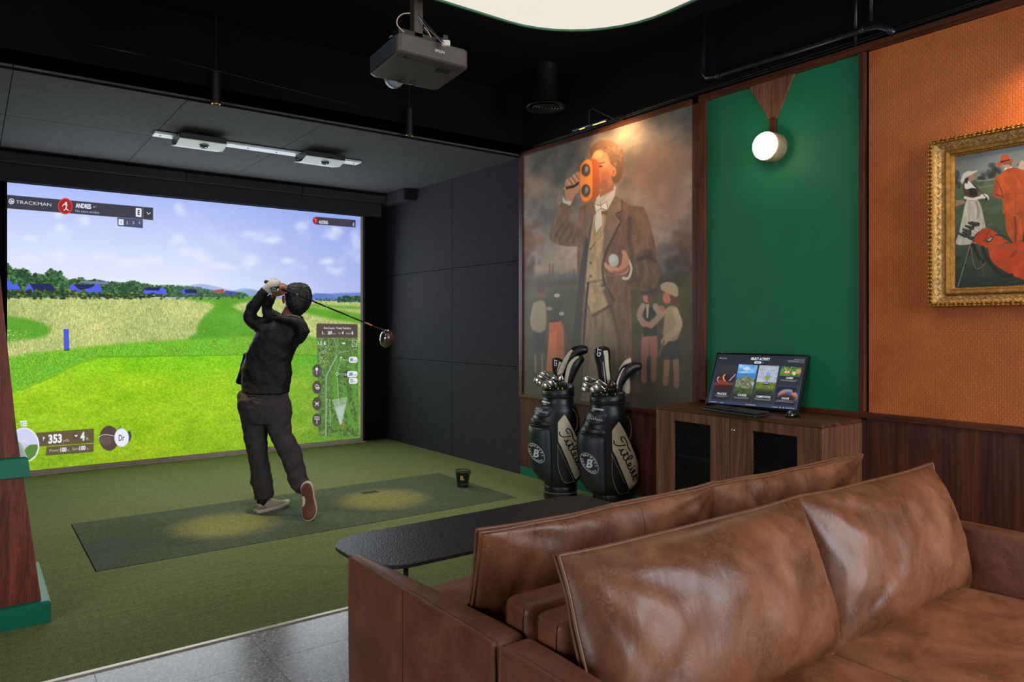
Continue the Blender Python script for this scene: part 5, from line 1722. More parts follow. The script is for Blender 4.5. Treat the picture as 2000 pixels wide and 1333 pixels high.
# its picture light, just beyond the photograph's edge
gl = empty('picture_light', (4.1, 1.1, 2.8), 'brass bar picture light above the gilt framed painting', 'lamp')
MB().tube([(3.86, 1.21, 2.76), (3.86, .87, 2.76)], .011, 12).build('bar', M('brass_bar', (176, 136, 80), 0.3, 0.9), gl)
MB().tube([(3.86, 1.04, 2.76), (3.98, 1.04, 2.82), (4.137, 1.04, 2.80)], .006, 8).build('arm', M('brass_bar', (176, 136, 80), 0.3, 0.9), gl)
lamp('gilt_picture_beam', 'SPOT', (3.86, 1.05, 2.73), (4.14, 1.15, 2.1), 30, (1.0, 0.72, 0.42), 0.03, spot=130, blend=0.9)

# ------------------------------------------------------------------ tapered column at the left
tc = empty('tapered_column', (-.1, 4.36, 0), 'tapered walnut column with green painted band and green plinth', 'column')
CXm, CYm = -0.10, 4.365


def colhalf(z):
    z = max(z, .0)
    hx = .385 - .1166 * z if z < 0.9 else .385 - .105 - .085 * (z - .9)
    return hx, hx * 0.86


b = MB()
rg = []
for z in (0.02, .5, .9, 1.6, 2.2, 3.0, CZ):
    hx, hy = colhalf(z)
    rg.append([Vector((CXm + sx * hx, CYm + sy * hy, z)) for sx, sy in ((-1, -1), (1, -1), (1, 1), (-1, 1))])
b.rings(rg, smooth=False)
b.build('shaft', m_column, tc, bevel=0.002)


def band(z0, z1, off, name):
    b = MB()
    rg = []
    for z, o_ in ((z0 + .004, off - .012), (z0, off), (z1 - .006, off), (z1, off - .010)):
        hx, hy = colhalf((z0 + z1) / 2 if name == 'plinth' else z)
        rg.append([Vector((CXm + sx * (hx + o_), CYm + sy * (hy + o_), z)) for sx, sy in ((-1, -1), (1, -1), (1, 1), (-1, 1))])
    b.rings(rg, smooth=False)
    b.build(name, m_greenwood, tc, bevel=0.002)


band(.677, .770, .028, 'band')
band(0.0, .100, .030, 'plinth')

# ------------------------------------------------------------------ cabinet with mesh doors
cab = empty('media_cabinet', (3.92, 2.745, 0), 'low walnut cabinet with two black mesh doors under the green panel', 'cabinet')
KX0, KX1, KY0, KY1, KZ = 3.70, 4.124, 2.152, 3.336, 0.850
MB().box(KX0, KX1, KY0, KY1, KZ - .024, KZ).build('top', m_cabtop, cab, bevel=0.0015)
for y in (KY0, KY1 - .022):
    MB().box(KX0 + .022, KX1, y, y + .022, 0.0, KZ - .0245).build('side_panel', m_cab, cab, bevel=0.001)
MB().box(KX1 - .01, KX1, KY0 + .022, KY1 - .022, 0.05, KZ - .025).build('back_panel', M('dark_lining', (24, 20, 18), 0.8), cab)
MB().box(KX0 + .03, KX1 - .01, KY0 + .022, KY1 - .022, 0.06, 0.08).build('floor_panel', M('dark_lining', (24, 20, 18), 0.8), cab)
MB().box(KX0 + .06, KX1 - .01, KY0 + .022, KY1 - .022, 0.52, 0.538).build('shelf', M('dark_shelf', (44, 36, 32), 0.6), cab)
m_grille = M('black_grille', (34, 34, 36), 0.4, 0.3)
OP = ((2.893, 3.185), (2.300, 2.590))
for k, (ya, yb) in enumerate(((2.7475, KY1), (KY0, 2.7435))):
    oy0, oy1 = OP[k]
    z0, z1 = .004, KZ - .026
    oz0, oz1 = .10, .765
    dr = MB()
    n = 3
    segs = [(ya, oy0, z0, z1), (oy1, yb, z0, z1), (oy0, oy1, oz1, z1), (oy0, oy1, z0, oz0)]
    for s_ in segs:
        dr.box(KX0, KX0 + .021, *s_)
    door = dr.build('door', m_cab, cab)
    gr_ = MB()
    x = KX0 + .012
    st = 0.0165
    W_, H_ = oy1 - oy0, oz1 - oz0
    for sg in (1, -1):
        kk = -int(H_ / st) - 2
        while kk * st < W_ + H_:
            # line y = c + sg * z clipped to the opening
            c_ = kk * st
            pts = []
            for zz in (0, H_):
                yy = c_ + zz * 0.75 if sg > 0 else c_ + (H_ - zz) * 0.75
                pts.append((yy, zz))
            (ya_, za_), (yb_, zb_) = pts
            t0, t1 = 0.0, 1.0
            dy = yb_ - ya_
            if abs(dy) > 1e-9:
                ta, tb_ = (0 - ya_) / dy, (W_ - ya_) / dy
                t0, t1 = max(t0, min(ta, tb_)), min(t1, max(ta, tb_))
            if t1 - t0 > .01:
                p = Vector((x + .001 * sg, oy0 + ya_ + dy * t0, oz0 + za_ + (zb_ - za_) * t0))
                q = Vector((x + .001 * sg, oy0 + ya_ + dy * t1, oz0 + za_ + (zb_ - za_) * t1))
                d = (q - p).normalized()
                s2 = d.cross(Vector((1, 0, 0))) * .0013
                gr_.obox((p + q) / 2, (q - p) / 2, s2, Vector((.0009, 0, 0)))
            kk += 1
    o = gr_.build('mesh_grille', m_grille, door, fix=False)
    o['kind'] = 'stuff'
MB().lathe([(.012, .0), (.012, -.004), (.008, -.006), (0, -.006)], (KX0, 2.722, .752), 16, axis='x').build('lock', m_chrome, cab)
MB().box(KX0, KX0 + .002, 2.7435, 2.7475, .01, KZ - .03).build('door_gap', m_blackm, cab)
pcx = empty('computer_box', (3.92, 2.45, .08), 'dark computer case behind the right mesh door of the cabinet', 'computer')
MB().box(3.80, 4.05, 2.33, 2.56, .081, .48).build('case', M('case_black', (26, 26, 28), 0.4), pcx, bevel=0.004)
MB().box(3.797, 3.80, 2.36, 2.53, .40, .43).build('front_strip', M('case_strip', (90, 92, 96), 0.3), pcx)

# ------------------------------------------------------------------ touch monitor, keyboard, mouse
mn = empty('touch_monitor', (3.92, 2.75, KZ), 'black touch-screen monitor tilted back on the cabinet showing a SELECT ACTIVITY menu', 'monitor')
B0 = atZ(1377.5, 790.5, .868); B1 = atZ(1559, 806, .868)
ux = (B1 - B0).normalized()
hz = Vector((-ux.y, ux.x, 0))
if hz.x < 0:
    hz = -hz
tilt = math.radians(24)
uy = (UP * math.cos(tilt) + hz * math.sin(tilt)).normalized()
nz = uy.cross(ux).normalized()
if nz.dot(VIEW) < 0:
    nz = -nz
MW = (B1 - B0).length
MHt = .372
cen = B0 + ux * MW / 2 + uy * MHt / 2
MB().obox(cen + nz * .014, ux * MW / 2, uy * MHt / 2, nz * .0135).build('bezel', M('monitor_black', (12, 12, 13), 0.25), mn, bevel=0.004)
m_scr = pic_mat('menu_picture', draw_monitor(), 0.95)
e1, e2 = .011, .014
fr = -nz * .0004
pic_quad('display', B0 + uy * (MHt - e2) + ux * e1 + fr, B0 + uy * (MHt - e2) + ux * (MW - e1) + fr, B0 + uy * e2 + ux * (MW - e1) + fr, B0 + uy * e2 + ux * e1 + fr, m_scr, mn)
MB().obox(cen + nz * .05 - uy * .03, ux * .10, uy * .09, nz * .022).build('rear_housing', M('monitor_black', (12, 12, 13), 0.25), mn, bevel=0.006)
for s_ in (-1, 1):
    ft = MB()
    a = cen + ux * (.09 * s_) + nz * .06 - uy * .06
    ft.tube([a, Vector((min(a.x + .03, 4.09), a.y, KZ + .006))], .007, 8)
    ft.tube([Vector((min(a.x + .03, 4.09), a.y, KZ + .006)), cen + ux * (.09 * s_) - uy * (MHt / 2 - .006) + nz * .012], .006, 8)
    ft.build('stand', m_blackm, mn)

kb = empty('keyboard', (3.76, 2.74, KZ), 'slim black computer keyboard lying in front of the touch monitor', 'keyboard')
Ka, Kb = atZ(1371, 799.5, KZ + .008), atZ(1478, 815.5, KZ + .008)
kx = (Kb - Ka).normalized()
ky = Vector((-kx.y, kx.x, 0))
if ky.x < 0:
    ky = -ky
KL, KD = .445, .128
k0 = Ka + ky * .0
kn = (UP + ky * -.06).normalized()
kyt = (ky + UP * .06).normalized()
MB().obox(k0 + kx * KL / 2 + ky * KD / 2 + UP * .004, kx * KL / 2, kyt * KD / 2, kn * .008).build('base', M('keyboard_black', (22, 21, 21), 0.4), kb, bevel=0.004)
m_key = M('key_black', (40, 37, 35), 0.45)
rows = [(14, 1.0), (14, 1.0), (13, 1.08), (12, 1.16), (8, 1.75)]
for r_, (nk, kw) in enumerate(rows):
    x = .008
    main = .30
    for i in range(nk):
        wk = main / nk
        c_ = k0 + kx * (x + wk / 2) + kyt * (.114 - r_ * .0225) + kn * .0145
        MB().obox(c_, kx * (wk / 2 - .0014), kyt * .0092, kn * .0022).build('key', m_key, kb)
        x += wk
    for i in range(6):
        wk = .0205
        c_ = k0 + kx * (.316 + (i + .5) * wk) + kyt * (.114 - r_ * .0225) + kn * .0145
        MB().obox(c_, kx * (wk / 2 - .0014), kyt * .0092, kn * .0022).build('key', m_key, kb)
ms = empty('computer_mouse', tuple(atZ(1550, 814, KZ)), 'glossy black mouse standing right of the monitor on the cabinet', 'mouse')
mc = atZ(1549, 815, KZ)
b = MB()
rg = []
dm_ = (RIGHT * .85 + VIEW * .5).normalized()
dn = dm_.cross(UP)
for i in range(9):
    t = i / 8
    L_ = .105
    wd = .030 * math.sqrt(max(.05, 1 - (2 * t - 1) ** 2 * .8))
    ht = .034 * math.sin(PI * (0.12 + .80 * t)) + .004
    c_ = mc + dm_ * (t - .5) * L_
    rg.append([c_ + dn * (wd * math.cos(a)) + UP * (.002 + ht * max(0, math.sin(a)) ** .7 if math.sin(a) > 0 else .002) for a in [2 * PI * j / 14 for j in range(14)]])
b.rings(rg)
b.build('shell', M('gloss_black', (14, 15, 17), 0.12, coat=0.7), ms)
MB().tube([mc + dm_ * -.042 + UP * .026, mc + dm_ * -.026 + UP * .034], .006, 8).build('scroll_wheel', M('mouse_grey', (120, 116, 110), 0.35), ms)

# ------------------------------------------------------------------ black table
tb_ = empty('low_table', (1.98, 2.78, 0), 'long low black table with rounded corners in front of the far sofa', 'table')


def table_mat():
    s = NT('table_black_textured')
    s.set(0.42, 0, 0.5)
    s.base(s.ramp(s.noise(20, 3), [(0.3, lin((40, 34, 34))), (0.7, lin((48, 42, 42)))]))
    s.bump(s.noise(150, 2, None, 0.4), 0.6, 0.004)
    return s.m


TO = rrect(1.238, 2.72, 2.525, 3.035, 0.17, 8)
b = MB()
b.rings([[Vector((x, y, z)) for x, y in rrect(1.238 + i, 2.72 - i, 2.525 + i, 3.035 - i, 0.17 - i, 8)] for i, z in ((.003, .432), (0, .435), (0, .4475), (.003, .450))], smooth=False)
b.build('table_top', table_mat(), tb_)
for (x, y) in ((1.42, 2.62), (1.42, 2.94), (2.54, 2.62), (2.54, 2.94)):
    MB().tube([(x, y, .431), (x, y, .0)], .0105, 12).build('leg', m_blackm, tb_)
MB().box(1.40, 2.56, 2.612, 2.628, .410, .431).box(1.40, 2.56, 2.932, 2.948, .410, .431).box(1.412, 1.428, 2.62, 2.94, .41, .431).box(2.532, 2.548, 2.62, 2.94, .41, .431).build('under_frame', m_blackm, tb_)

# ------------------------------------------------------------------ sofas
m_lea = leather('sofa_leather', (88, 46, 29), (132, 76, 48), 0.5)
m_lea_c = leather('cushion_leather', (84, 47, 29), (148, 93, 61), 0.41, (1, 1, .5), 0.7)
m_lea_s = leather('seat_leather', (108, 62, 36), (164, 104, 66), 0.5, (1, 1, 1), 1.9)
m_pip = M('leather_piping', (112, 70, 44), 0.45, var=0.2, scale=30)
m_stitch = M('dark_stitching', (66, 38, 24), 0.7)
m_wleg = M('dark_sofa_leg', (30, 22, 18), 0.5)


def pillow(c, U, V, N, a, b, e, tf, tb2, mat, parent, seed=0, nu=52, nv=36, ear=0.03, sideb=0.0, pw=5, wr=1.0, name='cushion', pipe=True, seam=None):
    """boxed leather cushion: half-width a along U, half-height b along V, band half-thickness e, bulges tf / tb2"""
    U, V, N, c = Vector(U), Vector(V), Vector(N), Vector(c)

    def pt(u, v, side):
        eu = ear * (abs(v) ** 3) * (abs(u) ** 3)
        uu = u * (1 + eu) + sideb * u * (1 - v * v)
        vv = v * (1 + eu)
        wob = .010 * mnoise.noise(Vector((u * 3.1 + seed, v * 2.3, side * .2 + seed)))
        edge_ = (1 - abs(u) ** pw) ** .6 * (1 - abs(v) ** pw) ** .6
        th = (tf if side > 0 else tb2) * edge_
        # creases fan out from the corners, soft dents elsewhere
        d = 0
        for cu, cv in ((-1, 1), (1, 1), (-1, -1), (1, -1)):
            du, dv = (u - cu) * a, (v - cv) * b
            r = math.hypot(du, dv)
            if r < 1e-4:
                continue
            an = math.atan2(dv, du)
            n = mnoise.noise(Vector((an * 5.5 + seed * 3 + cu, r * 3, cv + seed)))
            ww = math.exp(-((r - .16) / .15) ** 2)
            d += n * ww * .015
        d += .007 * mnoise.noise(Vector((u * 4 + seed, v * 1.6 + u * 1.5, seed)))
        d += .006 * mnoise.noise(Vector((u * 13 + seed, v * 3.2 + u * 5, seed + 4)))
        th += d * wr * edge_ ** .5
        lip = .35 * e * edge_
        return c + U * (uu * a) + V * (vv * b + wob * (abs(v) > .98) * b * 1.2) + N * (side * (e + th) + lip * 0 + wob * .6)

    mb_ = MB()
    ug = [math.sin((2 * i / nu - 1) * PI / 2 * .86) / math.sin(PI / 2 * .86) for i in range(nu + 1)]
    vg = [math.sin((2 * j / nv - 1) * PI / 2 * .86) / math.sin(PI / 2 * .86) for j in range(nv + 1)]
    rows_ = {}
    for side in (1, -1):
        vs = [pt(u, v, side) for v in vg for u in ug]
        w_ = nu + 1
        fs = [(j * w_ + i, j * w_ + i + 1, (j + 1) * w_ + i + 1, (j + 1) * w_ + i) for j in range(nv) for i in range(nu)]
        mb_.add(vs, fs, 0, True)
        per = [vs[i] for i in range(w_)] + [vs[j * w_ + nu] for j in range(1, nv + 1)] + [vs[nv * w_ + i] for i in range(nu - 1, -1, -1)] + [vs[j * w_] for j in range(nv - 1, 0, -1)]
        rows_[side] = per
    p1, p2 = rows_[1], rows_[-1]
    n = len(p1)
    mb_.add(p1 + p2, [(i, (i + 1) % n, n + (i + 1) % n, n + i) for i in range(n)], 0, True)
    o = mb_.build(name, mat, parent)
    if pipe:
        for side in (1, -1):
            q = [p + (p - c).normalized() * .003 for p in rows_[side]]
            MB().tube(q, .0052, 6, closed=True).build('piping', m_pip, o if parent is None else parent)
        q = [(p + (p - c).normalized() * .0015 - N * .008) for p in rows_[1]]
    if seam is not None:
        pts = [pt(seam, v, -1 if seam < 5 and tb2 > tf else 1) for v in vg[2:-2]]
        MB().tube([p + N * (0.0006 if tb2 <= tf else -.0006) for p in pts], .0011, 5).build('seam', m_stitch, o if parent is None else parent)
    return o


def sofa(dirn, label):
    """dirn=+1 faces the bay, -1 faces the camera side; backs stand against each other"""
    y0 = 1.432 if dirn > 0 else 1.418

    def Y(t):
        return y0 + dirn * t

    def bx(b_, xa, xb, ta, tb__, za, zb):
        ya, yb = sorted((Y(ta), Y(tb__)))
        return b_.box(xa, xb, ya, yb, za, zb)
    so = empty('leather_sofa', (2.07, Y(.43), 0), label, 'sofa', 'back to back brown leather sofas')
    XA, XB = 1.015, 3.135
    D = .845
    for k, (xa, xb) in enumerate(((XA, XA + .10), (XB - .10, XB))):
        ya_, yb_ = (xa, xa) if k == 0 else (xb, xb)
        sg_ = 1 if k == 0 else -1
        plan = [(ya_, 0.0), (ya_, D), (ya_ + sg_ * .052, D), (ya_ + sg_ * .088, .30), (ya_ + sg_ * .10, .10), (ya_ + sg_ * .10, 0.0)]
        arm = MB().prism([Vector((x, Y(t_), .085)) for x, t_ in plan], (0, 0, .533)).build('arm', m_lea, so, bevel=0.022, seg=4, smooth_all=True)
        arm.data.polygons.foreach_set('use_smooth', [True] * len(arm.data.polygons))
        # piping round the outer face and a stitched seam down the middle
        xo = xa + .006 if k == 0 else xb - .006
        xi = xa if k == 0 else xb
        zt, zb_ = .609, .095
        lp_ = [Vector((xo, Y(.02), zb_)), Vector((xo, Y(.008), .30)), Vector((xo, Y(.008), .58)), Vector((xo, Y(.03), zt)), Vector((xo, Y(.25), zt + .002)), Vector((xo, Y(.6), zt)), Vector((xo, Y(D - .03), zt)), Vector((xo, Y(D - .008), .58)), Vector((xo, Y(D - .008), .30)), Vector((xo, Y(D - .02), zb_))]
        MB().tube(cr(lp_, 5), .0062, 8).build('piping', m_pip, so)
        lq = [p + Vector((-.0035 if k == 0 else .0035, 0, -.010)) for p in lp_[3:7]]
        MB().tube(lq, .0018, 5).build('stitching', m_stitch, so)
        for sx in ((.46,) if k == 0 else (.4,)):
            MB().tube([(xi + (-.0003 if k == 0 else .0003), Y(sx), .10), (xi + (-.0003 if k == 0 else .0003), Y(sx), .605)], .0018, 5).build('seam', m_stitch, so)
    # backrest
    bk = bx(MB(), XA + .105, XB - .105, .004, .112, .085, .676).build('backrest', m_lea, so, bevel=0.026, seg=4, smooth_all=True)
    for t in (.022, .094):
        MB().tube([(XA + .112, Y(t), .668), (XB - .112, Y(t), .668)], .0013, 5).build('stitching', m_stitch, so)
        MB().tube([(XA + .108, Y(t), .665), (XA + .1045, Y(t), .64), (XA + .1045, Y(t), .45)], .0014, 5).build('stitching', m_stitch, so)
    bx(MB(), XA + .10, XB - .10, .112, D - .02, .085, .275).build('base', m_lea, so, bevel=0.012, smooth_all=True)
    for (x, t) in ((XA + .06, .06), (XB - .06, .06), (XA + .06, D - .06), (XB - .06, D - .06)):
        bx(MB(), x - .02, x + .02, t - .02, t + .02, 0, .09).build('leg', m_wleg, so, bevel=0.003)
    # two seat cushions
    xm = (XA + XB) / 2
    for k, (xa, xb) in enumerate(((XA + .104, xm - .002), (xm + .002, XB - .104))):
        pillow(((xa + xb) / 2, Y(.505), .340 if dirn < 0 else .372), (1, 0, 0), (0, dirn, 0), (0, 0, 1), (xb - xa) / 2, .383, .052, .032, .018, m_lea_s, so, seed=3 + k + dirn, ear=0.0, wr=.55, name='seat_cushion', pipe=False)
    return so


so_far = sofa(1, 'brown leather sofa facing the golf bay beside the black table')
so_near = sofa(-1, 'brown leather sofa in the foreground facing away from the golf bay')
XA, XB, xm = 1.125, 3.03, 2.075


def back_cushion(dirn, xa, xb, label, seed, ytop, ybot, ztop, zbot, tf, tb2, seam=None, skew=0.0):
    V = Vector((0, ytop - ybot, ztop - zbot))
    hb = V.length / 2
    V.normalize()
    U = Vector((1, skew, 0)).normalized()
    N = U.cross(V).normalized()
    if N.y * dirn < 0:
        N = -N          # N points to the sofa's seat side
    c_ = Vector(((xa + xb) / 2, (ytop + ybot) / 2, (ztop + zbot) / 2))
    r = empty('sofa_cushion', (c_.x, c_.y, zbot), label, 'cushion', 'leather back cushions')
    pillow(c_, U, V, N, (xb - xa) / 2, hb, .007, tf, tb2, m_lea_c, r, seed=seed, name='cover', seam=seam, sideb=.028, pw=3, ear=.045)
    return r


# near sofa: seat side (front) faces the camera
back_cushion(-1, 1.150, 2.120, 'big leather back cushion on the left of the near sofa', 2.3, 1.325, 1.185, .822, .402, .115, .03)
back_cushion(-1, 2.130, 3.055, 'big leather back cushion on the right of the near sofa', 5.1, 1.325, 1.185, .822, .402, .115, .03)
# far sofa: we see the backs of its cushions
back_cushion(1, 1.130, 2.095, 'leather back cushion on the left of the far sofa, beside the black table', 7.7, 1.635, 1.735, .815, .405, .05, .060, seam=.22)
back_cushion(1, 2.105, 3.090, 'leather back cushion on the right of the far sofa, before the cabinet', 9.2, 1.635, 1.735, .815, .405, .05, .060, seam=.1)

# ------------------------------------------------------------------ ball basket
bc_ = atZ(904, 952, 0)
bk = empty('ball_basket', tuple(bc_), 'small dark slotted ball basket with a gold letter B standing on the turf', 'basket')
m_bas = M('basket_black', (24, 22, 18), 0.35)


def baskpt(a, z, off=0.0):
    r = .043 + .020 * (z / .145) + off
    return bc_ + Vector((math.cos(a) * r, math.sin(a) * r, z))


rb = MB()
for z in (.004, .022, .040, .062, .084, .106, .126, .143):
    rb.tube([baskpt(2 * PI * k / 24, z) for k in range(24)], .0024 if z < .14 else .0038, 6, closed=True)
for k in range(20):
    a = 2 * PI * k / 20
    rb.tube([baskpt(a, .003), baskpt(a, .143)], .0022, 6)
rb.build('lattice', m_bas, bk)
MB().lathe([(.043, .0), (.043, .004), (0, .004)], bc_, 24).build('bottom', m_bas, bk)
th0 = math.atan2(-CY, -SY)
pn = MB()
npn = 12
vs = []
for j, z in enumerate((.040, .135)):
    for i in range(npn + 1):
        vs.append(baskpt(th0 - .95 + 1.9 * i / npn, z, .003))
pn.add(vs, [(i, i + 1, npn + 2 + i, npn + 1 + i) for i in range(npn)], 0, True)
pn.build('front_plate', M('basket_plate', (22, 18, 12), 0.4), bk)
cpl = baskpt(th0, .085, .0065)
rt = RIGHT
text3d('B.', cpl - rt * .017 - UP * .012, cpl + rt * .018 - UP * .012, (0, 0, 1), .034, M('gold_print', (206, 168, 84), 0.4, 0.3), bk, bold=.05, lift=-VIEW * .0015)
MB().tube([baskpt(th0 + 1.3, .137), baskpt(th0 + 1.15, .140, .016), baskpt(th0 + 1.1, .115, .016), baskpt(th0 + 1.1, .100)], .003, 6).build('handle', m_bas, bk)

# ------------------------------------------------------------------ golf bags
m_vinyl = M('bag_vinyl', (20, 21, 24), 0.36, 0, 0.5, var=0.1, bump=0.12, bscale=300)
m_vinyl2 = M('bag_pocket_vinyl', (36, 39, 44), 0.42, 0, 0.5, var=0.1, bump=0.15, bscale=300)
m_beige = M('bag_beige', (216, 198, 170), 0.5, var=0.05)
m_bwhite = M('bag_white_print', (214, 214, 218), 0.5, var=0.03)
m_ink = M('bag_ink', (12, 12, 14), 0.4)
m_line = M('bag_piping', (186, 168, 140), 0.5)
m_quilt = M('bag_mesh', (16, 16, 17), 0.6, bump=0.5, bscale=60)


class Bag:
    def __init__(s, cpx, cpy, rows, label, tf):
        s.c = atZ(cpx, cpy, 0)
        s.d = s.c.dot(VIEW)
        s.x0 = s.c.dot(RIGHT)
        s.k = s.d / FPX
        s.tf = tf
        s.rows = sorted([(CAM_H - (y - HORIZON) * s.k, (L - 1000) * s.k - s.x0, (R - 1000) * s.k - s.x0) for y, L, R in rows])
        s.o = empty('golf_bag', tuple(s.c), label, 'golf bag', 'golf bags by the wall')

    def LR(s, z):
        r = s.rows
        if z <= r[0][0]:
            return r[0][1:]
        for a, b in zip(r, r[1:]):
            if z <= b[0]:
                t = (z - a[0]) / (b[0] - a[0])
                t = t * t * (3 - 2 * t) * .6 + t * .4
                return a[1] + (b[1] - a[1]) * t, a[2] + (b[2] - a[2]) * t
        return r[-1][1:]

    def surf(s, th, z, off=0.0):
        L, R = s.LR(z)
        m, a = (L + R) / 2, (R - L) / 2
        b = min(a, .145) if z > .13 else min(a, .125)
        x = m + (a + off) * math.copysign(abs(math.cos(th)) ** .9, math.cos(th))
        y = -(b + off) * math.copysign(abs(math.sin(th)) ** .9, math.sin(th))
        return s.c + RIGHT * x + VIEW * y + UP * z

    def px(s, px, py, off=0.0):
        """surface point seen at a measured spot (spots are measured on the right-hand bag)"""
        px, py = s.tf(px, py)
        z = CAM_H - (py - HORIZON) * s.k
        L, R = s.LR(z)
        m, a = (L + R) / 2, (R - L) / 2
        x = (px - 1000) * s.k - s.x0
        q = max(-.985, min(.985, (x - m) / a))
        q = math.copysign(abs(q) ** (1 / .9), q)
        return s.surf(math.acos(q), z, off)

    def patch(s, poly, off, mat, name, nr=18, nc=9, dome=0.0, parent=None):
        ys = [p[1] for p in poly]
        y0, y1 = min(ys) + .05, max(ys) - .05
        rows = []
        for j in range(nr + 1):
            y = y0 + (y1 - y0) * j / nr
            xs = []
            for i in range(len(poly)):
                (ax, ay), (bx_, by) = poly[i], poly[(i + 1) % len(poly)]
                if (ay > y) != (by > y):
                    xs.append(ax + (bx_ - ax) * (y - ay) / (by - ay))
            if len(xs) < 2:
                continue
            rows.append((y, min(xs), max(xs), j / nr))
        nr = len(rows) - 1
        vs, vb = [], []
        for (y, a, b, tj) in rows:
            for i in range(nc + 1):
                t = i / nc
                dm = dome * (1 - (2 * t - 1) ** 4) * (1 - (2 * tj - 1) ** 6)
                vs.append(s.px(a + (b - a) * t, y, off + dm))
                vb.append(s.px(a + (b - a) * t, y, -.004))
        w_ = nc + 1
        fs = [(j * w_ + i, j * w_ + i + 1, (j + 1) * w_ + i + 1, (j + 1) * w_ + i) for j in range(nr) for i in range(nc)]
        mb_ = MB().add(vs, fs, 0, True)
        per = list(range(w_)) + [j * w_ + nc for j in range(1, nr + 1)] + [nr * w_ + i for i in range(nc - 1, -1, -1)] + [j * w_ for j in range(nr - 1, 0, -1)]
        n = len(per)
        mb_.add([vs[i] for i in per] + [vb[i] for i in per], [(i, (i + 1) % n, n + (i + 1) % n, n + i) for i in range(n)])
        return mb_.build(name, mat, parent or s.o)

    def stroke(s, pts, r, off, mat, name, closed=False, parent=None, k=4, mb=None):
        P = cr([Vector((x, y, 0)) for x, y in pts], k, closed)
        m_ = mb or MB()
        m_.tube([s.px(p.x, p.y, off) for p in P], r, 6, closed=closed)
        if mb is None:
            return m_.build(name, mat, parent or s.o)

    def glyph(s, st, cx, cy, h, wd, rot, off, mb, bold=.03):
        v, t = text_mesh(st, bold)
        xa, xb = v[:, 0].min(), v[:, 0].max()
        c, d = math.cos(rot), math.sin(rot)
        P = []
        for x, y in v:
            u = ((x - xa) / (xb - xa) - .5) * wd
            q = (y / cap_height() - .5) * h
            P.append(s.px(cx + u * c + q * d, cy + u * d - q * c, off))
        mb.add(P, [tuple(int(i) for i in f) for f in t])


def zt1(p):
    return (1180 + p[0] / 8.886, 810 + p[1] / 8.886)


def zt2(p):
    return (1125 + p[0] / 8.886, 780 + p[1] / 8.886)


SCRIPT = [[(275, 435), (245, 400), (234, 362), (260, 342), (296, 362), (332, 430), (360, 530), (402, 596)],
          [(312, 482), (255, 488), (190, 490), (150, 478), (120, 442), (120, 395)],
          [(203, 542), (222, 572), (278, 550), (240, 584), (234, 626), (262, 652), (306, 628)],
          [(352, 612), (306, 645), (276, 678), (278, 716), (308, 738), (350, 722), (400, 722), (430, 700), (424, 668), (390, 672), (346, 712), (318, 758), (330, 802), (352, 832), (388, 836), (406, 814), (394, 786), (366, 802), (352, 850), (366, 888), (404, 892), (436, 872)],
          [(436, 872), (398, 904), (386, 940), (404, 962), (462, 916), (478, 932), (446, 954), (416, 1000), (424, 1022), (470, 1016), (524, 998)],
          [(500, 1000), (462, 1036), (444, 1070), (462, 1106)],
          [(336, 590), (352, 640), (350, 664)], [(492, 1016), (524, 1082)], [(314, 556), (318, 564)], [(464, 852), (468, 860)]]


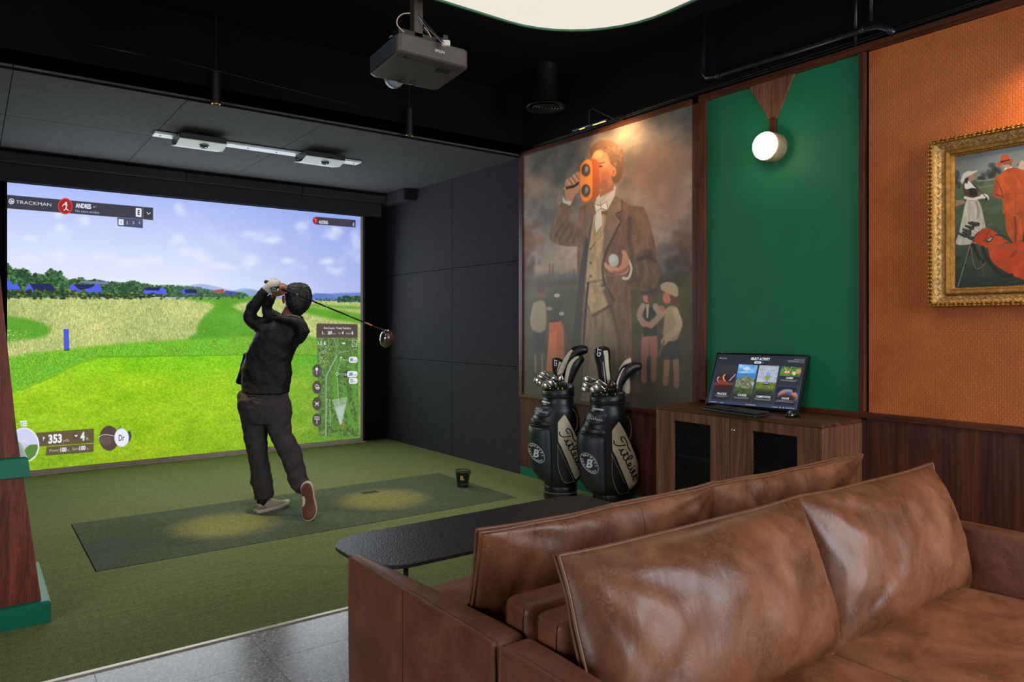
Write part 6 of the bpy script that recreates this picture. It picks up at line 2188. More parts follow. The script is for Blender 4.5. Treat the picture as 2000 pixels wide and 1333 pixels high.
def make_bag(cpx, cpy, rows, label, tf, names=True):
    B = Bag(cpx, cpy, rows, label, tf)
    zs = [r[0] for r in B.rows]
    ztop = zs[-1]
    zl = [0, .012] + [z for z in np.linspace(.03, ztop - .055, 26)]
    N_ = 40
    MB().rings([[B.surf(2 * PI * i / N_, z, -.006 if z == 0 else 0) for i in range(N_)] for z in zl]).build('body', m_vinyl, B.o)
    # collar: open ring, higher at the back
    def zc(th, z):
        return z + .022 * (1 - math.sin(th)) * .5 + .012 * math.cos(th)
    cb_ = []
    for z, off in ((ztop - .06, .002), (ztop - .055, .008), (ztop - .03, .008), (ztop - .006, .009), (ztop, .005), (ztop - .004, -.006), (ztop - .03, -.008), (ztop - .09, -.012)):
        cb_.append([(lambda p, th: Vector((p.x, p.y, z + (.026 * (1 - math.sin(th)) * .5 + .016 * math.cos(th)) * max(0, min(1, (z - ztop + .06) / .05)))))(B.surf(2 * PI * i / N_, min(z, ztop), off), 2 * PI * i / N_) for i in range(N_)])
    col_ = MB().rings(cb_, cap=False).build('collar', m_vinyl, B.o)
    MB().add([B.surf(2 * PI * i / N_, ztop - .075, -.006) for i in range(N_)], [tuple(range(N_))]).build('inner_lining', m_ink, B.o)
    rl = MB()
    for zz in (ztop - .012, ztop - .022, ztop - .052):
        rl.tube([(lambda p, th: Vector((p.x, p.y, zz + (.026 * (1 - math.sin(th)) * .5 + .016 * math.cos(th)) * max(0, min(1, (zz - ztop + .06) / .05)))))(B.surf(2 * PI * i / N_, zz, .0095), 2 * PI * i / N_) for i in range(N_)], .0022, 5, closed=True)
    rl.build('collar_piping', M('bag_dark_piping', (58, 60, 66), 0.35), B.o)
    # dividers
    dv = MB()
    for t in (-.35, .3):
        a_, b_ = B.surf(math.acos(t), ztop - .01, -.012), B.surf(-math.acos(t), ztop - .01, -.012)
        dv.tube([a_, b_], .006, 6)
    dv.tube([B.surf(.25, ztop - .01, -.012), B.surf(PI - .25, ztop - .01, -.012)], .006, 6)
    dv.build('dividers', m_ink, B.o)
    B.patch([zt2(p) for p in ((292, 128), (445, 140), (445, 170), (292, 158))], .0105, M('silver_label', (200, 204, 210), 0.35, 0.3), 'metal_label', 4, 4)
    # flap with small script
    flap = B.patch([zt2(p) for p in ((228, 192), (492, 200), (500, 260), (476, 345), (420, 402), (320, 412), (230, 400), (186, 350), (190, 310))], .014, m_vinyl2, 'flap', 12, 8, dome=.010)
    mbs = MB()
    for st in SCRIPT:
        q = []
        for x, y in st:
            # unroll the diagonal script into a small horizontal one
            dx, dy = x - 118, y - 395
            L_, t_ = math.hypot(420, 700), ((dx * 420 + dy * 700) / math.hypot(420, 700))
            n_ = (dx * 700 - dy * 420) / L_
            q.append(zt2((218 + t_ * .27 + n_ * .08, 306 - n_ * .30 + t_ * .01)))
        B.stroke(q, .0013, .0245, None, None, mb=mbs, k=3)
    mbs.build('small_script', m_bwhite, B.o)
    B.patch([zt2(p) for p in ((150, 440), (460, 500), (470, 560), (420, 590), (250, 560), (100, 545), (110, 480))], .012, m_vinyl, 'pocket_gusset', 6, 8, dome=.006)
    pk = [(1131.3, 850), (1134, 843.8), (1153, 844), (1171, 847.8), (1175, 854), (1176.5, 880), (1177.5, 910), (1178.4, 950), (1177, 958), (1153, 956), (1143, 948), (1136.5, 925), (1132.6, 900), (1131, 870)]
    pocket = B.patch(pk, .016, m_vinyl2, 'front_pocket', 22, 12, dome=.016)
    B.stroke(pk, .0032, .018, m_vinyl, 'zip', closed=True, k=2)
    # badge
    cx_, cy_ = zt2((249, 1054))
    ring = []
    for r_ in (1.0, .73):
        el = []
        for i in range(28):
            a_ = 2 * PI * i / 28
            x, y = 13.6 * r_ * math.cos(a_), 18.6 * r_ * math.sin(a_)
            el.append((cx_ + x + .20 * y, cy_ + y + .34 * x))
        ring.append(el)
    B.stroke(ring[0], .0018, .034, m_bwhite, 'badge_ring', closed=True, k=2)
    lm = MB()
    def ringtext(s_, a0, a1, flip):
        n = len(s_)
        for i, ch in enumerate(s_):
            if ch == ' ':
                continue
            a_ = math.radians(a0 + (a1 - a0) * i / (n - 1))
            x, y = 10.9 * math.cos(a_), 15.0 * math.sin(a_)
            rot = a_ + (PI / 2 if not flip else -PI / 2)
            B.glyph(ch, cx_ + x + .20 * y, cy_ + y + .34 * x, 3.6, 2.8, rot, .036, lm, .02)
    ringtext('BERMUDA', -128, 0, False)
    ringtext('RESTOGOLF', 190, 46, True)
    B.glyph('B', cx_ + .6, cy_ + .4, 15, 9.0, .12, .036, lm, .035)
    lm.build('badge_lettering', m_bwhite, B.o)
    # side panel with script
    P = [(205, 90), (226, 112), (290, 222), (395, 440), (480, 640), (568, 858), (578, 960), (574, 1060), (558, 1140), (440, 1262), (415, 1268), (398, 1248), (230, 850), (160, 680), (98, 570), (92, 400), (90, 240), (102, 214)]
    B.patch([zt1(p) for p in P], .006, m_beige, 'side_panel', 34, 10)
    mbs = MB()
    for st in SCRIPT:
        B.stroke([zt1(p) for p in st], .0042, .0085, None, None, mb=mbs)
    mbs.build('script_lettering', m_ink, B.o)
    Q = [(100, 668), (372, 1278), (362, 1300), (202, 1300), (98, 1030), (92, 690)]
    B.patch([zt1(p) for p in Q], .004, m_quilt, 'mesh_panel', 14, 6)
    B.stroke([zt1(p) for p in Q], .0016, .006, m_line, 'mesh_piping', closed=True, k=3)
    B.stroke([zt1(p) for p in ((355, 0), (425, 80), (445, 180), (442, 320), (396, 402))], .0016, .004, m_line, 'mesh_piping', k=4)
    hs = MB()
    for i in range(13):
        y_ = 760 + i * 42
        xa, xb = 100 + max(0, (y_ - 1030)) * .38, 100 + (y_ - 668) * .44
        if xb - xa > 20:
            B.stroke([zt1((xa + 6, y_ + 60 if y_ + 60 < 1292 else 1292)), zt1((xb - 6, y_ - 10))], .0012, .005, None, None, mb=hs, k=2)
    hs.build('mesh_ribs', M('rib_dark', (34, 31, 30), 0.5), B.o)
    # base
    zb = .105
    MB().rings([[B.surf(2 * PI * i / N_, z, o_) for i in range(N_)] for z, o_ in ((0, .001), (0.004, .007), (.03, .008), (.085, .006), (.105, .007), (.112, .002))], cap=False).build('base_cup', m_vinyl, B.o)
    MB().tube([B.surf(2 * PI * i / N_, .062, .0085) for i in range(N_)], .0017, 5, closed=True).build('base_piping', m_line, B.o)
    MB().tube([B.surf(PI * .62, .115, .012), B.surf(PI * .62, .075, .012)], .010, 6).build('base_buckle', m_vinyl2, B.o)
    return B


rows2 = [(772, 1155, 1218), (782, 1154, 1219), (797, 1153, 1219), (806, 1148, 1224), (818, 1143, 1228), (830, 1137, 1231), (844, 1131, 1232), (864, 1130, 1236), (885, 1131, 1243), (902, 1132.6, 1245), (925, 1136, 1245), (941, 1140, 1243.5), (955, 1150, 1230), (964, 1160, 1227), (990, 1160, 1226)]
rows1 = [(760, 1061, 1119), (775, 1060.5, 1120), (788, 1060, 1121), (799, 1049.7, 1128), (818, 1038, 1132), (838, 1035, 1132.6), (864, 1035.5, 1133.5), (890, 1038, 1136), (915, 1045, 1136), (930, 1055, 1134), (944, 1063.5, 1126), (950, 1064.5, 1125), (973, 1064, 1125)]
bag_r = make_bag(1192, 990, rows2, 'black golf bag with beige script panel, nearer the cabinet', lambda x, y: (x, y))
bag_l = make_bag(1094, 973, rows1, 'black golf bag with beige script panel, in the left corner nearest the dark bay wall', lambda x, y: (1052 + (x - 1153) * .945, 806 + (y - 820) * .94))

# ---- clubs
m_iron = M('iron_steel', (176, 168, 156), 0.22, 1.0, var=0.12)
m_shaft = M('shaft_steel', (190, 190, 194), 0.2, 1.0, var=0.03)


def iron_head(toe, heel, hgt, d, name, mat, parent, thick=.014):
    """blade head drawn from its toe and heel spots, at depth d"""
    k = d / FPX
    A_, B_ = atD(*toe, d), atD(*heel, d - .01)
    ax = (B_ - A_)
    L_ = ax.length
    ax.normalize()
    up = (UP - ax * UP.dot(ax)).normalized()
    nn = ax.cross(up)
    h = hgt * k
    prof = [(0.0, -.30), (.10, -.62), (.35, -.70), (.75, -.50), (1.0, -.20), (1.04, .10), (.85, .22), (.45, .52), (.16, .62), (.02, .30)]
    b_ = MB()
    rg_ = []
    for o_, s_ in ((-.5, .80), (-.35, 1.0), (.25, 1.0), (.5, .84)):
        rg_.append([A_ + ax * (L_ * (.5 + (u - .5) * s_)) + up * (v * h * s_) + nn * (thick * o_) for u, v in cr2(prof)])
    b_.rings(rg_)
    return b_.build(name, mat, parent)


def cr2(pts, k=2):
    return [(p.x, p.y) for p in cr([Vector((x, y, 0)) for x, y in pts], k, True)]


def iron(B, toe, heel, hgt, dd, fer, label, cc):
    d = B.d + dd
    hp = atD(heel[0] - .6, heel[1], d)
    r = empty('golf_club', tuple(hp), label, 'golf club', 'irons standing in the golf bags')
    iron_head(toe, heel, hgt, d, 'club_head', m_iron, r)
    bot = B.c + RIGHT * cc + VIEW * (dd * .5) + UP * .30
    t_ = (bot - hp).normalized()
    MB().tube([hp + UP * .004, hp + t_ * .034], .0058, 10).build('hosel', m_iron, r)
    MB().tube([hp + t_ * .034, hp + t_ * .058], .0060, 10).build('ferrule', m_ink, r)
    MB().tube([hp + t_ * .058, hp + t_ * .086], .0056, 10).build('shaft_band', fer, r)
    MB().tube([hp + t_ * .034, bot], .0046, 8).build('shaft', m_shaft, r)


gfer = M('green_ferrule', (20, 150, 70), 0.4)
yfer = M('lime_ferrule', (150, 210, 40), 0.4)
desc2 = ['iron on its own at the back left', 'iron stacked second lowest at the left', 'iron lowest of the left stack', 'iron in the middle under the tall headcover', 'iron low in the middle', 'iron front and right of the cluster']
heads2 = [((1140.5, 739.5), (1164, 743), 11, .06), ((1138.5, 751.5), (1160.5, 754.5), 11, .03), ((1136.3, 759.5), (1157, 762), 9.5, .0), ((1163.5, 745.5), (1186.5, 753.5), 11, .0), ((1153, 759.5), (1174, 764), 11, -.04), ((1161.5, 753.5), (1182, 761), 12, -.07)]
for (t_, h_, g_, dd), ds in zip(heads2, desc2):
    iron(bag_r, t_, h_, g_, dd, gfer, 'steel ' + ds + ' of the bag nearer the cabinet', -.03)
desc1 = ['iron topmost and rearmost', 'iron second from the top', 'iron farthest left', 'iron left of centre behind the front ones', 'iron lowest in front', 'iron in the front centre', 'iron front right of the cluster', 'iron under the short headcover', 'iron rightmost of the cluster']
heads1 = [((1056, 726.5), (1075, 739), 11, .07), ((1050.5, 734), (1072, 741), 10, .05), ((1043.6, 741), (1060, 746), 12, .02), ((1049, 746), (1063, 750), 10, -.01), ((1060, 750), (1075, 756), 12, -.07), ((1062.5, 745), (1076, 751.5), 10, -.03), ((1070.5, 744), (1086, 752), 12, -.05), ((1076.5, 737), (1091, 743), 12, .01), ((1089.5, 735.5), (1100, 743), 14, -.01)]
for (t_, h_, g_, dd), ds in zip(heads1, desc1):
    iron(bag_l, t_, h_, g_, dd, yfer, 'steel ' + ds + ' of the bag in the left corner', -.02)
# one bare hybrid in the right bag
hb_ = empty('golf_club', tuple(atD(1203, 756, bag_r.d)), 'rounded dark hybrid club at the right of the cluster in the bag nearer the cabinet', 'golf club')
iron_head((1189, 747.5), (1205, 754.5), 15, bag_r.d - .02, 'club_head', M('hybrid_dark', (96, 78, 62), 0.25, 0.9), hb_, .045)
q = atD(1203, 755, bag_r.d)
MB().tube([q, bag_r.c + RIGHT * .0 + UP * .3], .005, 8).build('shaft', m_shaft, hb_)
MB().tube([atD(1202, 768, bag_r.d), atD(1201.6, 775, bag_r.d)], .0062, 8).build('shaft_band', gfer, hb_)


def cover_mesh(path, d, flat=.75):
    """path: (px, py, half-width px[, depth shift])"""
    P = [atD(p[0], p[1], d + (p[3] if len(p) > 3 else 0)) for p in path]
    Wd = [p[2] * d / FPX for p in path]
    Q = cr([Vector((p.x, p.y, p.z)) for p in P], 5)
    Wq = [v.x for v in cr([Vector((w_, 0, 0)) for w_ in Wd], 5)]
    rg_ = []
    m = len(Q)
    for i, p in enumerate(Q):
        t = (Q[min(i + 1, m - 1)] - Q[max(i - 1, 0)]).normalized()
        s_ = t.cross(VIEW).normalized()
        f_ = s_.cross(t).normalized()
        rg_.append((p, s_, f_, Wq[i]))
    return rg_, flat


def cover(B, path, dd, stripes, label, gt=None, tip=True, mat=None):
    d = B.d + dd
    r = empty('headcover', tuple(atD(path[0][0], path[0][1], d)), label, 'headcover', 'club headcovers in the golf bags')
    fr_, flat = cover_mesh(path, d)
    n = 16
    rings_ = [[p + s_ * (w_ * math.cos(a)) + f_ * (w_ * flat * math.sin(a)) for a in [2 * PI * k / n for k in range(n)]] for p, s_, f_, w_ in fr_]
    # rounded end
    p, s_, f_, w_ = fr_[-1]
    t = (fr_[-1][0] - fr_[-2][0]).normalized()
    for sh, sc_ in ((.25, .86), (.45, .6), (.55, .25)):
        rings_.append([p + t * (w_ * sh) + s_ * (w_ * sc_ * math.cos(a)) + f_ * (w_ * flat * sc_ * math.sin(a)) for a in [2 * PI * k / n for k in range(n)]])
    MB().rings(rings_).build('cover', mat or m_vinyl, r)
    for (a0, a1, i0, i1, mm, nm) in stripes:
        # strip on the side towards the lens between angles a0..a1 (degrees, 0 = right edge, 90 = towards viewer)
        m_ = len(fr_)
        ia, ib = int(i0 * (m_ - 1)), int(i1 * (m_ - 1))
        vs = []
        for i in range(ia, ib + 1):
            p, s_, f_, w_ = fr_[i]
            tt = (i - ia) / max(1, ib - ia)
            for j in range(6):
                a = math.radians(a0[0] + (a0[1] - a0[0]) * tt + ((a1[0] - a0[0]) + ((a1[1] - a0[1]) - (a1[0] - a0[0])) * tt) * j / 5)
                o_ = w_ + .0012
                fv = f_ if f_.dot(VIEW) < 0 else -f_
                sv = s_ if s_.dot(RIGHT) > 0 else -s_
                vs.append(p + sv * (o_ * math.cos(a)) + fv * (o_ * flat * math.sin(a) + .0006))
        MB().add(vs, [(i * 6 + j, i * 6 + j + 1, i * 6 + j + 7, i * 6 + j + 6) for i in range(ib - ia) for j in range(5)], 0, True).build(nm, mm, r)
    if gt:
        (ax_, ay), (bx_, by_), h_ = gt
        a_, b_ = atD(ax_, ay, d - .075), atD(bx_, by_, d - .075)
        ex = (b_ - a_).normalized()
        upv = ex.cross(VIEW)
        if upv.dot(RIGHT) > 0:
            upv = -upv
        text3d('GT', a_, b_, upv, h_ * d / FPX, m_bwhite, r, bold=.03, lift=-VIEW * .001)
    # its shaft down into the bag
    p0 = atD(path[0][0], path[0][1], d)
    MB().tube([p0 + UP * .05, p0, B.c + RIGHT * .03 + VIEW * (dd * .4) + UP * .35], .0062, 8).build('shaft', m_shaft, r)
    return r


W1, RD, BG = m_bwhite, M('red_accent', (170, 30, 40), 0.5), M('cream_leather', (222, 206, 178), 0.5)
cover(bag_r, [(1184, 752, 9), (1182, 738, 12.5), (1179, 715, 13.5), (1176.5, 695, 16), (1175, 686, 16.5)], .05,
      [((80, 84), (44, 52), 0.02, 1, BG, 'cream_stripe'), ((104, 100), (96, 92), 0.05, .62, W1, 'white_stripe'), ((101, 99), (98, 95), 0.15, .60, RD, 'red_stripe')],
      'tall black and cream driver headcover lettered GT, in the bag nearer the cabinet', ((1172.5, 697.5), (1174.5, 680), 7))
cover(bag_r, [(1222, 769, 7.5), (1223, 748, 8), (1217, 728, 9), (1224, 712, 8), (1232, 702, 4)], .09,
      [((150, 150), (60, 60), .3, 1, BG, 'cream_stripe')], 'cream headcover mostly hidden behind the bent black one, bag nearer the cabinet', mat=BG)
cover(bag_r, [(1208, 766, 7), (1209, 752, 9), (1215, 738, 11), (1224, 725, 12), (1238, 717, 9.5), (1250, 716, 6.5)], -.01,
      [((132, 140), (106, 128), .12, .62, W1, 'white_stripe'), ((96, 100), (92, 96), .25, .55, RD, 'red_stripe')], 'bent black headcover pointing right, in the bag nearer the cabinet')
MB().obox(atD(1246.5, 729, bag_r.d - .02), RIGHT * .008, VIEW * .003, UP * .016).build('luggage_tag', m_vinyl, bpy.data.objects['headcover.002'])
cover(bag_l, [(1086.5, 736, 3.6), (1086, 726, 6.5), (1087, 715, 9.5), (1089, 706, 12)], .07,
      [((76, 78), (40, 44), .0, 1, BG, 'cream_stripe'), ((98, 95), (92, 90), .0, .5, RD, 'red_stripe')], 'short black and cream headcover lettered GT, in the bag in the left corner', ((1087.5, 716), (1088.5, 702), 5.6))
cover(bag_l, [(1094, 735, 8), (1103, 718, 10.5), (1112, 703, 12), (1122, 690, 11.5), (1135, 684.5, 10), (1144, 684, 8)], .05,
      [((150, 150), (70, 120), .0, .6, BG, 'cream_stripe')], 'longest bent black and cream headcover, in the bag in the left corner')
cover(bag_l, [(1110, 748, 8.5), (1114, 732, 10.5), (1120, 716, 12), (1129, 705, 10.5), (1137, 701, 7)], -.02,
      [((152, 150), (104, 118), .0, .86, BG, 'cream_stripe'), ((158, 156), (154, 152), .0, .8, W1, 'white_stripe')], 'lower bent headcover with cream stripe, in the bag in the left corner')

# ------------------------------------------------------------------ the golfer
gp = empty('person', tuple(atZ(545, 1000, 0)), 'golfer seen from behind finishing a swing, in black jacket and dark trousers', 'person')
m_skin = M('skin', (150, 92, 68), 0.5, var=0.08, scale=30, bump=0.05, bscale=200)
m_jack = M('black_jacket_cloth', (17, 16, 18), 0.62, 0, 0.35, var=0.2, scale=9, bump=0.3, bscale=26)
m_trou = M('dark_trouser_cloth', (62, 55, 55), 0.8, 0, 0.3, var=0.16, scale=8, bump=0.35, bscale=22)
m_hair = M('black_hair', (14, 13, 14), 0.45, var=0.3, scale=60, bump=0.8, bscale=160)
m_glove = M('white_glove_leather', (196, 188, 176), 0.55, var=0.08, bump=0.3, bscale=150)
m_shoe = M('beige_suede', (176, 158, 140), 0.7, var=0.08)
m_heel = M('tan_heel_patch', (150, 122, 92), 0.7)
m_sole = M('cream_midsole', (206, 190, 170), 0.5)
m_rub = M('brown_outsole', (112, 62, 42), 0.6, var=0.15)


def hr(y, L, R, b, d, n=22, e=.88):
    """level ring at picture height y between L and R, half-depth b, at depth d"""
    k = d / FPX
    z = CAM_H - (y - HORIZON) * k
    c_ = VIEW * d + RIGHT * (((L + R) / 2 - 1000) * k) + UP * z
    a = (R - L) / 2 * k
    return [c_ + RIGHT * (a * math.copysign(abs(math.cos(t)) ** e, math.cos(t))) + VIEW * (b * math.copysign(abs(math.sin(t)) ** e, math.sin(t))) for t in [2 * PI * i / n for i in range(n)]]


def limb(mb_, path, n=14, k=4):
    """path: (px, py, depth, half-width px, half-depth m)"""
    P = [atD(p[0], p[1], p[2]) for p in path]
    Q = cr(P, k)
    W_ = [v for v in cr([Vector((p[3] * p[2] / FPX, p[4], 0)) for p in path], k)]
    m = len(Q)
    rg_ = []
    for i, p in enumerate(Q):
        t = (Q[min(i + 1, m - 1)] - Q[max(i - 1, 0)]).normalized()
        s_ = t.cross(VIEW)
        if s_.length < .05:
            s_ = RIGHT.copy()
        s_.normalize()
        f_ = s_.cross(t).normalized()
        rg_.append([p + s_ * (W_[i].x * math.cos(a)) + f_ * (W_[i].y * math.sin(a)) for a in [2 * PI * j / n for j in range(n)]])
    mb_.rings(rg_)
    return mb_


def fuse(o, vox, sm=6, fac=.5, sub=0):
    r = o.modifiers.new('fuse', 'REMESH')
    r.mode = 'VOXEL'
    r.voxel_size = vox
    r.use_smooth_shade = True
    s_ = o.modifiers.new('smooth', 'SMOOTH')
    s_.factor = fac
    s_.iterations = sm
    return o


def folds(o, strength, size, seed=0):
    tx = bpy.data.textures.new('folds', 'CLOUDS')
    tx.noise_scale = size
    tx.noise_depth = 2
    md = o.modifiers.new('folds', 'DISPLACE')
    md.texture = tx
    md.texture_coords = 'LOCAL'
    md.strength = strength
    md.mid_level = .5


# body: one continuous figure under the clothes
b = MB()
b.rings([hr(*r) for r in ((615, 552, 586, .05, 5.38), (630, 530, 588, .07, 5.38), (650, 512, 586, .085, 5.38), (690, 490, 566, .09, 5.37), (730, 482, 560, .085, 5.37), (765, 476, 556, .09, 5.37), (800, 476, 560, .09, 5.37), (812, 482, 560, .08, 5.37))])
b.rings([hr(*r) for r in ((596, 559, 592, .055, 5.39), (606, 553.5, 589, .055, 5.385), (616, 549, 588, .058, 5.38), (628, 546, 590, .06, 5.38))])
b.rings([hr(*r) for r in ((556, 574, 591, .03, 5.38), (559, 568, 598, .06, 5.38), (564, 563.5, 602, .08, 5.38), (573, 560.5, 605, .092, 5.38), (583, 559.5, 605.5, .096, 5.385), (592, 560, 603, .094, 5.39), (600, 561, 598, .09, 5.40), (607, 562, 593, .075, 5.41), (613, 565, 586, .05, 5.43))])
limb(b, [(500, 818, 5.38, 16, .075), (503, 870, 5.40, 12, .06), (509, 930, 5.42, 9, .048), (513, 972, 5.43, 7, .04), (516, 985, 5.43, 8, .045)])
limb(b, [(545, 820, 5.36, 16, .075), (558, 875, 5.35, 12, .06), (578, 925, 5.32, 9, .048), (592, 948, 5.29, 7.5, .04), (597, 955, 5.26, 8, .04)])
limb(b, [(540, 640, 5.38, 13, .05), (512, 634, 5.35, 11, .05), (490, 620, 5.33, 6, .034), (503, 594, 5.315, 5.2, .026), (517, 569, 5.302, 5, .022), (524, 563, 5.30, 6, .028)])
limb(b, [(565, 640, 5.40, 12, .05), (540, 628, 5.44, 10, .045), (522, 608, 5.42, 6, .032), (527, 592, 5.385, 4.6, .022), (533, 578, 5.35, 4.8, .022), (541, 573.5, 5.32, 6.2, .024), (550, 569.5, 5.30, 7.6, .028), (557, 565.5, 5.29, 7.2, .026)])
# nose, brow, chin, ears; he looks to the far left
hc = atD(582, 584, 5.385)
fdir = (VIEW * .86 - RIGHT * .50).normalized()
fs_ = fdir.cross(UP).normalized()
b.tube([hc + fdir * .088 + UP * .012, hc + fdir * .108 - UP * .012, hc + fdir * .112 - UP * .024, hc + fdir * .092 - UP * .032], [.009, .011, .013, .010], 8)
b.tube([hc + fdir * .086 + fs_ * -.035 + UP * .026, hc + fdir * .098 + UP * .024, hc + fdir * .086 + fs_ * .035 + UP * .026], .009, 8)
b.tube([hc + fdir * .085 + fs_ * -.022 - UP * .058, hc + fdir * .097 - UP * .058, hc + fdir * .085 + fs_ * .022 - UP * .058], .009, 8)
b.tube([hc + fdir * .072 - UP * .088, hc + fdir * .088 - UP * .092], .018, 8)
# right-hand fingers closing round the grip, unequal, bent at the knuckles
for i, (dx, ln, r_) in enumerate(((0, 0, .0078), (4.2, .6, .0088), (8.4, .4, .0086), (12.2, -1.4, .0080))):
    pts = [atD(546 + dx, 571.5 - dx * .28, 5.285), atD(547 + dx * 1.02, 564.5 - ln - dx * .1, 5.262), atD(547.8 + dx, 557.5 - ln + dx * .12, 5.272), atD(548.2 + dx * .96, 554.5 - ln + dx * .3, 5.300), atD(548.4 + dx * .9, 557 - ln + dx * .3, 5.325), atD(548 + dx * .9, 561 + dx * .2, 5.333)]
    b.tube(cr(pts, 4), [r_ * (1.06 - .20 * k_ / 20) for k_ in range(21)], 9)
b.tube(cr([atD(545, 572, 5.30), atD(552, 573.5, 5.275), atD(560, 571, 5.266), atD(565, 568.5, 5.268)], 4), [.0125, .012, .012, .0115, .011, .0108, .0104, .010, .0100, .0096, .0092, .0088, .0080], 9)
bodyo = fuse(b.build('body', m_skin, gp), .0048, 3)
# ears, eyes, mouth
er = MB()
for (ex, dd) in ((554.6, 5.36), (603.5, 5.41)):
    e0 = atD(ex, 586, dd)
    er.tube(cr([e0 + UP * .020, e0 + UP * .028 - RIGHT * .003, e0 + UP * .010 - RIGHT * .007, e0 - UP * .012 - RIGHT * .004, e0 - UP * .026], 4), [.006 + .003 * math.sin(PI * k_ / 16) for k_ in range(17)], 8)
er.build('ears', M('backlit_ear_skin', (190, 84, 66), 0.5), gp)  # red of light shining through the ears put into their colour
fc = MB()
for s_ in (-1, 1):
    fc.tube([hc + fdir * .088 + fs_ * (.030 * s_ - .008) + UP * .010, hc + fdir * .088 + fs_ * (.030 * s_ + .008) + UP * .010], .005, 8)
fc.tube([hc + fdir * .099 + fs_ * -.02 - UP * .0575, hc + fdir * .1055 - UP * .0575, hc + fdir * .099 + fs_ * .02 - UP * .0575], .003, 6)
fc.build('face_features', M('dark_features', (44, 24, 22), 0.4), gp)
# hair
hm = MB()
hm.rings([hr(*r) for r in ((552.5, 577, 589, .035, 5.375), (554.5, 568, 597, .065, 5.375), (559, 562, 602.5, .088, 5.37), (567, 558.5, 606.5, .098, 5.37), (577, 557, 608.5, .102, 5.366), (587, 557.2, 608.2, .100, 5.362), (596, 559.5, 605, .090, 5.355), (604, 564, 600, .074, 5.35), (611, 569, 594, .056, 5.345), (616, 574, 588, .035, 5.35))])
for k in range(70):
    rr_ = random.Random(k)
    an = rr_.uniform(0, 2 * PI)
    rr = rr_.uniform(.86, 1.0)
    cxp, cyp = 583 + 24.5 * rr * math.cos(an), 583 + 28 * rr * math.sin(an)
    if cyp > 609:
        continue
    d0 = 5.37 - .09 * math.sqrt(max(0, 1 - rr * rr))
    dx, dy = rr_.uniform(-2, 3), rr_.uniform(2, 6)
    hm.tube([atD(cxp, cyp, d0), atD(cxp + dx, cyp + dy, d0 - .003)], [.008, .004], 6)
hair = fuse(hm.build('hair', m_hair, gp), .006, 2)
folds(hair, .010, .02)

# jacket
j = MB()
j.rings([hr(*r) for r in ((617, 551, 590, .060, 5.375), (624, 536, 593, .082, 5.375), (634, 516, 596, .10, 5.37), (646, 503, 597, .112, 5.37), (660, 495.5, 593, .118, 5.37), (676, 489, 581, .120, 5.37), (692, 482, 573.5, .118, 5.365), (710, 476, 568, .116, 5.365), (732, 473, 569.5, .116, 5.365), (750, 474, 566.5, .118, 5.365), (762, 473.5, 564.5, .124, 5.365), (768.5, 473.5, 564.5, .126, 5.365), (769.5, 476, 562, .118, 5.365))])
limb(j, [(552, 645, 5.38, 20, .085), (522, 640, 5.37, 18.5, .080), (500, 631, 5.35, 15, .068), (487, 621, 5.33, 11.5, .060), (492, 604, 5.32, 12, .056), (502, 588, 5.31, 11.5, .050), (512, 575, 5.305, 9.4, .040), (518.5, 567, 5.30, 8.2, .034)])
limb(j, [(570, 640, 5.40, 16, .07), (545, 628, 5.44, 15, .06), (523, 611, 5.42, 11.5, .052), (522, 598, 5.40, 9.5, .046), (527, 587, 5.37, 8.5, .040), (531, 581, 5.355, 7.2, .033)])
limb(j, [(540, 622, 5.36, 6, .05), (560, 625, 5.30, 9, .06), (580, 630, 5.275, 11, .06), (590, 638, 5.27, 11, .055), (591, 652, 5.275, 10, .05), (584, 664, 5.29, 9, .045), (572, 668, 5.31, 6, .04)])
limb(j, [(584, 632, 5.26, 8, .04), (592, 641, 5.255, 8, .035), (599, 646.5, 5.25, 6, .026), (605, 649, 5.25, 3, .016)])
limb(j, [(482, 690, 5.42, 5, .05), (476, 715, 5.43, 6, .045), (470.5, 735, 5.44, 6, .035), (465, 750, 5.445, 5.6, .026)])
jk = fuse(j.build('jacket', m_jack, gp), .0085, 5)
folds(jk, .022, .07)
cf = MB()
for p0, p1, r_ in (((512.5, 575.5, 5.305), (519.5, 566, 5.30), 8.6), ((529.4, 584, 5.36), (532.2, 579.4, 5.352), 7.4)):
    limb(cf, [(p0[0], p0[1], p0[2], r_, .036), (p1[0], p1[1], p1[2], r_ * .96, .034)])
cf.build('cuffs', m_jack, gp, smooth_all=True)
MB().tube(cr([atD(549, 619, 5.33), atD(560, 616.5, 5.315), atD(574, 617, 5.31), (atD(587, 621, 5.33))], 5), .006, 8).build('collar_lining', M('pale_collar', (170, 158, 140), 0.7), gp)

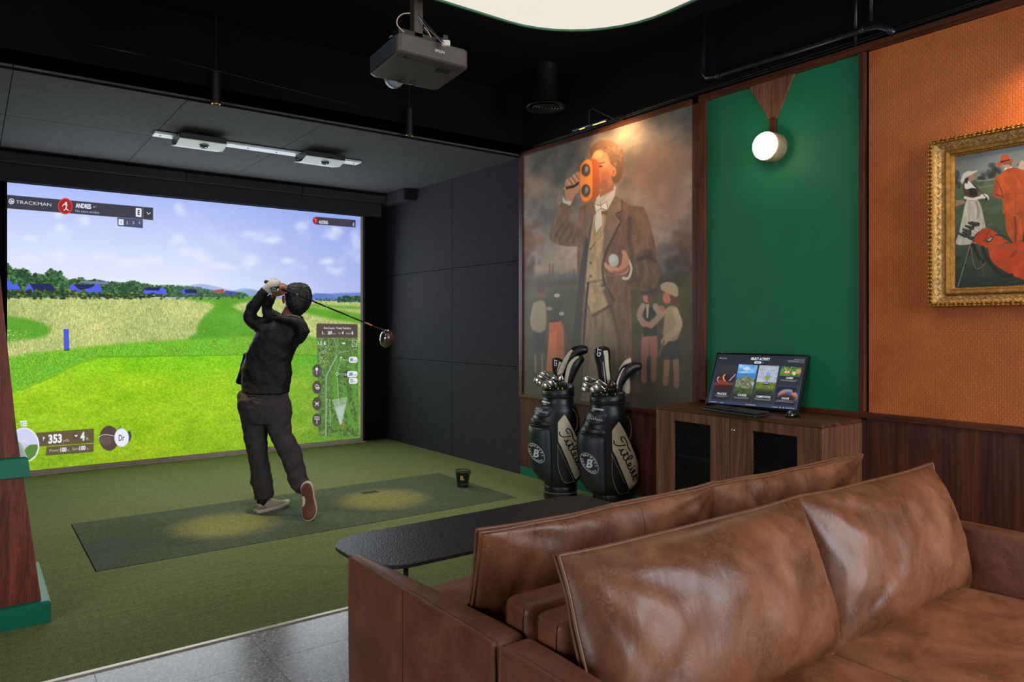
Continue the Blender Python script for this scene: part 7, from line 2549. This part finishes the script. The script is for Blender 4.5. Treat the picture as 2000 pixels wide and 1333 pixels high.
# trousers
t = MB()
t.rings([hr(*r) for r in ((758, 480, 558, .100, 5.365), (764, 471, 561, .108, 5.365), (771, 465.5, 564, .116, 5.365), (781, 464.5, 566, .122, 5.36), (795, 465.5, 568.5, .124, 5.36), (812, 470, 569, .118, 5.36), (826, 474, 569, .105, 5.36))])
t.rings([hr(*r) for r in ((812, 470, 526, .10, 5.375), (830, 473.5, 521.5, .098, 5.38), (846, 476.5, 521.5, .094, 5.385), (866, 481, 521.5, .088, 5.39), (886, 485, 521, .082, 5.40), (905, 488, 523.5, .078, 5.405), (925, 490, 528.5, .074, 5.41), (942, 489.2, 531.5, .072, 5.415), (955, 496.5, 533.5, .070, 5.42), (966, 498, 533.5, .068, 5.42), (974, 498, 532, .066, 5.42))])
t.rings([hr(*r) for r in ((812, 517, 568.5, .10, 5.36), (832, 522, 567.5, .096, 5.36), (848, 527, 570, .092, 5.355), (866, 535, 580.5, .086, 5.35), (885, 543.5, 588, .080, 5.345), (905, 553, 592.5, .076, 5.335), (924, 560, 597.5, .072, 5.325), (940, 563.5, 603.5, .070, 5.315), (952, 570, 607, .066, 5.305), (962, 579, 608.5, .058, 5.30))])
limb(t, [(588, 948, 5.305, 17, .065), (596, 950, 5.29, 14.5, .05), (601, 950, 5.275, 11.5, .045)])
tr_ = fuse(t.build('trousers', m_trou, gp), .0085, 4)
folds(tr_, .020, .06)
pk_ = MB()
pk_.tube([atD(478, 772, 5.243), atD(490, 773, 5.237), atD(514, 774, 5.236)], .0022, 5)
pk_.tube([atD(541, 773, 5.238), atD(558, 772.5, 5.25)], .0022, 5)
pk_.build('pocket_edges', m_trou, gp)
MB().rings([hr(*r) for r in ((968, 503, 528, .05, 5.42), (980, 502.5, 522, .048, 5.42), (988, 503, 520, .046, 5.42))]).build('sock', m_jack, gp)
MB().rings([hr(*r) for r in ((950, 584, 606, .040, 5.29), (962, 588, 607, .036, 5.27), (970, 590, 606, .03, 5.26))]).build('sock', m_jack, gp)

# left shoe, flat on the turf and turned to the right
H_ = atZ(500, 1003.5, 0)
T_ = atZ(564, 988, 0)
ax = (T_ - H_)
SLn = ax.length
ax.normalize()
sd = Vector((-ax.y, ax.x, 0))
SO = [(0, .026), (.06, .037), (.22, .036), (.42, .036), (.62, .046), (.76, .050), (.90, .040), (.97, .024), (1.0, .004)]


def shoe_ring(sc_, z, x0=0.0, x1=1.0, toe_lift=0.0):
    L_ = [(x0 + (x1 - x0) * u, w_ * sc_) for u, w_ in SO]
    P = [H_ + ax * (SLn * u) + sd * w_ + UP * (z + toe_lift * max(0, u - .7)) for u, w_ in L_] + [H_ + ax * (SLn * u) - sd * w_ * .92 + UP * (z + toe_lift * max(0, u - .7)) for u, w_ in reversed(L_)]
    return P


sh = MB()
sh.rings([shoe_ring(.94, 0, .01, .985, .05), shoe_ring(1.04, .006, -.01, 1.01, .05), shoe_ring(1.03, .026, -.01, 1.01, .05), shoe_ring(.96, .031, 0, 1, .05)])
shl = empty('shoe', tuple(H_)); shl.parent = gp; shl.location = tuple(Vector(H_) - Vector(gp.location))
sh.build('midsole', m_sole, shl, smooth_all=False)
up_ = MB()
rg_ = []
for u, hh, ww in ((.0, .040, .022), (.03, .072, .030), (.12, .090, .034), (.28, .092, .035), (.40, .088, .036), (.52, .078, .039), (.66, .062, .043), (.80, .050, .042), (.92, .040, .030), (.985, .032, .014)):
    c_ = H_ + ax * (SLn * u)
    rg_.append([c_ + sd * (ww * math.copysign(abs(math.cos(a)) ** .8, math.cos(a))) + UP * (.028 + (hh - .028 if True else 0) * max(0, math.sin(a)) ** .75 + .05 * max(0, u - .7) * .3) if math.sin(a) > 0 else c_ + sd * (ww * math.cos(a)) + UP * .026 for a in [2 * PI * j_ / 20 for j_ in range(20)]])
up_.rings(rg_)
up_.build('upper', m_shoe, shl, sub=1)
hp_ = MB()
hp_.rings([[p + (p - (H_ + ax * (SLn * u) + UP * .05)).normalized() * .0018 for p in [H_ + ax * (SLn * u) + sd * (ww * math.cos(a)) + UP * (.029 + (hh - .029) * max(0, math.sin(a)) ** .75) for a in [PI * j_ / 12 for j_ in range(13)]]] for u, hh, ww in ((.004, .052, .024), (.03, .060, .0305), (.12, .066, .0345), (.22, .060, .0352))], cap=False)
hp_.build('heel_patch', m_heel, shl)
lc_ = MB()
for u in (.40, .46, .52, .58):
    z = .030 + .098 - .072 * u
    c_ = H_ + ax * (SLn * u) + UP * (.0895 - .115 * (u - .40))
    lc_.tube([c_ + sd * .018 - UP * .006, c_ + UP * .002, c_ - sd * .018 - UP * .006], .003, 5)
lc_.build('laces', M('white_laces', (216, 208, 198), 0.6), shl)

# right shoe, up on its toe with the sole towards the lens
OUT = [(598.8, 941), (606, 944), (610.5, 954), (612.5, 970), (615.5, 984), (618.2, 996), (616.4, 1007), (610, 1016.5), (601.5, 1020), (593.5, 1017), (589.4, 1008), (588.6, 996), (590.2, 982), (588.2, 966), (586.6, 954), (591, 945)]
oc = (602, 981)


def dsole(y):
    return 5.235 - (y - 941) / 79.0 * .098


def solering(sc_, off):
    return [atD(oc[0] + (x - oc[0]) * sc_, oc[1] + (y - oc[1]) * sc_, dsole(y)) + VIEW * off for x, y in [(p.x, p.y) for p in cr([Vector((x, y, 0)) for x, y in OUT], 3, True)]]


shr = empty('shoe', tuple(atZ(601, 1019, 0))); shr.parent = gp
shr.location = tuple(Vector(atZ(601, 1019, 0)) - Vector(gp.location))
MB().rings([solering(.90, 0), solering(.93, .002), solering(.93, .010)]).build('outsole', m_rub, shr)
MB().rings([solering(.95, .0035), solering(1.0, .006), solering(1.0, .026), solering(.95, .031)]).build('midsole', m_sole, shr)
sq = []
for sc_, off, dy in ((.93, .028, 0), (.90, .050, 0), (.80, .070, .004), (.62, .088, .010), (.42, .096, .016)):
    sq.append([p + UP * dy for p in solering(sc_, off)])
MB().rings(sq).build('upper', m_shoe, shr)
nb = MB()
for i in range(-5, 6):
    for k in range(-14, 15):
        x, y = oc[0] + i * 2.9 + (k % 2) * 1.45, oc[1] + k * 2.75
        # inside test
        ins = False
        Q_ = [(oc[0] + (px - oc[0]) * .80, oc[1] + (py - oc[1]) * .86) for px, py in OUT]
        for (ax_, ay), (bx_, by_) in zip(Q_, Q_[1:] + Q_[:1]):
            if (ay > y) != (by_ > y) and x < (bx_ - ax_) * (y - ay) / (by_ - ay) + ax_:
                ins = not ins
        if ins and not (x < 596 and 968 < y < 990):
            c_ = atD(x, y, dsole(y))
            nb.rings([[c_ + (RIGHT * math.cos(a) + UP * math.sin(a)) * .0038 for a in [2 * PI * q_ / 6 for q_ in range(6)]], [c_ - VIEW * .0035 + (RIGHT * math.cos(a) + UP * math.sin(a)) * .0024 for a in [2 * PI * q_ / 6 for q_ in range(6)]]], smooth=False)
o = nb.build('tread_studs', m_rub, shr); o['kind'] = 'stuff'
MB().prism([atD(x, y, dsole(y)) - VIEW * .002 for x, y in ((590.6, 970), (594.6, 971), (596.4, 975), (596.6, 983), (594, 989), (590.6, 991), (591.6, 981))], VIEW * .006).build('arch_plate', m_sole, shr)

# white glove on the left hand
gb = MB()
limb(gb, [(516.5, 569, 5.302, 6.6, .030), (521, 565, 5.298, 8.6, .032), (528, 560.5, 5.296, 10.5, .034), (536, 557.5, 5.296, 11.2, .034), (543, 556, 5.298, 9.8, .030), (547, 556, 5.30, 7.5, .024)])
for i, (dx, up2, r_) in enumerate(((0, .4, .0088), (4.3, 1.2, .0100), (8.6, .6, .0098), (12.6, -.6, .0090))):
    pts = [atD(526.5 + dx, 551.5 - dx * .10, 5.288), atD(528 + dx, 547.4 - up2, 5.304), atD(529.4 + dx, 547.6 - up2, 5.326), atD(530.6 + dx, 552.5, 5.342), atD(531.4 + dx, 559, 5.343), atD(531.4 + dx, 563, 5.328)]
    gb.tube(cr(pts, 4), [r_ * (1.05 - .18 * k_ / 20) for k_ in range(21)], 9)
gb.tube(cr([atD(524, 570, 5.292), atD(532, 570.5, 5.276), atD(540, 568, 5.27), atD(547, 564.5, 5.272)], 4), [.0135 - .0004 * k_ for k_ in range(13)], 9)
fuse(gb.build('glove', m_glove, gp), .0046, 3)
tabp = [(527.4, 562.4), (537.2, 559.4), (540.8, 564.4), (538.6, 570.6), (530.6, 572.8)]
tb2_ = MB().prism([atD(x, y, 5.2545) for x, y in tabp], VIEW * .010)
tb2_.build('glove_tab', M('black_tab', (20, 20, 22), 0.5), gp, bevel=.001)
MB().tube([atD(534.6 + 3.4 * math.cos(a), 566 + 3.4 * math.sin(a), 5.2535) for a in [2 * PI * k / 20 for k in range(20)]], .0014, 6, closed=True).tube([atD(533.4, 567.6, 5.2535), atD(534.8, 564.2, 5.2535), atD(536, 567.4, 5.2535)], .0012, 6).build('tab_emblem', m_glove, gp)

# the club he holds
CA, CB = atD(519.2, 550.8, 5.315), atD(749.5, 645.6, 5.0)
ck = empty('driver_club', tuple(CB), 'long golf driver held over the golfer\'s shoulder with its head against the dark wall', 'golf club')


def on(t):
    return CA.lerp(CB, t)


MB().tube([on(-.004), on(.01), on(.14), on(.27)], [.012, .0155, .0135, .0095], 14).build('grip', M('rubber_grip', (22, 22, 24), 0.6), ck)
MB().tube([on(-.009), on(-.003)], [.010, .014], 14).build('grip_cap', M('teal_cap', (120, 160, 168), 0.3), ck)
MB().tube([on(.27), on(.6), on(1.0)], [.0062, .0058, .0046], 10).build('shaft', M('graphite_shaft', (26, 22, 22), 0.25), ck)
MB().tube([on(.275), on(.283)], .0085, 12).build('shaft_ring', M('gold_ring', (196, 180, 130), 0.3, 0.7), ck)
MB().tube([on(.845), on(.905)], .0056, 10).build('shaft_label', M('copper_label', (210, 140, 90), 0.3, 0.6), ck)
MB().tube([on(.965), on(1.01)], [.0055, .0085], 10).build('hosel', M('hosel_black', (40, 32, 28), 0.3), ck)
hd = atD(757, 661, 4.985)
b = MB()
rg_ = []
for i in range(13):
    u = -1 + 2 * i / 12
    q = math.sqrt(max(0.0, 1 - u * u))
    rg_.append([hd + RIGHT * (u * .046 - .004) + UP * (.060 * q * math.cos(a) + u * .006) + VIEW * (.050 * q * math.sin(a)) for a in [2 * PI * k / 22 for k in range(22)]])
b.rings(rg_)
b.build('club_head', M('driver_crown', (84, 56, 42), 0.25, 0.3, coat=0.5), ck)
b = MB()
rg_ = []
for i in range(9):
    u = -1 + 1.05 * i / 8
    q = math.sqrt(max(0.0, 1 - u * u))
    rg_.append([hd + RIGHT * (u * .048 - .006) + UP * (.063 * q * math.cos(a) + u * .006 - .002) + VIEW * (.053 * q * math.sin(a)) for a in [2 * PI * k / 22 for k in range(22)]])
b.rings(rg_, cap=True)
b.build('club_sole', M('driver_sole_steel', (150, 150, 152), 0.12, 0.95), ck)
